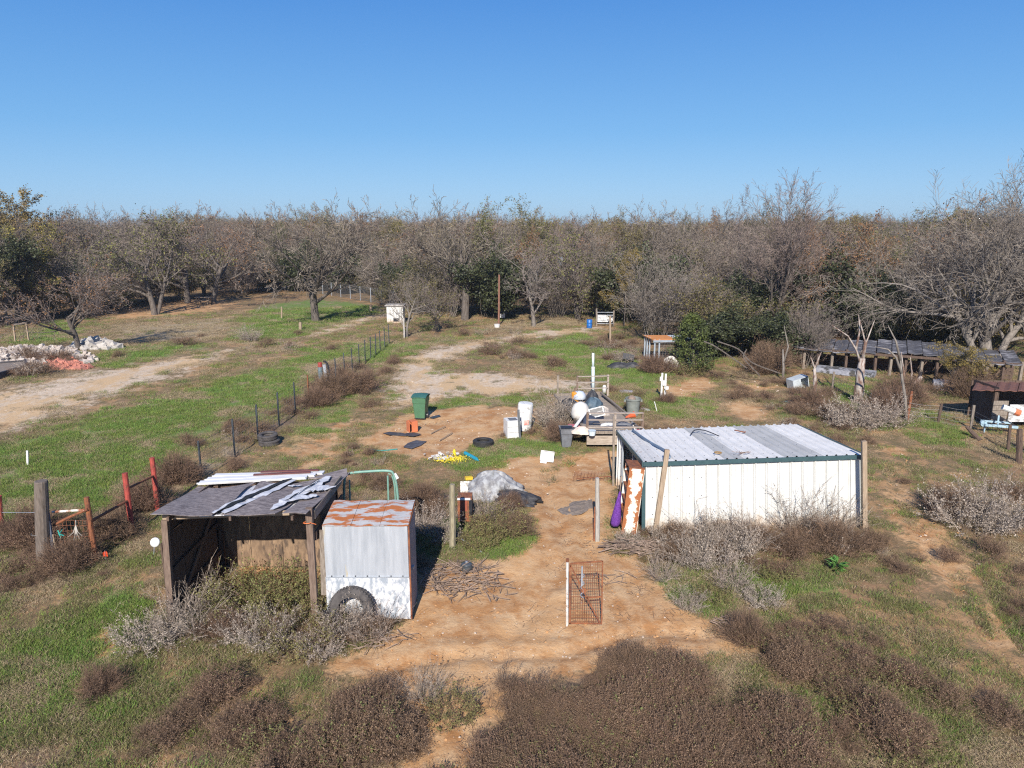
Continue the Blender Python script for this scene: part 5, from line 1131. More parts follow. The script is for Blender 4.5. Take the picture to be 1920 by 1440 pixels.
BLKS = mat('faded_black_plastic', (.07,.065,.07), (.035,.033,.036), 6, .6, bump=.4)
flat_rag([(718,814),(730,811),(755,813),(770,817),(762,819),(735,818)], BLKS, 'rubber_strip', 'wavy dark rubber strip on the dirt left of the terracotta flue', 'strip', seed=2)
flat_rag([(758,816),(775,813),(790,816),(775,820),(765,820)], BLKS, 'rubber_strip', 'dark curved rubber flap on the dirt below the terracotta flue', 'strip', z=.05, seed=3)
flat_rag([(756,840),(765,832),(780,826),(800,828),(790,836),(772,843)], mat('slate_plastic', (.09,.09,.11), (.05,.05,.06), 6), 'plastic_sheet', 'crumpled slate grey plastic sheet on the dirt below the rubber flap', 'plastic sheet', seed=4)
flat_rag([(805,782),(812,779),(824,777),(826,780),(812,784)], mat('blue_black_plastic', (.04,.06,.09), (.03,.04,.05), 6), 'plastic_sheet', 'dark blue plastic scrap beside the green wheeled bin', 'plastic sheet', seed=5)
single('teal_pipe', MB().tube(curve3([G(697,843,.05), G(715,845,.04), G(745,842,.03)], 5), .025, 6), mat('teal_plastic', (.04,.28,.26), (.03,.2,.2), 5), 'thin teal pipe lying on the dirt left of the slate plastic sheet', 'pipe', tuple(G(715,845)))
for i, (a, b_, c_, d_) in enumerate(((808,813,835,799),(824,826,848,811))): single('wooden_stick', MB().beam(G(a,b_,.03), G(c_,d_,.03), .03, .03), W_TAN, ('upper' if i == 0 else 'lower')+' of two straight pale sticks lying on the dirt right of the terracotta flue', 'stick', tuple(G(a,b_)))
# green wheeled bin
a = GZ(790,784); bn = thing('wheeled_bin', 'green wheeled rubbish bin with a darker lid on the grass', 'bin', tuple(a)); zr = R(-8)
MZ = Matrix.Rotation(zr, 3, 'Z')
def binbody(a, w0, d0, w1, d1, h, z0=.08):
    mb = MB(); V = []; 
    for (w, d_, z) in ((w0,d0,z0),(lerp(w0,w1,.72),lerp(d0,d1,.72),z0+h*.70),(lerp(w0,w1,.72)+.03,lerp(d0,d1,.72)+.03,z0+h*.72),(w1+.01,d1+.01,z0+h*.97),(w1+.05,d1+.05,z0+h*.97),(w1+.05,d1+.05,z0+h)):
        for sx, sy in ((-1,-1),(-.8,-1.06),(0,-1.09),(.8,-1.06),(1,-1),(1,1),(-1,1)): V.append(a+MZ @ Vector((sx*w/2, sy*d_/2, z)))
    n = 7; F = [(i*n+j, i*n+(j+1)%n, (i+1)*n+(j+1)%n, (i+1)*n+j) for i in range(5) for j in range(n)]; F.append(tuple(range(n-1,-1,-1)))
    return mb.add(V, F)
binbody(a, .46, .55, .62, .72, .98).build('body', BIN, bn)
mb = MB(); mb.grid(lambda u, v: a+MZ @ Vector((lerp(-.35,.35,u), lerp(-.44,.42,v), 1.08+.07*math.sin(math.pi*v)+.03*math.sin(math.pi*u))), 6, 6, thick=(0,0,.03)); mb.build('lid', BINLID, bn)
MB().tube([a+MZ @ Vector((-.3,.44,1.03)), a+MZ @ Vector((.3,.44,1.03))], .02, 6).build('handle', BINLID, bn)
for s_ in (-1,1): MB().lathe(a+MZ @ Vector((s_*.27,.1,.13)), [(.001,-.03),(.13,-.03),(.13,.03),(.001,.03)], 14, M=Matrix.Rotation(R(90),3,'Y')).build('wheel', BLKP, bn)
MB().box(a+MZ @ Vector((0,-.285,.17)), (.15,.02,.2), MZ).build('foot_recess', BINLID, bn); MB().box(a+MZ @ Vector((0,-.26,.06)), (.5,.05,.04), MZ).build('base_bar', BLKP, bn)
# terracotta flue
a = GZ(773,808); fw, fh = .36, .44; fl_ = MB(); MZ2 = Matrix.Rotation(R(25), 3, 'Z')
for (cx, cy, sx, sy) in ((-fw/2,0,.04,fw),(fw/2,0,.04,fw),(0,fw/2,fw,.04)): fl_.box(a+MZ2 @ Vector((cx,cy,fh/2)), (sx,sy,fh), MZ2)
fl_.box(a+MZ2 @ Vector((fw*.15,-fw/2,fh/2)), (fw*.7,.04,fh), MZ2); fl_.box(a+MZ2 @ Vector((0.05,0,fh+.01)), (fw*.8,fw,.03), MZ2)
single('terracotta_flue', fl_, TERRA, 'square orange terracotta flue standing on the dirt', 'flue', tuple(a))
# white cabinets
a = GZ(960,818); c1 = thing('white_drawer_unit', 'low white drawer unit with open right side on the dirt', 'drawer unit', tuple(a)); MZ3 = Matrix.Rotation(R(16), 3, 'Z')
w, d_, h = .56, .62, .74
for k in range(3): MB().box(a+MZ3 @ Vector((0,-d_/2,.14+k*.235)), (w,.04,.22), MZ3).build('drawer_front', WHITEP, c1)
MB().box(a+MZ3 @ Vector((-w/2+.012,.02,h/2)), (.024,d_-.05,h), MZ3).build('side_panel', WHITEP, c1); MB().box(a+MZ3 @ Vector((0,d_/2,h/2)), (w,.02,h), MZ3).build('back_panel', WHITEP, c1)
for z in (.03,.27,.5,.73): MB().box(a+MZ3 @ Vector((.012,.0,z)), (w-.03,d_-.05,.02), MZ3).build('shelf', WHITEP, c1)
MB().box(a+MZ3 @ Vector((0.02,-.02,h+.012)), (w*.6,d_*.6,.012), MZ3).build('worktop_recess', GREYP, c1)
for yy in (-.27,.0,.27): MB().box(a+MZ3 @ Vector((w/2-.02,yy,h/2)), (.03,.04,h), MZ3).build('frame_bar', WHITEP, c1)
a = GZ(982,806); c2 = thing('white_water_heater', 'tall white rounded appliance casing with a red label beside the drawer unit', 'appliance', tuple(a))
MB().lathe(a, [(.28,0),(.32,.03),(.33,1.12),(.30,1.2),(.001,1.21)], 20, M=Matrix.Rotation(R(4),3,'Y')).build('casing', WHITEP, c2, smooth=False)
MB().box(a+Vector((.10,-.345,.42)), (.22,.02,.2), (0,0,.2)).build('red_label', mat('faded_red_label', (.62,.20,.17), (.7,.5,.45), 9, .6), c2)
p1 = GZ(975,825); single('dark_plank', MB().beam(p1, PY(972,768,p1.y+.25), .09, .03), mat('charcoal_plank', (.12,.13,.14), None, 5), 'thin charcoal plank leaning between the drawer unit and the tall appliance', 'plank', tuple(p1))
p1 = GZ(966,823); single('bent_pvc_pipe', MB().tube([p1+Vector((0,0,.03)), p1+Vector((.18,.2,.1)), p1+Vector((.2,.25,.3))], .035, 7), WHITEP, 'bent white pipe at the foot of the charcoal plank', 'pipe', tuple(p1))
# grey bin, torn white tub
a = GZ(1061,836); MZ = Matrix.Rotation(R(5),3,'Z'); gb = thing('grey_bin', 'battered grey bin without a lid beside the dry bush and trailer', 'bin', tuple(a))
binbody(a, .34, .36, .50, .50, .78, .0).build('body', GREYP, gb); MB().box(a+Vector((0,0,.775)), (.44,.40,.02)).build('mouth_shade_plate', BLKP, gb)  # black plate paints the shade inside the open bin
a = GZ(1026,866); mb = MB(); Mt2 = Matrix.Rotation(R(52),3,'X') @ Matrix.Rotation(R(-8),3,'Z'); ct_ = a+Vector((0,0,.2))
mb.box(ct_, (.5,.38,.02), Mt2); mb.box(ct_+Mt2 @ Vector((-.25,0,.04)), (.02,.38,.1), Mt2); mb.box(ct_+Mt2 @ Vector((0,.19,.04)), (.5,.02,.1), Mt2); mb.box(ct_+Mt2 @ Vector((-.12,-.22,.0)), (.24,.10,.02), Mt2)
single('broken_white_tub', mb, mat('translucent_white_plastic', (.68,.69,.70), (.55,.56,.58), 4, .5), 'broken white plastic tub lying tilted at the edge of the dirt', 'tub', tuple(a))
# yellow bits
mb = MB(); rn = random.Random(12); a = GZ(846,862)
for i in range(330): p = a+Vector((rn.gauss(0,.30), rn.gauss(0,.20), rn.uniform(.0,.07))); mb.box(p, (.04*rn.uniform(.5,1.4),.03,.02), (rn.random()*3,rn.random()*3,rn.random()*3))
o = single('yellow_fragments', mb, mat('bright_yellow_plastic', (.80,.66,.04), (.6,.46,.03), 4, .5, island=.2), 'scatter of bright yellow plastic fragments on the grass', 'fragments', tuple(a)); 
mb = MB(); a2 = GZ(828,858)
for i in range(40): p = a2+Vector((rn.gauss(0,.24), rn.gauss(0,.22), rn.uniform(.0,.09))); mb.box(p, (.16*rn.uniform(.3,1.2),.11*rn.uniform(.4,1.2),.02), (rn.gauss(0,.4),rn.gauss(0,.4),rn.random()*3))
single('white_rubbish', mb, mat('white_rubbish', (.66,.63,.58), (.4,.38,.36), 5, .7, island=.35), 'little heap of white and grey rubbish beside the yellow fragments', 'rubbish', tuple(a2))
a3 = GZ(852,853); single('yellow_bottle', MB().lathe(a3, [(.06,0),(.065,.02),(.065,.16),(.03,.2),(.03,.24)], 10), _m['bright_yellow_plastic'], 'yellow bottle standing among the yellow fragments', 'bottle', tuple(a3))
p1, p2 = GZ(872,853), GZ(897,866); mb = MB(); mb.tube([p1+Vector((0,0,.08)), lerp(p1,p2,.85)+Vector((0,0,.07))], .07, 10); mb.tube([lerp(p1,p2,.85)+Vector((0,0,.07)), p2+Vector((0,0,.05))], [.05,.03], 8)
single('teal_tube', mb, mat('bright_teal_plastic', (.02,.30,.42), (.02,.22,.32), 4, .5), 'thick bright teal tube lying on the grass right of the yellow fragments', 'tube', tuple(p1))
for i, (px, py) in enumerate(((782,880),(792,876),(808,884))): pass
# ================================================================ flatbed trailer with railings
DZ = .62
tl, tr_, bl2, br2 = G(1040,742,DZ), G(1126,738,DZ), G(1100,812,DZ), G(1205,812,DZ)
trl = thing('flatbed_trailer', 'old low timber flatbed trailer with slatted rails and rubbish on its deck', 'trailer', tuple(G(1130,820)))
nP = 13
WDK = mat('grey_deck_board', (.36,.31,.26), (.20,.165,.13), 9, .9, bump=.4, stretch=(3,3,1))
for k in range(nP):
    v0, v1 = (k+.04)/nP, (k+.96)/nP
    A, B, C, D = lerp(bl2,tl,v0), lerp(br2,tr_,v0), lerp(br2,tr_,v1), lerp(bl2,tl,v1)
    MB().add([A,B,C,D]+[p-Vector((0,0,.05)) for p in (A,B,C,D)], [(0,1,2,3),(7,6,5,4),(0,4,5,1),(1,5,6,2),(2,6,7,3),(3,7,4,0)]).build('deck_board', WDK, trl)
for a, b_ in ((bl2,tl),(br2,tr_),(bl2,br2),(tl,tr_)): MB().beam(a+Vector((0,0,.03)), b_+Vector((0,0,.03)), .07, .12).build('side_beam', W_OLD, trl)
MB().beam(bl2+Vector((0,-.04,-.28)), br2+Vector((0,-.04,-.28)), .06, .36).build('end_plank', mat('pale_sleeper', (.45,.38,.31), (.27,.22,.17), 7, .9, bump=.5, stretch=(.5,3,3)), trl)
for k in range(9):
    x = lerp(bl2, br2, k/8)
for t in (.3,.8):
    for s_ in (bl2, br2):
        c = lerp(s_, tl if s_ is bl2 else tr_, t); MB().lathe((c.x,c.y,.3), [(.001,-.09),(.3,-.09),(.3,.09),(.001,.09)], 16, M=Matrix.Rotation(R(90),3,'Y')).build('wheel', BLACK, trl)
def rail(a, b_, n, h, zs, m=mat('pale_rail_wood', (.44,.37,.31), (.28,.23,.19), 8, .9, bump=.3, stretch=(1,3,3))):
    for k in range(n):
        p = lerp(a, b_, k/(n-1)); MB().beam(p+Vector((0,0,-.1)), p+Vector((0,0,h)), .09, .06, up=(0,1,0)).build('rail_post', W_BROWN if k != 1 else m, trl)
    for z in zs: MB().beam(a+Vector((0,-.05,z)), b_+Vector((0,-.05,z)), .03, .12, up=(0,1,0)).build('rail_board', m, trl)
rail(bl2+Vector((.02,0,0)), br2+Vector((-.02,0,0)), 3, .86, (.26,.56,.84))
e0 = lerp(tl, tr_, .62); rail(e0+Vector((-.3,0,0)), tr_+Vector((.35,0,0)), 2, .95, (.3,.6,.9))
MB().beam(tl+Vector((.15,0,0)), tl+Vector((.15,0,1.0)), .10, .08).build('rail_post', W_OLD, trl); MB().beam(lerp(tl,tr_,.45), lerp(tl,tr_,.45)+Vector((0,0,.35)), .12, .1).build('rail_post', W_BROWN, trl)
# things on the trailer
def on(px, py): p = G(px, py, DZ); p.z = DZ; return p
WT = mat('chalky_tank_plastic', (.66,.64,.60), (.52,.50,.47), 3, .5, bump=.1)
a = on(1088,784); single('white_tank', MB().lathe(a, [(.30,0),(.38,.05),(.40,.22),(.36,.45),(.26,.62),(.10,.71),(.001,.73)], 22), WT, 'large bell shaped white plastic tank on the trailer', 'tank', tuple(a), smooth=True)
a = on(1084,752); single('clear_dome', MB().lathe(a+Vector((.05,0,.12)), [(.30,0),(.33,.02),(.30,.2),(.18,.34),(.001,.38)], 18), mat('pale_blue_plastic', (.55,.62,.70), (.45,.5,.6), 4, .3), 'pale blue domed lid behind the white tank', 'dome', tuple(a), smooth=True)
a = on(1079,752); single('orange_drum', MB().lathe(a, [(.18,0),(.19,.4),(.16,.44),(.001,.45)], 14), mat('orange_drum_plastic', (.75,.33,.03), (.6,.25,.02), 4, .5), 'orange drum at the left of the pale blue dome', 'drum', tuple(a))
a = on(1066,764); blob(tuple(a), (.45,.35,.42), 21, TARB, 'black_bag', 'black rubbish bag on the left edge of the trailer', 'bag', 24, 10, .14)
a = on(1112,766); blob(tuple(a), (.42,.4,.5), 22, mat('blue_grey_tarp', (.09,.14,.18), (.05,.08,.11), 5, .6, bump=.5), 'blue_tarp_bundle', 'dark blue tarpaulin bundle in the middle of the trailer', 'bundle', 26, 12, .16)
a = on(1110,756); blob(tuple(a), (.32,.3,.6), 23, TARB, 'black_bag', 'black bag behind the blue tarpaulin bundle', 'bag', 22, 10, .12)
a = on(1128,777); blob(tuple(a), (.35,.25,.36), 24, mat('cream_cloth', (.56,.50,.44), (.36,.32,.28), 7, .8, bump=.4), 'cream_bundle', 'cream cloth bundle beside the blue tarpaulin bundle', 'bundle', 24, 10, .16)
a = on(1107,792); blob(tuple(a), (.35,.25,.30), 25, mat('navy_cloth', (.04,.05,.09), (.02,.03,.05), 7, .8, bump=.4), 'navy_bag', 'navy bag under the solar panel', 'bag', 22, 10, .14)
a = on(1120,790); Mp = Matrix.Rotation(R(-14),3,'Y') @ Matrix.Rotation(R(62),3,'X')
sp = thing('solar_panel', 'small black solar panel in a pale frame propped on the trailer', 'panel', tuple(a+Vector((0,0,.3))))
c = a+Vector((-.05,-.1,.42)); frm = MB().box(c, (.62,.4,.03), Mp).build('frame', WHITEP, sp)
for s_ in (-1,1): MB().box(c+Mp @ Vector((0,s_*.085,.018)), (.54,.155,.012), Mp).build('cell_strip', BLKP, frm)
MB().box(c+Mp @ Vector((.1,.05,-.12)), (.5,.2,.18), Mp).build('backing_box', GREYP, sp)
p1, p2 = on(1078,806)+Vector((0,0,.12)), on(1098,790)+Vector((0,0,.4)); single('white_plank', MB().beam(p1, p2, .12, .03), WHITEP, 'white plank slanting in front of the white tank', 'plank', tuple(p1))
a = on(1091,812); blob(tuple(a), (.38,.25,.26), 26, mat('peach_bag', (.72,.55,.45), (.6,.55,.5), 4, .7, bump=.3), 'peach_bag', 'peach and white bag at the left front corner of the trailer', 'bag', 22, 8, .13)
a = on(1076,800); single('pink_board', MB().box(a+Vector((0,0,.05)), (.4,.3,.05), (0,.1,.3)), mat('faded_pink', (.55,.16,.20), (.45,.12,.16), 4), 'faded pink board under the white tank', 'board', tuple(a))
a = on(1140,800); blob(tuple(a), (.3,.2,.16), 27, WHITEP, 'white_bag', 'white plastic bag lying behind the front rail of the trailer', 'bag', 20, 8, .18)
a = on(1182,786); single('orange_cone', MB().lathe(a+Vector((0,0,.15)), [(.03,-.22),(.06,-.1),(.15,.2)], 12, M=Matrix.Rotation(R(70),3,'Y')), mat('red_orange_plastic', (.68,.13,.04), (.5,.09,.03), 4, .5), 'red orange cone lying behind the front rail of the trailer', 'cone', tuple(a))
a = on(1168,800); blob(tuple(a), (.35,.25,.2), 28, GREYP, 'grey_bundle', 'grey plastic bundle behind the right part of the front rail', 'bundle', 22, 8, .18)
a = on(1110,816); single('blue_tub', MB().lathe(a+Vector((.0,-.0,0)), [(.12,0),(.16,.2),(.17,.2)], 14), mat('light_blue_enamel', (.62,.72,.78), (.5,.6,.66), 4, .4), 'pale blue tub at the left end of the front rail of the trailer', 'tub', tuple(a))
a = on(1190,806); single('white_stake', MB().beam(a, a+Vector((-.12,0,.32)), .1, .03), WHITEP, 'short slanting white board at the right end of the front rail', 'board', tuple(a))
a = on(1196,812); single('red_can', MB().lathe(a, [(.09,0),(.09,.14),(.001,.15)], 12), mat('red_can_paint', (.5,.03,.03), (.4,.03,.03), 4, .4), 'small red can at the right front corner of the trailer', 'can', tuple(a))
p1, p2 = on(1128,745)+Vector((0,0,.2)), on(1180,785)+Vector((0,0,.12)); single('long_timber', MB().beam(p1, p2, .08, .06), W_OLD, 'long loose timber lying along the right side of the trailer', 'timber', tuple(p1))
# trash can, PVC pole, meter post etc
a = GZ(1186,779); MZ = None
tcn = thing('grey_dustbin', 'round grey dustbin with side handles standing right of the trailer', 'dustbin', tuple(a)); DB = mat('dustbin_plastic', (.22,.24,.22), (.16,.175,.16), 4, .6)
MB().lathe(a, [(.25,0),(.27,.03),(.32,.72),(.33,.74),(.36,.75),(.36,.84),(.33,.84),(.31,.70)], 22).build('body', DB, tcn, smooth=False)
for s_ in (-1,1): MB().box(a+Vector((s_*.38,0,.72)), (.08,.14,.1)).build('handle', DB, tcn)
blob(tuple(a+Vector((-.08,0,.70))), (.2,.2,.26), 31, mat('brown_sack', (.30,.22,.17), (.2,.15,.12), 6), 'brown_sack', 'brown sack poking out of the round grey dustbin', 'sack', 18, 8, .12)
a = GZ(1112,735); pv = thing('white_pvc_pole', 'tall white plastic pole standing behind the trailer', 'pole', tuple(a))
top = PY(1110,662,a.y).z; PVC = mat('pale_pvc', (.66,.76,.78), (.55,.65,.68), 2, .4, bump=.02)
MB().tube([a, (a.x-.03,a.y,top*.62)], .085, 12).build('lower_pipe', PVC, pv, smooth=True); MB().tube([(a.x-.03,a.y,top*.62),(a.x-.05,a.y,top)], .065, 12).build('upper_pipe', PVC, pv, smooth=True)
MB().tube([(a.x-.03,a.y,top*.60),(a.x-.03,a.y,top*.65)], .10, 12).build('coupling', WHITEP, pv)
a = GZ(1133,737); single('pvc_stub', MB().lathe(a, [(.10,0),(.11,.32),(.07,.42),(.001,.44)], 12), WHITEP, 'short white capped pipe beside the tall white pole', 'pipe', tuple(a), smooth=True)
a = GZ(1243,747); mp_ = thing('meter_post', 'white meter box on twin white stakes at the edge of the dirt patch', 'meter post', tuple(a)); t_ = PY(1243,700,a.y).z
for s_ in (-1,1): MB().beam(a+Vector((s_*.09,0,0)), (a.x+s_*.09,a.y,t_-.02*s_), .09, .04, up=(0,1,0)).build('stake', WHITEP, mp_)
MB().box((a.x+.02,a.y-.06,t_*.62), (.2,.1,.26)).build('meter_box', WHITEP, mp_); MB().box((a.x+.16,a.y-.06,t_*.42), (.16,.1,.16)).build('meter_box', WHITEP, mp_); MB().box((a.x-.16,a.y-.02,t_*.78), (.1,.05,.22)).build('bracket', WHITEP, mp_)
MB().beam((a.x+.05,a.y-.1,t_*.4), (a.x+.28,a.y-.15,0), .04, .03).build('prop', W_OLD, mp_)
a = GZ(1257,697); blob((a.x,a.y,a.z+.3), (.55,.4,.62), 33, mat('white_tattered_sheet', (.72,.69,.63), (.5,.47,.42), 5, .8, bump=.5), 'white_tattered_sheet', 'tattered white sheet draped over weeds below the wire pen', 'sheet', 30, 12, .18)
for (px, py, m_, lb) in ((1162,690,TARB,'black scrap plastic heap on the grass left of the wire pen'),(1185,690,TARB,'low black rubbish heap right of the black scrap plastic')):
    a = GZ(px, py); blob(tuple(a), (.7,.4,.35), int(px), m_, 'black_rubbish', lb, 'rubbish', 26, 8, .22)
a = GZ(1178,682); single('open_black_case', MB().box(a+Vector((0,0,.45)), (.75,.03,.4), (R(-25),R(12),0)), BLKP, 'black lid standing up behind the black scrap plastic', 'lid', tuple(a))
a = GZ(1178,737); flat_rag([(1158,733),(1170,731),(1188,733),(1185,736),(1165,737)], mat('lilac_sheet', (.40,.36,.38), (.3,.28,.3), 4), 'flat_sheet', 'flat lilac grey sheet lying on the grass behind the dustbin', 'sheet')
flat_rag([(1196,768),(1206,763),(1220,768),(1212,771)], WHITEP, 'white_scrap', 'flat white scrap on the ground right of the dustbin', 'scrap', seed=8)
p1 = GZ(1232,772); single('white_stick', MB().beam(p1, p1+Vector((-.15,0,.5)), .06, .03), WHITEP, 'short white board stuck in the grass right of the dustbin', 'board', tuple(p1))
# wire pen with roof
P0 = GZ(1226,682); pen = thing('wire_pen', 'small wire pen on grey posts with an orange and white flat roof', 'pen', tuple(P0)); zt = PY(1226,636,P0.y).z; W_, D_ = 2.3, 1.8
q = [P0, P0+Vector((W_,.25,0)), P0+Vector((W_-.2,D_,0)), P0+Vector((-.3,D_,0))]
PSTM = mat('grey_painted_post', (.33,.38,.43), (.24,.28,.32), 5, .6)
for p in q+[lerp(q[0],q[3],.5), lerp(q[0],q[3],.75), lerp(q[0],q[1],.13)]: MB().beam(p, (p.x,p.y,zt), .09, .09).build('post', PSTM, pen)
rq = [v+Vector((dx,dy,zt)) for v, dx, dy in zip(q, (-.12,.12,.12,-.12), (-.1,-.1,.1,.1))]
for i in range(3):
    u0, u1 = (0,.25,.6)[i], (.248,.598,1)[i]
    A, B = lerp(rq[0],rq[1],u0), lerp(rq[0],rq[1],u1); C, D = lerp(rq[3],rq[2],u1), lerp(rq[3],rq[2],u0)
    MB().add([A,B,C,D]+[p-Vector((0,0,.04)) for p in (A,B,C,D)], [(0,1,2,3),(7,6,5,4),(0,4,5,1),(1,5,6,2),(2,6,7,3),(3,7,4,0)]).build('roof_panel', [mat('orange_roof_board', (.62,.26,.08), (.5,.2,.06), 4), _m['orange_roof_board'], mat('pale_blue_roof', (.52,.57,.62), (.42,.46,.5), 4)][i], pen)
MB().beam(rq[0]+Vector((0,-.02,-.1)), rq[1]+Vector((0,-.02,-.1)), .04, .14).build('front_fascia', PSTM, pen)
mb = MB()
for i in range(1,22): x = i/22; a_, b__ = lerp(q[0],q[1],x), lerp(q[3],q[2],x); mb.beam(a_, a_+Vector((0,0,zt)), .008, .008); mb.beam(b__, b__+Vector((0,0,zt)), .008, .008)
for i in range(1,12): z = zt*i/12; mb.beam(q[0]+Vector((0,0,z)), q[1]+Vector((0,0,z)), .008, .008); mb.beam(q[3]+Vector((0,0,z)), q[2]+Vector((0,0,z)), .008, .008)
mb.build('wire_netting', WIRE, pen); MB().beam(lerp(q[3],q[2],0)+Vector((0,0,1)), lerp(q[3],q[2],1)+Vector((0,0,1)), .03, .1).build('rail', W_DARK, pen)
# ================================================================ long low open shed on the right
A0 = G(1480,690); A1 = G(1860,722)
bn_ = thing('long_low_shed', 'long low dark open shed with a worn grey roof behind the trees on the right', 'shed', tuple(A0))
OLDR = mat('worn_grey_roofing', (.11,.11,.125), (.05,.05,.058), 5, .7, bump=.4, stretch=(.6,2,1), c3=(.25,.25,.275), c3amt=.36, c3scale=1.3)
zf_, zb_ = 1.42, 1.68; n = 15; D_ = 3.0
dirv = (A1-A0).normalized(); back = Vector((-dirv.y, dirv.x, 0))
L_ = (A1-A0).length+1.2
for k in range(n):
    a_ = A0+dirv*(L_*k/n+.02); b__ = A0+dirv*(L_*(k+1)/n-.02); sag = -.12*math.sin(k/n*9)-.02*(k%2)
    MB().grid(lambda u, v: lerp(a_, b__, u)+back*(lerp(-.4, D_, v))+Vector((0,0,lerp(zf_, zb_, v)+sag+.03*math.sin(u*6+k))), 4, 4, thick=(0,0,.05)).build('roof_panel', OLDR, bn_)
for k in range(n+1):
    p = A0+dirv*(L_*k/n); MB().beam(p, p+Vector((.03*math.sin(k*3),0,zf_)), .14, .14).build('post', W_OLD if k % 2 else W_DARK, bn_); p = p+back*(D_-.2); MB().beam(p, p+Vector((0,0,zb_-.1)), .14, .14).build('post', W_DARK, bn_)
for k in range(n):
    for z in (.18,.42,.66):
        a_ = A0+back*1.7+dirv*(L_*k/n+.08)+Vector((0,0,z+.02*math.sin(k))); b__ = A0+back*1.7+dirv*(L_*(k+1)/n-.08)+Vector((0,0,z)); MB().beam(a_, b__, .04, .2).build('inner_board', W_DARK, bn_)
for z in (.4,.9): MB().beam(A0+back*(D_-.15)+Vector((0,0,z)), A0+dirv*L_+back*(D_-.15)+Vector((0,0,z)), .04, .3).build('back_rail', W_DARK, bn_)
MB().beam(A0-back*.3+Vector((0,0,zf_-.12)), A0+dirv*L_-back*.3+Vector((0,0,zf_-.12)), .08, .14).build('front_beam', W_DARK, bn_)
t0, t1 = G(1530,696), G(1640,708); single('concrete_trough', MB().beam(t0+Vector((0,0,.18)), t1+Vector((0,0,.18)), 1.0, .3), mat('blue_grey_concrete', (.36,.37,.42), (.22,.23,.27), 4, .9, bump=.3, c3=(.07,.07,.07), c3amt=.4, c3scale=1.5), 'long grey trough in front of the left part of the long low shed', 'trough', tuple(t0))
t0, t1 = G(1748,728), G(1838,736); single('concrete_trough', MB().beam(t0+Vector((0,0,.25)), t1+Vector((0,0,.25)), .9, .4), _m['blue_grey_concrete'], 'long grey trough left of the rusty roofed shed', 'trough', tuple(t0))
# rusty roofed shed at right edge
R0 = G(1850,800); rsd = thing('rusty_roofed_shed', 'small dark shed with a rusty brown roof at the right edge of the yard', 'shed', tuple(R0))
RR = mat('rusty_roof_sheet', (.19,.085,.06), (.10,.045,.035), 5, .9, bump=.4, stretch=(1,3,1)); yr = 29.8
ra, rb = PY(1822,731,yr), PY(2080,736,yr)
for k in range(6):
    a_, b__ = lerp(ra, rb, k/6+.003), lerp(ra, rb, (k+1)/6-.003)
    MB().grid(lambda u, v: lerp(a_, b__, u)+Vector((1.5*v,v*2.0,-.05*v+.02*math.sin(u*12))), 8, 3, thick=(0,0,.03)).build('roof_panel', RR, rsd)
xs_ = [ra.x+1.2+.5*k for k in range(13)]
for k in range(12): MB().box((xs_[k]+.25, yr+1.9, ra.z/2), (.48,.03,ra.z)).build('back_board', W_DARK, rsd)
for k in (0,6,12): MB().beam((xs_[k],yr+.2,0), (xs_[k],yr+.2,ra.z), .12, .12).build('post', W_DARK, rsd)
MB().box((xs_[0]+.1, yr+1, .9), (.03, 1.7, 1.8)).build('side_wall', W_DARK, rsd)
pw = mat('peeling_white_boards', (.62,.62,.62), (.30,.29,.28), 4, .8, bump=.3, stretch=(1,1,2.5), contrast=(.44,.52))
for k in range(5):
    for j in range(3): MB().box((xs_[1]+.0+k*.72+.36, yr-.05, .45+j*.26), (.70,.03,.25)).build('white_board', pw, rsd)
for j in range(5): MB().box((xs_[0]+.12, yr-.04, .28+j*.22), (.65,.03,.2)).build('grey_board', W_OLD, rsd)
a = PY(1880,763,28.9); p2 = PY(1912,775,28.7); single('white_pipe', MB().tube([a, lerp(a,p2,.7)], .12, 10), WHITEP, 'thick white pipe leaning on the peeling boards of the rusty roofed shed', 'pipe', (a.x,a.y,0)); single('terracotta_pipe_end', MB().tube([lerp(a,p2,.7), p2], .14, 10), TERRA, 'rust coloured collar at the lower end of the white pipe', 'collar', (p2.x,p2.y,0))
bb = thing('upturned_barrow', 'pale blue upturned barrow frame in front of the rusty roofed shed', 'barrow', tuple(G(1880,785))); c = PY(1882,782,28.9); c.z = .42; LB = mat('pale_blue_paint', (.38,.52,.60), (.28,.4,.47), 4, .5)
MB().beam(c+Vector((-.75,0,0)), c+Vector((.65,0,-.1)), .10, .10).build('frame_rail', LB, bb); MB().beam(c+Vector((-.6,.5,.05)), c+Vector((.7,.5,-.05)), .08, .08).build('frame_rail', LB, bb)
MB().beam(c+Vector((-.2,0,.02)), c+Vector((.0,.3,.32)), .06, .06).build('strut', LB, bb); MB().lathe(c+Vector((-.75,.1,.05)), [(.001,-.04),(.14,-.04),(.14,.04),(.001,.04)], 14, M=Matrix.Rotation(R(90),3,'X')).build('wheel', LB, bb)
MB().beam(c+Vector((.0,.3,.32)), c+Vector((.65,.1,-.08)), .05, .05).build('strut', BLKP, bb)
MB().beam(c+Vector((-.6,.2,-.1)), c+Vector((-.6,.2,-c.z)), .05, .05).build('leg', LB, bb); MB().beam(c+Vector((.5,.2,-.1)), c+Vector((.5,.2,-c.z)), .05, .05).build('leg', LB, bb)
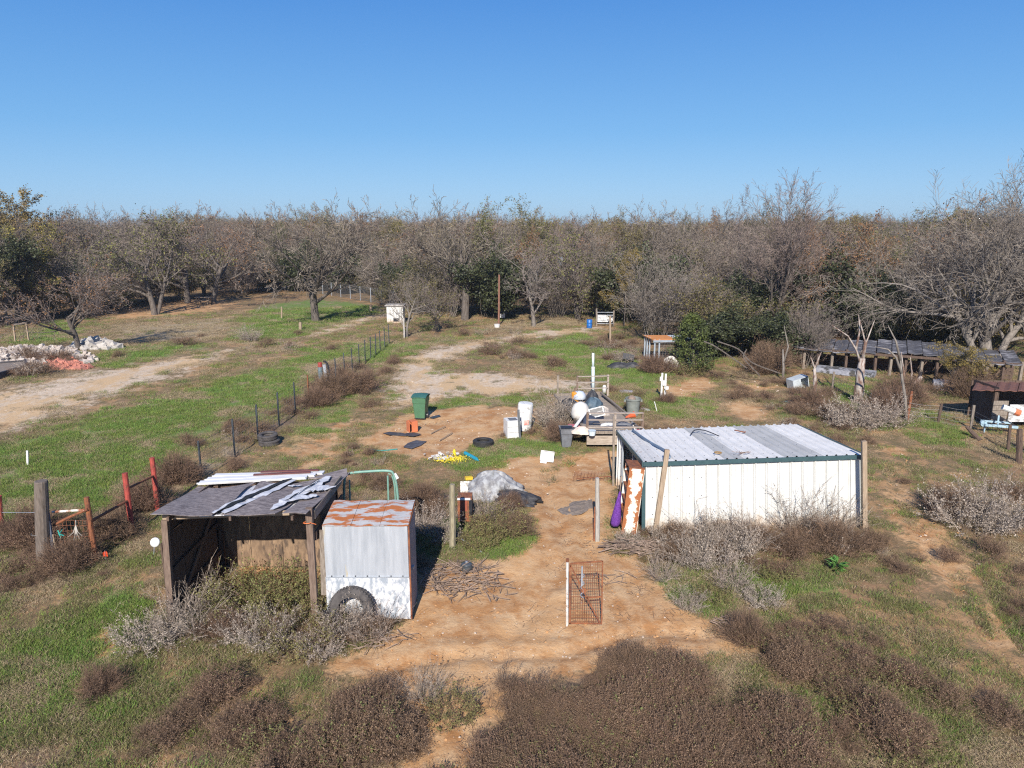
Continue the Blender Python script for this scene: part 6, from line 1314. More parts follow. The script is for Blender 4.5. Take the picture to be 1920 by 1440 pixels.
# white appliance scrap near long shed
a = GZ(1497,728); ac = thing('dumped_cooler', 'dumped pale metal box with an open front lying in the weeds before the long shed', 'cooler', tuple(a)); Mq = Matrix.Rotation(R(15),3,'Z') @ Matrix.Rotation(R(-14),3,'Y')
for c_, s_, nm in (((0,0,.62),(.95,.6,.04),'top'),((0,0,.04),(.95,.6,.04),'bottom'),((-.46,0,.33),(.04,.6,.6),'side'),((.46,0,.33),(.04,.6,.6),'side'),((0,.29,.33),(.9,.03,.58),'back'),((-.22,-.29,.33),(.45,.03,.56),'front_panel')):
    MB().box(a+Mq @ Vector(c_), s_, Mq).build(nm, mat('pale_metal_box', (.52,.56,.58), (.36,.40,.42), 4, .5), ac)
flat_rag([(1470,754),(1500,746),(1540,752),(1530,758),(1560,768),(1520,764),(1490,760)], mat('aqua_netting', (.33,.50,.44), (.2,.26,.18), 16, .8, contrast=(.47,.53)), 'aqua_netting', 'tattered aqua netting spread over the grass behind the white shed', 'netting', z=.1, seed=11)
# ================================================================ dead trunks on the right
def trunk(px, py, pts, rs, m, label, limbs=()):
    b0 = G(px, py); mb = MB(); P = [PY(x, y, b0.y+dy) for x, y, dy in pts]; mb.tube([b0-Vector((0,0,.1))]+P, rs, 9)
    t = thing('dead_trunk', label, 'tree', tuple(b0)); mb.build('trunk', m, t, smooth=True)
    for l in limbs: MB().tube([PY(x, y, b0.y+dy) for x, y, dy in l], [.07*(1-.8*i/(len(l)-1)) for i in range(len(l))], 6).build('branch', m, t, smooth=True)
DT = mat('peeling_dead_bark', (.42,.37,.33), (.16,.09,.065), 3.5, .95, bump=.6, stretch=(2,2,.7), contrast=(.42,.58)); LIMB = BARKP
trunk(1606,755, [(1612,730,0),(1613,700,0),(1617,672,0)], [.26,.22,.2,.14], DT, 'thick dead trunk with peeling brown and white bark behind the white shed', [[(1616,690,0),(1605,655,0),(1590,630,-.2),(1560,610,-.3)],[(1617,672,0),(1622,640,0),(1612,600,0)],[(1618,675,0),(1625,640,.1),(1640,600,.2)],[(1605,655,0),(1612,620,.2),(1610,590,.2)]])
trunk(1700,790, [(1697,745,0),(1690,700,0),(1688,665,0)], [.07,.065,.055,.03], LIMB, 'thin pale forked trunk beside the small yellow green tree', [[(1690,700,0),(1680,670,0),(1665,655,0),(1640,650,0)],[(1688,675,0),(1680,640,0),(1665,610,0)]])
trunk(1700,742, [(1712,725,0),(1728,706,0)], [.2,.17,.08], DT, 'leaning split white trunk under the small yellow green tree', [[(1706,735,0),(1710,700,0),(1707,670,0)],[(1700,740,.1),(1695,700,.1),(1690,660,.1)]])
trunk(1528,738, [(1528,712,0),(1527,685,0)], [.11,.1,.06], DT, 'short grey stump trunk right of the dumped cooler', [[(1528,690,0),(1535,672,0),(1540,660,0)],[(1527,690,0),(1520,668,0)]])
trunk(1468,712, [(1469,690,0),(1468,655,0)], [.08,.07,.03], LIMB, 'slim pale trunk left of the dumped cooler', [[(1469,680,0),(1478,650,0),(1470,610,0)]])
for i, (pts) in enumerate([[(1462,700),(1410,680),(1385,655),(1345,640)],[(1425,705),(1395,672),(1400,655)],[(1320,640),(1345,652),(1400,690)]]):
    P = [PY(x, y, 38.5-i*.4) for x, y in pts]; single('bare_limb', MB().tube(curve3(P,4), .035, 5), BARK, ['long pale limb reaching out of the dark thicket on its left','short pale limb sloping out of the middle of the dark thicket','pale fallen limb crossing the foot of the thicket beside the juniper'][i], 'limb', tuple(P[0]))
# ================================================================ fence on the left
FP = [(379,882,832),(441,871,797),(485,831,770),(523,799,747),(554,769,727),(580,744,711),(631,725,681),(647,709,672),(661,706,663),(674,696,656),(685,677,648),(695,672,642),(705,664,635),(713,658,631),(722,651,626),(730,645,620)]
fence = thing('field_fence', 'long wire fence on dark steel posts running back between the green field and the yard', 'fence', tuple(G(379,882)))
pts = []; f0 = G(379,884); f1 = G(731,645)
fx = np.polyfit([G(a,b_).y for a,b_,_ in FP], [G(a,b_).x for a,b_,_ in FP], 2)
ptf = []
for i, (px, pb, pt) in enumerate(FP):
    # keep the post's line of sight, take its place along the fence line
    lo, hi = 15., 70.
    best = min((abs(gpix(np.polyval(fx, y), y)[0]-px), y) for y in np.arange(18, 60, .1))[1]
    p = Vector((np.polyval(fx, best), best, 0)); p.z = hz(p.x, p.y); ptf.append(p)
    m_ = TPOST if i != 5 else RUST
    hh = 1.5 if i else 1.4
    mb = MB(); mb.beam(p-Vector((0,0,.1)), p+Vector((.03*math.sin(i*7),0,hh)), .055, .055); mb.beam(p+Vector((0,-.03,.1)), p+Vector((0,-.03,hh-.05)), .02, .03)
    mb.build('post', m_, fence, label='rusty brown post' if i == 5 else None)
mb = MB()
for z in (.12,.32,.52,.75,1.0,1.3):
    for a, b_ in zip(ptf[:-1], ptf[1:]): mb.beam(a+Vector((0,0,z)), b_+Vector((0,0,z)), .006, .006)
for a, b_ in zip(ptf[:-1], ptf[1:]):
    nn = max(3, int((b_-a).length/.25))
    for k in range(nn): p = lerp(a, b_, k/nn); mb.beam(p+Vector((0,0,.1)), p+Vector((0,0,1.0)), .004, .004)
wf = mb.build('wire', WIRE, fence)
a = G(603,725); bp_ = thing('boundary_post', 'stout blue grey post with a red cap and black cloth at the fence line', 'post', tuple(a)); hb = PY(602,688,a.y).z
MB().tube([a, a+Vector((-.02,0,hb))], .13, 10).build('post', mat('blue_grey_paint', (.15,.20,.22), (.1,.13,.15), 5), bp_); MB().tube([a+Vector((-.02,0,hb)), a+Vector((-.02,0,hb+.25))], .12, 10).build('red_cap', REDP, bp_)
MB().box(a+Vector((.28,0,.62)), (.16,.1,1.25), (0,R(-6),0)).build('side_board', METG, bp_); MB().tube(curve3([a+Vector((.2,-.05,1.45)), a+Vector((.38,-.05,1.3)), a+Vector((.48,-.05,.8)), a+Vector((.5,-.05,.35))],5), .06, 6).build('black_cloth', BLKP, bp_)
# red pipe fence
def at(px, py, y): return PY(px, py, y)
rp = [((296,957),(285,858)),((248,1000),(234,887)),((180,1052),(162,932))]; tops = []
for i, (b_, t) in enumerate(rp):
    a = G(*b_); t3 = PY(t[0], t[1], a.y+.1); m_ = REDP if i < 2 else RUST
    mb = MB(); mb.tube([a-Vector((0,0,.1)), t3], .075 if i < 2 else .065, 10)
    single('red_pipe_post' if i < 2 else 'rusty_pipe_post', mb, m_, ['red painted pipe post nearest the torn shed roof','middle red painted pipe post with chipped paint','rusty brown pipe post leaning beside the old timber post'][i], 'post', (a.x,a.y,0)); tops.append((a, t3))
def frac(i, f): return lerp(tops[i][0], tops[i][1], f)
single('pipe_rail', MB().tube([frac(1,.74), frac(0,.66)], .035, 8), RUST, 'dark rusty rail joining the two red posts', 'rail', tuple(frac(1,.7)))
single('pipe_rail', MB().tube([frac(2,.62), frac(1,.55)], .04, 8), RUST, 'rusty red rail sloping from the rusty post up to the middle red post', 'rail', tuple(frac(2,.6)))
b0 = G(82,1060); otp = thing('old_timber_post', 'thick weathered round timber post at the left edge beside a grey sheet', 'post', (b0.x,b0.y,0)); tt = PY(77,903,b0.y)
MB().tube([b0-Vector((0,0,.1)), lerp(b0,tt,.5), tt, tt+Vector((0,0,.02))], [.17,.165,.155,.14], 14).build('post', mat('dark_weathered_post', (.19,.155,.13), (.10,.08,.065), 7, .95, bump=.5, stretch=(4,4,.5)), otp); MB().tube([b0+Vector((-.17,-.02,.9))]+[b0+Vector((.17*math.cos(a), -.17*math.sin(a), .9)) for a in (2.4,1.6,.8,.1)], .008, 4).build('wire_loop', WIRE, otp)
single('blue_grey_sheet', MB().box(b0+Vector((.24,.05,.8)), (.14,.05,1.6)), mat('blue_grey_sheet', (.10,.12,.16), (.07,.08,.11), 4), 'narrow dark blue grey sheet upright against the old timber post', 'sheet', tuple(b0))
a = G(105,1052); b_ = tops[2][0]; og = thing('rusty_field_gate', 'sagging rusty bar gate with wire netting between the timber post and rusty post', 'gate', tuple(a))
MB().tube([PY(98,960,a.y), PY(158,956,b_.y)], .03, 7).build('top_bar', RUST2, og); MB().tube([PY(101,985,a.y), PY(125,972,a.y), PY(164,955,b_.y)], .035, 7).build('bent_bar', RUST, og)
mb = MB()
for i in range(11): t = i/10; p = lerp(a, b_, t); mb.beam(p, p+Vector((0,0,1.15)), .007, .007)
for i in range(8): z = .1+i*.15; mb.beam(a+Vector((0,0,z)), b_+Vector((0,0,z)), .007, .007)
mb.build('wire_netting', RUST, og)
mb = MB(); rr = random.Random(4); c = PY(142,985,a.y-.1); 
for e in ((-14,22),(2,26),(12,20),(-4,30),(8,26),(0,-10)): mb.tube([c, PY(142+e[0]*.3,985+e[1]*.6,a.y-.15), PY(142+e[0],985+e[1],a.y-.1)], [.013,.010,.005], 5)
single('bleached_root', mb, mat('bleached_wood', (.42,.38,.33), (.45,.42,.38), 6), 'bleached forked root hanging on the rusty bar gate', 'root', tuple(c))
a = G(110,1062); single('thin_cane', MB().tube([a, PY(99,1002,a.y)], .014, 5), W_TAN, 'thin pale cane leaning beside the blue grey sheet', 'cane', tuple(a))
c = PY(111,1001,G(110,1055).y); mb = MB(); [mb.beam(c, c+Vector((x,0,z)), .03, .01) for x, z in ((.1,.12),(.12,-.05),(.02,-.12),(-.02,.1))]; single('turquoise_ribbon', mb, mat('turquoise_tape', (.04,.42,.36), None, 4), 'turquoise tape knotted on the rusty bar gate', 'tape', tuple(c))
a = G(199,1052); fg = thing('marker_flag', 'small orange marker flag stuck in the ground behind the rusty pipe post', 'flag', tuple(a)); MB().tube([a, a+Vector((0,0,.3))], .006, 4).build('wire_stem', METG, fg); MB().grid(lambda u, v: a+Vector((-.06+.12*u,.03*math.sin(u*3),.12+.16*v*(1-.5*abs(u-.5)))), 4, 4, thick=(0,.005,0)).build('pennant', mat('fluorescent_orange', (.85,.10,.03), None, 4), fg)
a = G(288,1045); ds = thing('white_dish', 'round white plastic dish on a thin stem beside the left shed wall', 'dish', tuple(a)); c = PY(290,1017,a.y)
MB().lathe(c, [(.001,.02),(.09,.02),(.125,.0),(.13,-.03),(.12,-.04)], 18, M=Matrix.Rotation(R(70),3,'X')).build('dish', WHITEP, ds, smooth=True); MB().tube([a, c], .01, 5).build('stem', METG, ds)
a = G(2,990); single('red_pipe_post', MB().tube([a-Vector((0,0,.1)), PY(2,957,a.y)+Vector((0,0,.45))], .075, 10), REDP, 'red pipe post stub cut by the left edge', 'post', tuple(a))
single('fence_wire', MB().tube([PY(4,961,a.y-1.5), PY(66,961,b0.y)], .006, 4), METG, 'single taut wire reaching the old timber post from the left', 'wire', tuple(a))
a = G(52,872); single('white_marker_stake', MB().beam(a, PY(51,845,a.y), .07, .03), WHITEP, 'small white marker stake alone in the green field', 'stake', tuple(a))
# ================================================================ rubble, slab, frames in the far left
def rubble(name, label, region, n, size, m, seed, hmax, cat, child, extra=None):
    rr = random.Random(seed); P = poly_w(region); c = P.mean(0); t = thing(name, label, cat, (c[0], c[1], 0))
    ms = []
    for k in range(5):
        mb = MB(); mb.box((0,0,0), (size*rr.uniform(1.1,1.7), size*rr.uniform(.7,1), size*rr.uniform(.5,.8))); mb.v = [(x+rr.gauss(0,size*.12), y+rr.gauss(0,size*.12), z+rr.gauss(0,size*.1)) for x,y,z in mb.v]; ms.append(mb.mesh(child, m if not extra or k < 4 else extra))
    x0, y0 = P.min(0); x1, y1 = P.max(0); k = 0; S = []
    while len(S) < n and k < 60000:
        k += 1; x, y = rr.uniform(x0,x1), rr.uniform(y0,y1); d = float(sdf(P, np.array([x]), np.array([y]))[0])
        if d < 0: continue
        h = min(1, d/1.2)*hmax*(.55+.45*math.sin(x*2.1+seed)*math.cos(y*1.3)); S.append((x, y, max(.03, h*rr.uniform(.4,1))))
    for i, (x, y, z) in enumerate(S[:290]):
        o = bpy.data.objects.new(child, rr.choice(ms)); COL.objects.link(o); o.parent = t; o.location = (x-c[0], y-c[1], z); o.rotation_euler = (rr.gauss(0,.5), rr.gauss(0,.5), rr.uniform(0,6.28)); q = rr.uniform(.6,1.5); o.scale = (q,q,q)
    if len(S) > 290:
        mb = MB()
        for (x, y, z) in S[290:]: q = size*rr.uniform(.5,1.3); mb.box((x,y,z*.8), (q*1.5,q,q*.7), (rr.gauss(0,.5), rr.gauss(0,.5), rr.uniform(0,6.28)))
        o = mb.build('small_rubble', m, t); o['kind'] = 'stuff'
    return t
rubble('stone_rubble_pile', 'wide pile of pale stone and brick rubble at the left edge of the field', [(-60,662),(40,652),(120,653),(165,662),(183,676),(160,684),(100,672),(90,690),(60,697),(20,688),(-60,690)], 900, .24, BRICKW, 5, .45, 'rubble', 'stone')
rubble('red_brick_pile', 'heap of broken red bricks in front of the pale rubble pile', [(84,684),(98,670),(130,669),(150,680),(174,690),(140,695),(100,693)], 420, .20, BRICKR, 6, .38, 'bricks', 'brick')
rubble('concrete_rubble_pile', 'heap of grey broken concrete slabs right of the leaning bare tree', [(134,654),(150,646),(170,640),(200,644),(232,652),(205,656),(160,658)], 120, .42, CONC, 7, .55, 'rubble', 'slab')
s0, s1 = G(0,712), G(55,692); 
dsl = thing('timber_edged_bed', 'low dark walled raised bed cut by the left edge', 'raised bed', tuple(G(0,705)))
q = [G(-80,735), G(54,697), G(48,688), G(-120,702)]
for a, b_ in ((q[0],q[1]),(q[1],q[2]),(q[3],q[2])): MB().beam(a+Vector((0,0,.22)), b_+Vector((0,0,.22)), .15, .44).build('edge_timber', BLKS, dsl)
MB().add([p+Vector((0,0,.36)) for p in q], [(0,1,2,3)]).build('soil', MATM, dsl)
gf = thing('timber_goal_frame', 'bare timber goal frame at the far left of the field', 'frame', tuple(G(28,642)))
a, b_ = G(29,642), G(54,640); ta, tb = PY(25,609,a.y), PY(49,605,b_.y)
MB().beam(a,ta,.09,.09).build('post', W_TAN, gf); MB().beam(b_,tb,.09,.09).build('post', W_TAN, gf); MB().beam(ta,tb,.09,.09).build('crossbar', W_OLD, gf)
# white cabinet shed, poles, barrels, gate, picnic table
a = G(741,606); wc = thing('white_cabinet_shed', 'narrow white weathered cabinet shed behind the slender sapling', 'shed', tuple(a)); h = PY(741,574,a.y).z; w = 1.45
for k in range(5): MB().box(a+Vector((-w/2+w*(k+.5)/5,0,h/2)), (w/5-.02,.04,h)).build('front_board', METW, wc)
MB().box(a+Vector((w/2,.6,h/2)), (.04,1.16,h)).build('side_wall', METW, wc); MB().box(a+Vector((-w/2,.6,h/2)), (.04,1.16,h)).build('side_wall', METW, wc); MB().box(a+Vector((0,.6,h+.05)), (w+.3,1.5,.08)).build('roof', CONC, wc); MB().box(a+Vector((.1,-.03,h*.2)), (.5,.03,.3)).build('vent', BLKP, wc)
a = G(758,634); pole('pale_post', a, PY(757,596,a.y), .12, .1, CONC, 'pale stub post below the white cabinet shed', n=7)
a = G(935,610); pole('brown_pole', a, PY(936,515,a.y), .17, .15, mat('reddish_pole', (.27,.13,.09), (.18,.09,.06), 6, .9), 'tall reddish brown pole at the foot of the wood', 'pole', n=8)
a = G(932,614); single('white_bucket', MB().lathe(a, [(.22,0),(.26,.3),(.001,.31)], 12), WHITEP, 'white bucket at the foot of the tall brown pole', 'bucket', tuple(a)); a = G(942,599); single('white_box', MB().box(a+Vector((0,0,.4)), (.5,.3,.4)), WHITEP, 'small white box behind the tall brown pole', 'box', tuple(a))
a = G(1144,646); pole('timber_post', a, PY(1144,592,a.y), .16, .14, W_TAN, 'grey brown timber post right of the blue barrel', n=6)
a = G(1105,615); single('blue_barrel', MB().lathe(a, [(.22,0),(.25,.05),(.24,.23),(.26,.25),(.24,.27),(.24,.48),(.26,.5),(.24,.52),(.25,.70),(.22,.74),(.001,.74)], 16), mat('blue_barrel_plastic', (.02,.15,.48), (.015,.11,.38), 4, .45), 'bright blue barrel beside the far gate', 'barrel', tuple(a), smooth=True)
fgte = thing('far_gate', 'pale bar gate at the end of the gravel drive beside the blue barrel', 'gate', tuple(G(1115,612))); a, b_ = G(1118,612), G(1150,612)
for z in (.25,.5,.75,1.0,1.25): MB().beam(a+Vector((0,0,z)), b_+Vector((0,0,z)), .05, .05).build('bar', METG, fgte)
for p in (a, b_): MB().beam(p, p+Vector((0,0,1.4)), .12, .12).build('post', W_OLD, fgte)
single('white_trough', MB().box(G(1135,606)+Vector((0,0,.45)), (1.5,.6,.6)), WHITEP, 'white trough behind the far gate', 'trough', tuple(G(1135,606)))
a = G(1047,660) ; b0 = Vector((4.6,72,0)); up_ = thing('utility_pole', 'grey utility pole with pale insulators poking out among the trees', 'utility pole', (b0.x,b0.y,0)); b0 = Vector((PY(1047,480,72).x,72,0)); up_.location = b0
zt = PY(1047,468,72).z; MB().tube([b0, b0+Vector((0,0,zt))], [.16,.11], 8).build('pole', BARKP, up_); xarm = MB().beam(b0+Vector((-.9,-.1,zt-.5)), b0+Vector((.9,-.1,zt-.5)), .12, .1).build('crossarm', W_OLD, up_)
MB().lathe(b0+Vector((.25,-.2,zt-1.6)), [(.001,0),(.22,0),(.24,.1),(.24,.8),(.1,.9),(.001,.9)], 12).build('transformer', METG, up_)
for s_ in (-.8,.0,.8): MB().lathe(b0+Vector((s_,-.1,zt-.45)), [(.06,0),(.08,.08),(.04,.2)], 8).build('insulator', WHITEP, xarm)
pt = thing('picnic_table', 'tan picnic table in the shade at the edge of the left wood', 'picnic table', tuple(G(383,570))); a = G(383,570)
for k in range(5): MB().box(a+Vector((0,-.3+k*.15,.75)), (1.9,.14,.05)).build('top_plank', W_TAN, pt)
for y in (-.75,.75): MB().box(a+Vector((0,y,.45)), (1.9,.26,.05)).build('bench', W_TAN, pt)
for x in (-.65,.65):
    for s_ in (-1,1): MB().beam(a+Vector((x,s_*.7,0)), a+Vector((x,s_*.2,.74)), .09, .05).build('leg', W_TAN, pt)
    MB().beam(a+Vector((x,-.8,.4)), a+Vector((x,.8,.4)), .04, .09).build('brace', W_TAN, pt)
for i, (px, pb, pt_) in enumerate(((563,619,604),(695,583,571),(528,597,575))): a = G(px, pb); pole('field_post', a, PY(px, pt_, a.y), .26 if i < 2 else .14, .2, W_TAN, ['short stout post in the grass below the big spreading tree','short stout post beside the pale track right of the big spreading tree','thin brown stake left of the big spreading tree'][i], n=7)
# chain link fence far
cf = thing('chain_link_fence', 'grey chain link fence along the far edge of the grass behind the big spreading tree', 'fence', tuple(G(600,552)))
a, b_ = G(590,549), G(738,574)
mb = MB(); nn = 9
for k in range(nn): p = lerp(a, b_, k/(nn-1)); MB().tube([p, p+Vector((0,0,1.7))], .04, 6).build('post', METG, cf)
for z in (.1,1.68): mb.beam(a+Vector((0,0,z)), b_+Vector((0,0,z)), .03, .03)
LL = (b_-a).length; k = 0
while k*.22 < LL:
    p = a+(b_-a)*(k*.22/LL); q_ = a+(b_-a)*(min(LL, k*.22+1.6)/LL); mb.beam(p+Vector((0,0,.1)), q_+Vector((0,0,1.68)), .012, .012); mb.beam(q_+Vector((0,0,.1)), p+Vector((0,0,1.68)), .012, .012); k += 1
mb.build('mesh', WIRE, cf)
# right fence
RFP = [(1650,790,745),(1703,818,760),(1759,795,768),(1818,795,772),(1888,842,806),(1905,850,790),(1760,792,770)]
rf = thing('right_fence', 'sagging wire fence on old stakes crossing the grass at the right', 'fence', tuple(G(1650,790)))
RP = [G(1560,735), G(1602,757), G(1655,778), G(1701,790), G(1758,796), G(1820,806), G(1890,842), G(1960,862)]
for i, p in enumerate(RP):
    h = [1.1,.9,1.3,1.4,.95,1.1,1.0,1.4][i]; MB().tube([p-Vector((0,0,.1)), p+Vector((.06*math.sin(i*5),0,h))], .06 if i != 7 else .14, 7).build('post', [W_OLD,W_DARK,W_DARK,RUST,W_DARK,W_OLD,W_DARK,W_DARK][i], rf)
mb = MB()
for z in (.15,.32,.5,.68,.86):
    for a, b_ in zip(RP[:-1], RP[1:]): m_ = (a+b_)/2; mb.tube([a+Vector((0,0,z)), m_+Vector((0,0,z-.05)), b_+Vector((0,0,z))], .006, 3, cap=False)
for a, b_ in zip(RP[:-1], RP[1:]):
    nn = int((b_-a).length/.3)
    for k in range(nn): p = lerp(a, b_, k/nn); mb.beam(p+Vector((0,0,.1)), p+Vector((0,0,.84)), .005, .005)
mb.build('wire', WIRE, rf)
p1 = G(1838,826); p2 = PY(1812,800,p1.y+.5); single('leaning_log', MB().tube([p1, lerp(p1,p2,.6), p2], [.10,.09,.06], 8), W_DARK, 'dark broken log leaning on the right wire fence', 'log', tuple(p1))
b0 = G(1910,868); pole('charred_post', b0, PY(1912,805,b0.y), .2, .2, W_DARK, 'thick dark rotten post at the right edge of the photograph', n=8)
# ================================================================ individual bushes and weed clumps
def bush(px, py, kind, s, label, rz=0, sz=None, cat='bush', name='weed_bush', z=-.03):
    p = GZ(px, py); me_ = bushm[kind]; o = bpy.data.objects.new(name, me_); COL.objects.link(o); o.location = (p.x, p.y, p.z+z); o.rotation_euler = (0,0,rz); o.scale = (s, s, sz or s)
    return tag(o, label, cat)
LEAFW = mat('curled_silver_leaves', (.44,.375,.315), (.25,.205,.165), 2, .95, bump=0, island=.3)
bushm = {
 'grey': stalky(101, 130, .65, 1.15, [GWEED, LEAFW], w=.005, kids=8, leaves=6, lsize=.019, lean=1.0),
 'grey2': stalky(102, 95, .5, 1.5, [GWEED, LEAFW], w=.005, kids=9, leaves=5, lsize=.019, lean=.8),
 'brown': bushy(103, 700, 1.0, .95, [BRUSH, SEED], w=.004, kids=8, dabs=1, dsize=.012, kl=.22),
 'olive': stalky(104, 150, .75, .85, [BRUSH, OLIVE], w=.0045, kids=8, leaves=5, lsize=.02, lean=1.0),
 'dead': stalky(105, 60, .35, 1.5, [GWEED, LEAFW], w=.007, kids=12, leaves=2, lsize=.014, lean=1.1, spread=.6),
}
BL_ = [(460,1190,'grey',.6,'grey weeds in the middle of the timber shed front'),(385,1140,'dead',.75,'tall wiry weeds standing against the dark left shed wall'),(540,1120,'olive',.9,'weeds against the lit back panels inside the timber shed'),(530,1195,'brown',.5,'brown weeds between the right shed post and the olive clump'),
 (1270,1050,'brown',.55,'brown weeds under the leaning timber'),(1450,1080,'olive',.6,'olive weeds in the green grass before the white shed'),(1335,1125,'olive',.5,'low olive weeds at the near edge of the green grass before the white shed'),
 (1440,700,'brown',1.8,'dark bramble below the left end of the long shed'),(1820,745,'brown',1.5,'dark weeds left of the rusty roofed shed'),
 (285,1205,'grey',.75,'silver dry weeds at the foot of the left front post of the timber shed'),(350,1190,'dead',.85,'silver dry weeds just inside the left front post'),
 (420,1190,'brown',.62,'tangled grey weeds across the front of the timber shed'),(480,1135,'olive',1.25,'olive and brown weeds filling the inside of the timber shed'),(550,1160,'olive',.95,'olive weeds against the right front post of the timber shed'),
 (430,1120,'olive',.75,'low olive weeds in the shade of the left shed wall'),(500,1215,'grey2',.62,'grey weed clump spilling forward from the middle of the timber shed'),(560,1212,'olive',.85,'olive weed clump in front of the right shed post'),
 (640,1190,'grey2',.62,'silver weeds in front of the big worn tyre'),(700,1195,'dead',.7,'silver weeds in front of the white hutch panel'),(600,1225,'grey',.5,'small pale weed clump left of the dirt track'),
 (800,1000,'grey2',.85,'tall dry weeds in the gap behind the metal hutch'),(790,950,'brown',.8,'brown weeds behind the metal hutch'),(830,1010,'grey',.55,'pale weeds leaning on the lichen stained post'),(720,915,'brown',.6,'brown weeds under the pale green pipe frame'),
 (905,975,'dead',.7,'bare twiggy weeds in front of the tarpaulin heap'),(935,1000,'olive',.9,'green and brown weed mound beside the dirt path'),(900,1020,'olive',.7,'olive weeds right of the lichen stained post'),(970,1000,'brown',.55,'brown weeds at the path edge of the weed mound'),(960,950,'brown',.5,'brown weeds below the black sheeting'),
 (1260,1020,'grey',.7,'silver weeds at the foot of the leaning timber on the white shed'),(1320,1030,'dead',.95,'silver weeds against the left part of the white shed wall'),(1350,1045,'grey',.95,'broad grey weed thicket in front of the white shed'),(1300,1065,'grey2',.65,'grey weed tuft at the front of the broad grey thicket'),
 (1400,1035,'dead',.95,'grey weeds below the middle of the white shed wall'),(1500,1000,'dead',1.15,'tall pale dead bush against the right half of the white shed wall'),(1570,995,'dead',1.05,'tall leaning dead weeds beside the right corner of the white shed'),(1480,1040,'brown',.8,'brown weeds in front of the right half of the white shed'),(1560,1035,'brown',.85,'brown weeds near the right corner of the white shed'),(1630,1030,'brown',.6,'low brown weeds right of the upright tan timber'),
 (1240,1085,'dead',.6,'dark rooted dead clump at the left end of the green weeds'),(1370,1105,'dead',.7,'grey clump in the green grass before the white shed'),(1430,1130,'grey',.5,'small grey clump at the right of the green grass before the white shed'),(1290,1140,'grey2',.42,'little silver clump at the edge of the red dirt'),
 (1180,1020,'grey',.45,'small silver clump below the purple bag'),
 (1040,805,'dead',1.35,'big pinkish dry bush at the left side of the trailer'),(1035,790,'grey2',1.0,'pale dry weeds behind the grey bin'),(1050,825,'brown',.8,'brown base of the dry bush beside the grey bin'),
 (672,735,'brown',1.35,'rounded brown bush in the yard near the fence'),(620,745,'brown',1.25,'brown brush bank against the field fence'),(595,762,'brown',1.0,'brown brush bank on the near side of the fence bend'),(640,715,'brown',.8,'brown bush beside the stout blue grey post'),
 (1600,800,'grey',1.3,'wide pale dry weeds behind the right corner of the white shed'),(1655,800,'grey2',1.2,'pale dry weeds right of the wide dry patch'),(1560,785,'brown',1.0,'brown weeds behind the white shed roof'),
 (1820,985,'grey',1.25,'broad silver weed patch at the right edge of the yard'),(1880,990,'grey2',1.15,'silver weeds at the far right of the silver patch'),(1780,965,'brown',.9,'brown weeds at the left of the silver patch'),
 (1250,755,'brown',.6,'brown weeds at the foot of the meter post'),(1290,700,'olive',1.3,'olive bush below the juniper'),(1230,700,'brown',1.2,'brown weeds left of the tattered white sheet'),
 (1690,760,'brown',1.5,'dark bramble mound at the foot of the thin forked trunk'),(1660,775,'brown',1.2,'bramble mound on the left of the thin forked trunk'),(1520,765,'brown',1.0,'brown weeds below the dumped cooler'),
 (60,1020,'brown',1.1,'brown brush mound left of the old timber post'),(130,1065,'brown',.9,'brown brush at the foot of the rusty bar gate'),(210,1010,'brown',.9,'brown brush between the rusty and red posts'),(270,955,'brown',.95,'brown brush around the red posts'),(330,905,'brown',1.0,'brown brush behind the torn shed roof'),
 (190,1300,'brown',.5,'small brown bush in the bright green grass at the lower left'),(800,1310,'dead',.5,'twiggy dead bush on the dirt at the bottom'),(850,1340,'olive',.55,'dark olive weed stalks on the dirt at the bottom'),
 (1400,1200,'brown',.6,'dark brown brush clump at the edge of the red dirt on the right'),(1180,1265,'brown',.55,'dark brush knob at the top edge of the foreground brush'),(470,640,'grey2',1.0,'tall straw coloured weeds in the middle of the far left field')]
rn = random.Random(77)
for (px, py, k, s, lb) in BL_: bush(px, py, k, s, lb, rn.uniform(0,6.28), s*rn.uniform(.85,1.1))
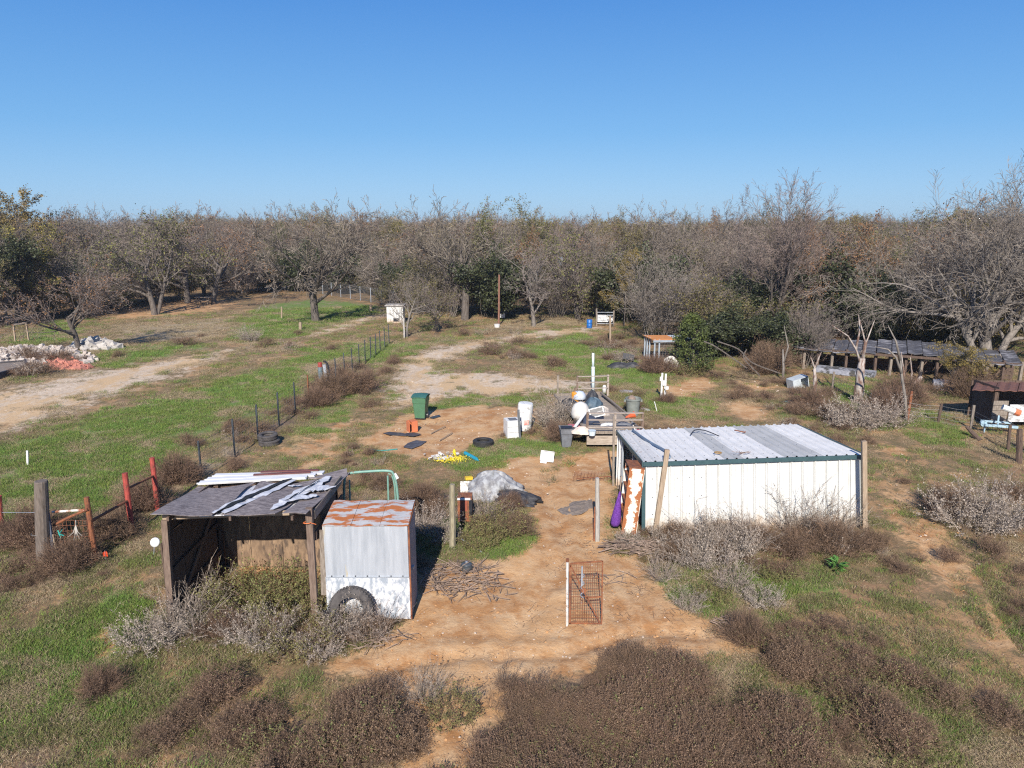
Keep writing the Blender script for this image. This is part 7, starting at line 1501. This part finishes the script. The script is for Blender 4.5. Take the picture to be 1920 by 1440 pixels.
def bigleaf(px, py, label):
    rr = random.Random(3); mb = MB(); p = GZ(px, py)
    for i in range(46):
        a = rr.uniform(0,6.28); l = rr.uniform(.12,.3); z0 = rr.uniform(.02,.3); b0 = p+Vector((math.cos(a)*.05,math.sin(a)*.05,z0)); e = b0+Vector((math.cos(a)*l,math.sin(a)*l,rr.uniform(.02,.12))); s_ = Vector((-math.sin(a),math.cos(a),0))*.035; m_ = (b0+e)/2+Vector((0,0,.03))
        mb.add([b0, m_-s_, e, m_+s_], [(0,1,2,3)])
    return single('broad_leaved_weed', mb, mat('fresh_leaf', (.10,.24,.05), (.07,.17,.03), 4, .6, bump=0, island=.3), label, 'plant', tuple(p))
bigleaf(1568,1072,'bright green broad leaved weed beside the brown weeds before the white shed')
tree_at('barethicket', 1500, 672, 600, 2.2, 'bare twiggy thicket growing over the left end of the long shed roof', wide=.7, name='thicket', cat='bush')
tree_at('oak', 1930, 690, 380, 2.7, 'bare tree cut by the right edge behind the rusty roofed shed', wide=.9)
tree_at('oak2', 1690, 632, 395, 1.2, 'dark bare tree behind the yellow leaved thicket of the long shed', wide=1.0)
# juniper
def conifer(seed, h, rad):
    rr = random.Random(seed); T = Tree(seed); T.wood.tube([(0,0,0),(.05,0,h*.5),(0,0,h*.95)], [.12,.08,.02], 7)
    for i in range(300):
        t = rr.random()**.9; z = h*(.04+.93*t); rr_ = rad*(1-t)**.65*(.7+.3*math.sin(i*2.4+z*5))+.08; a = rr.uniform(0,6.28); tip = Vector((math.cos(a)*rr_, math.sin(a)*rr_, z+rr_*.25)); b0 = Vector((0,0,max(0,z-rr_*.25)))
        T.ribbon(T.tw, b0, tip, .012, .006)
        for k in range(34):
            q = b0.lerp(tip, rr.uniform(.72,1.05))+rvec(rr,.07); T.leaf(q, rr.uniform(.03,.065))
    return T.wood.mesh('trunk', BARK), T.tw.mesh('crown', TWIGD), T.lf.mesh('foliage', LEAFJ)
protos['juniper'] = conifer(51, 3.4, 1.5); PH_['juniper'] = 3.4
tree_at('juniper', 1295, 697, 585, 0, 'bright green juniper bush right of the wire pen', name='juniper', wide=1.0)
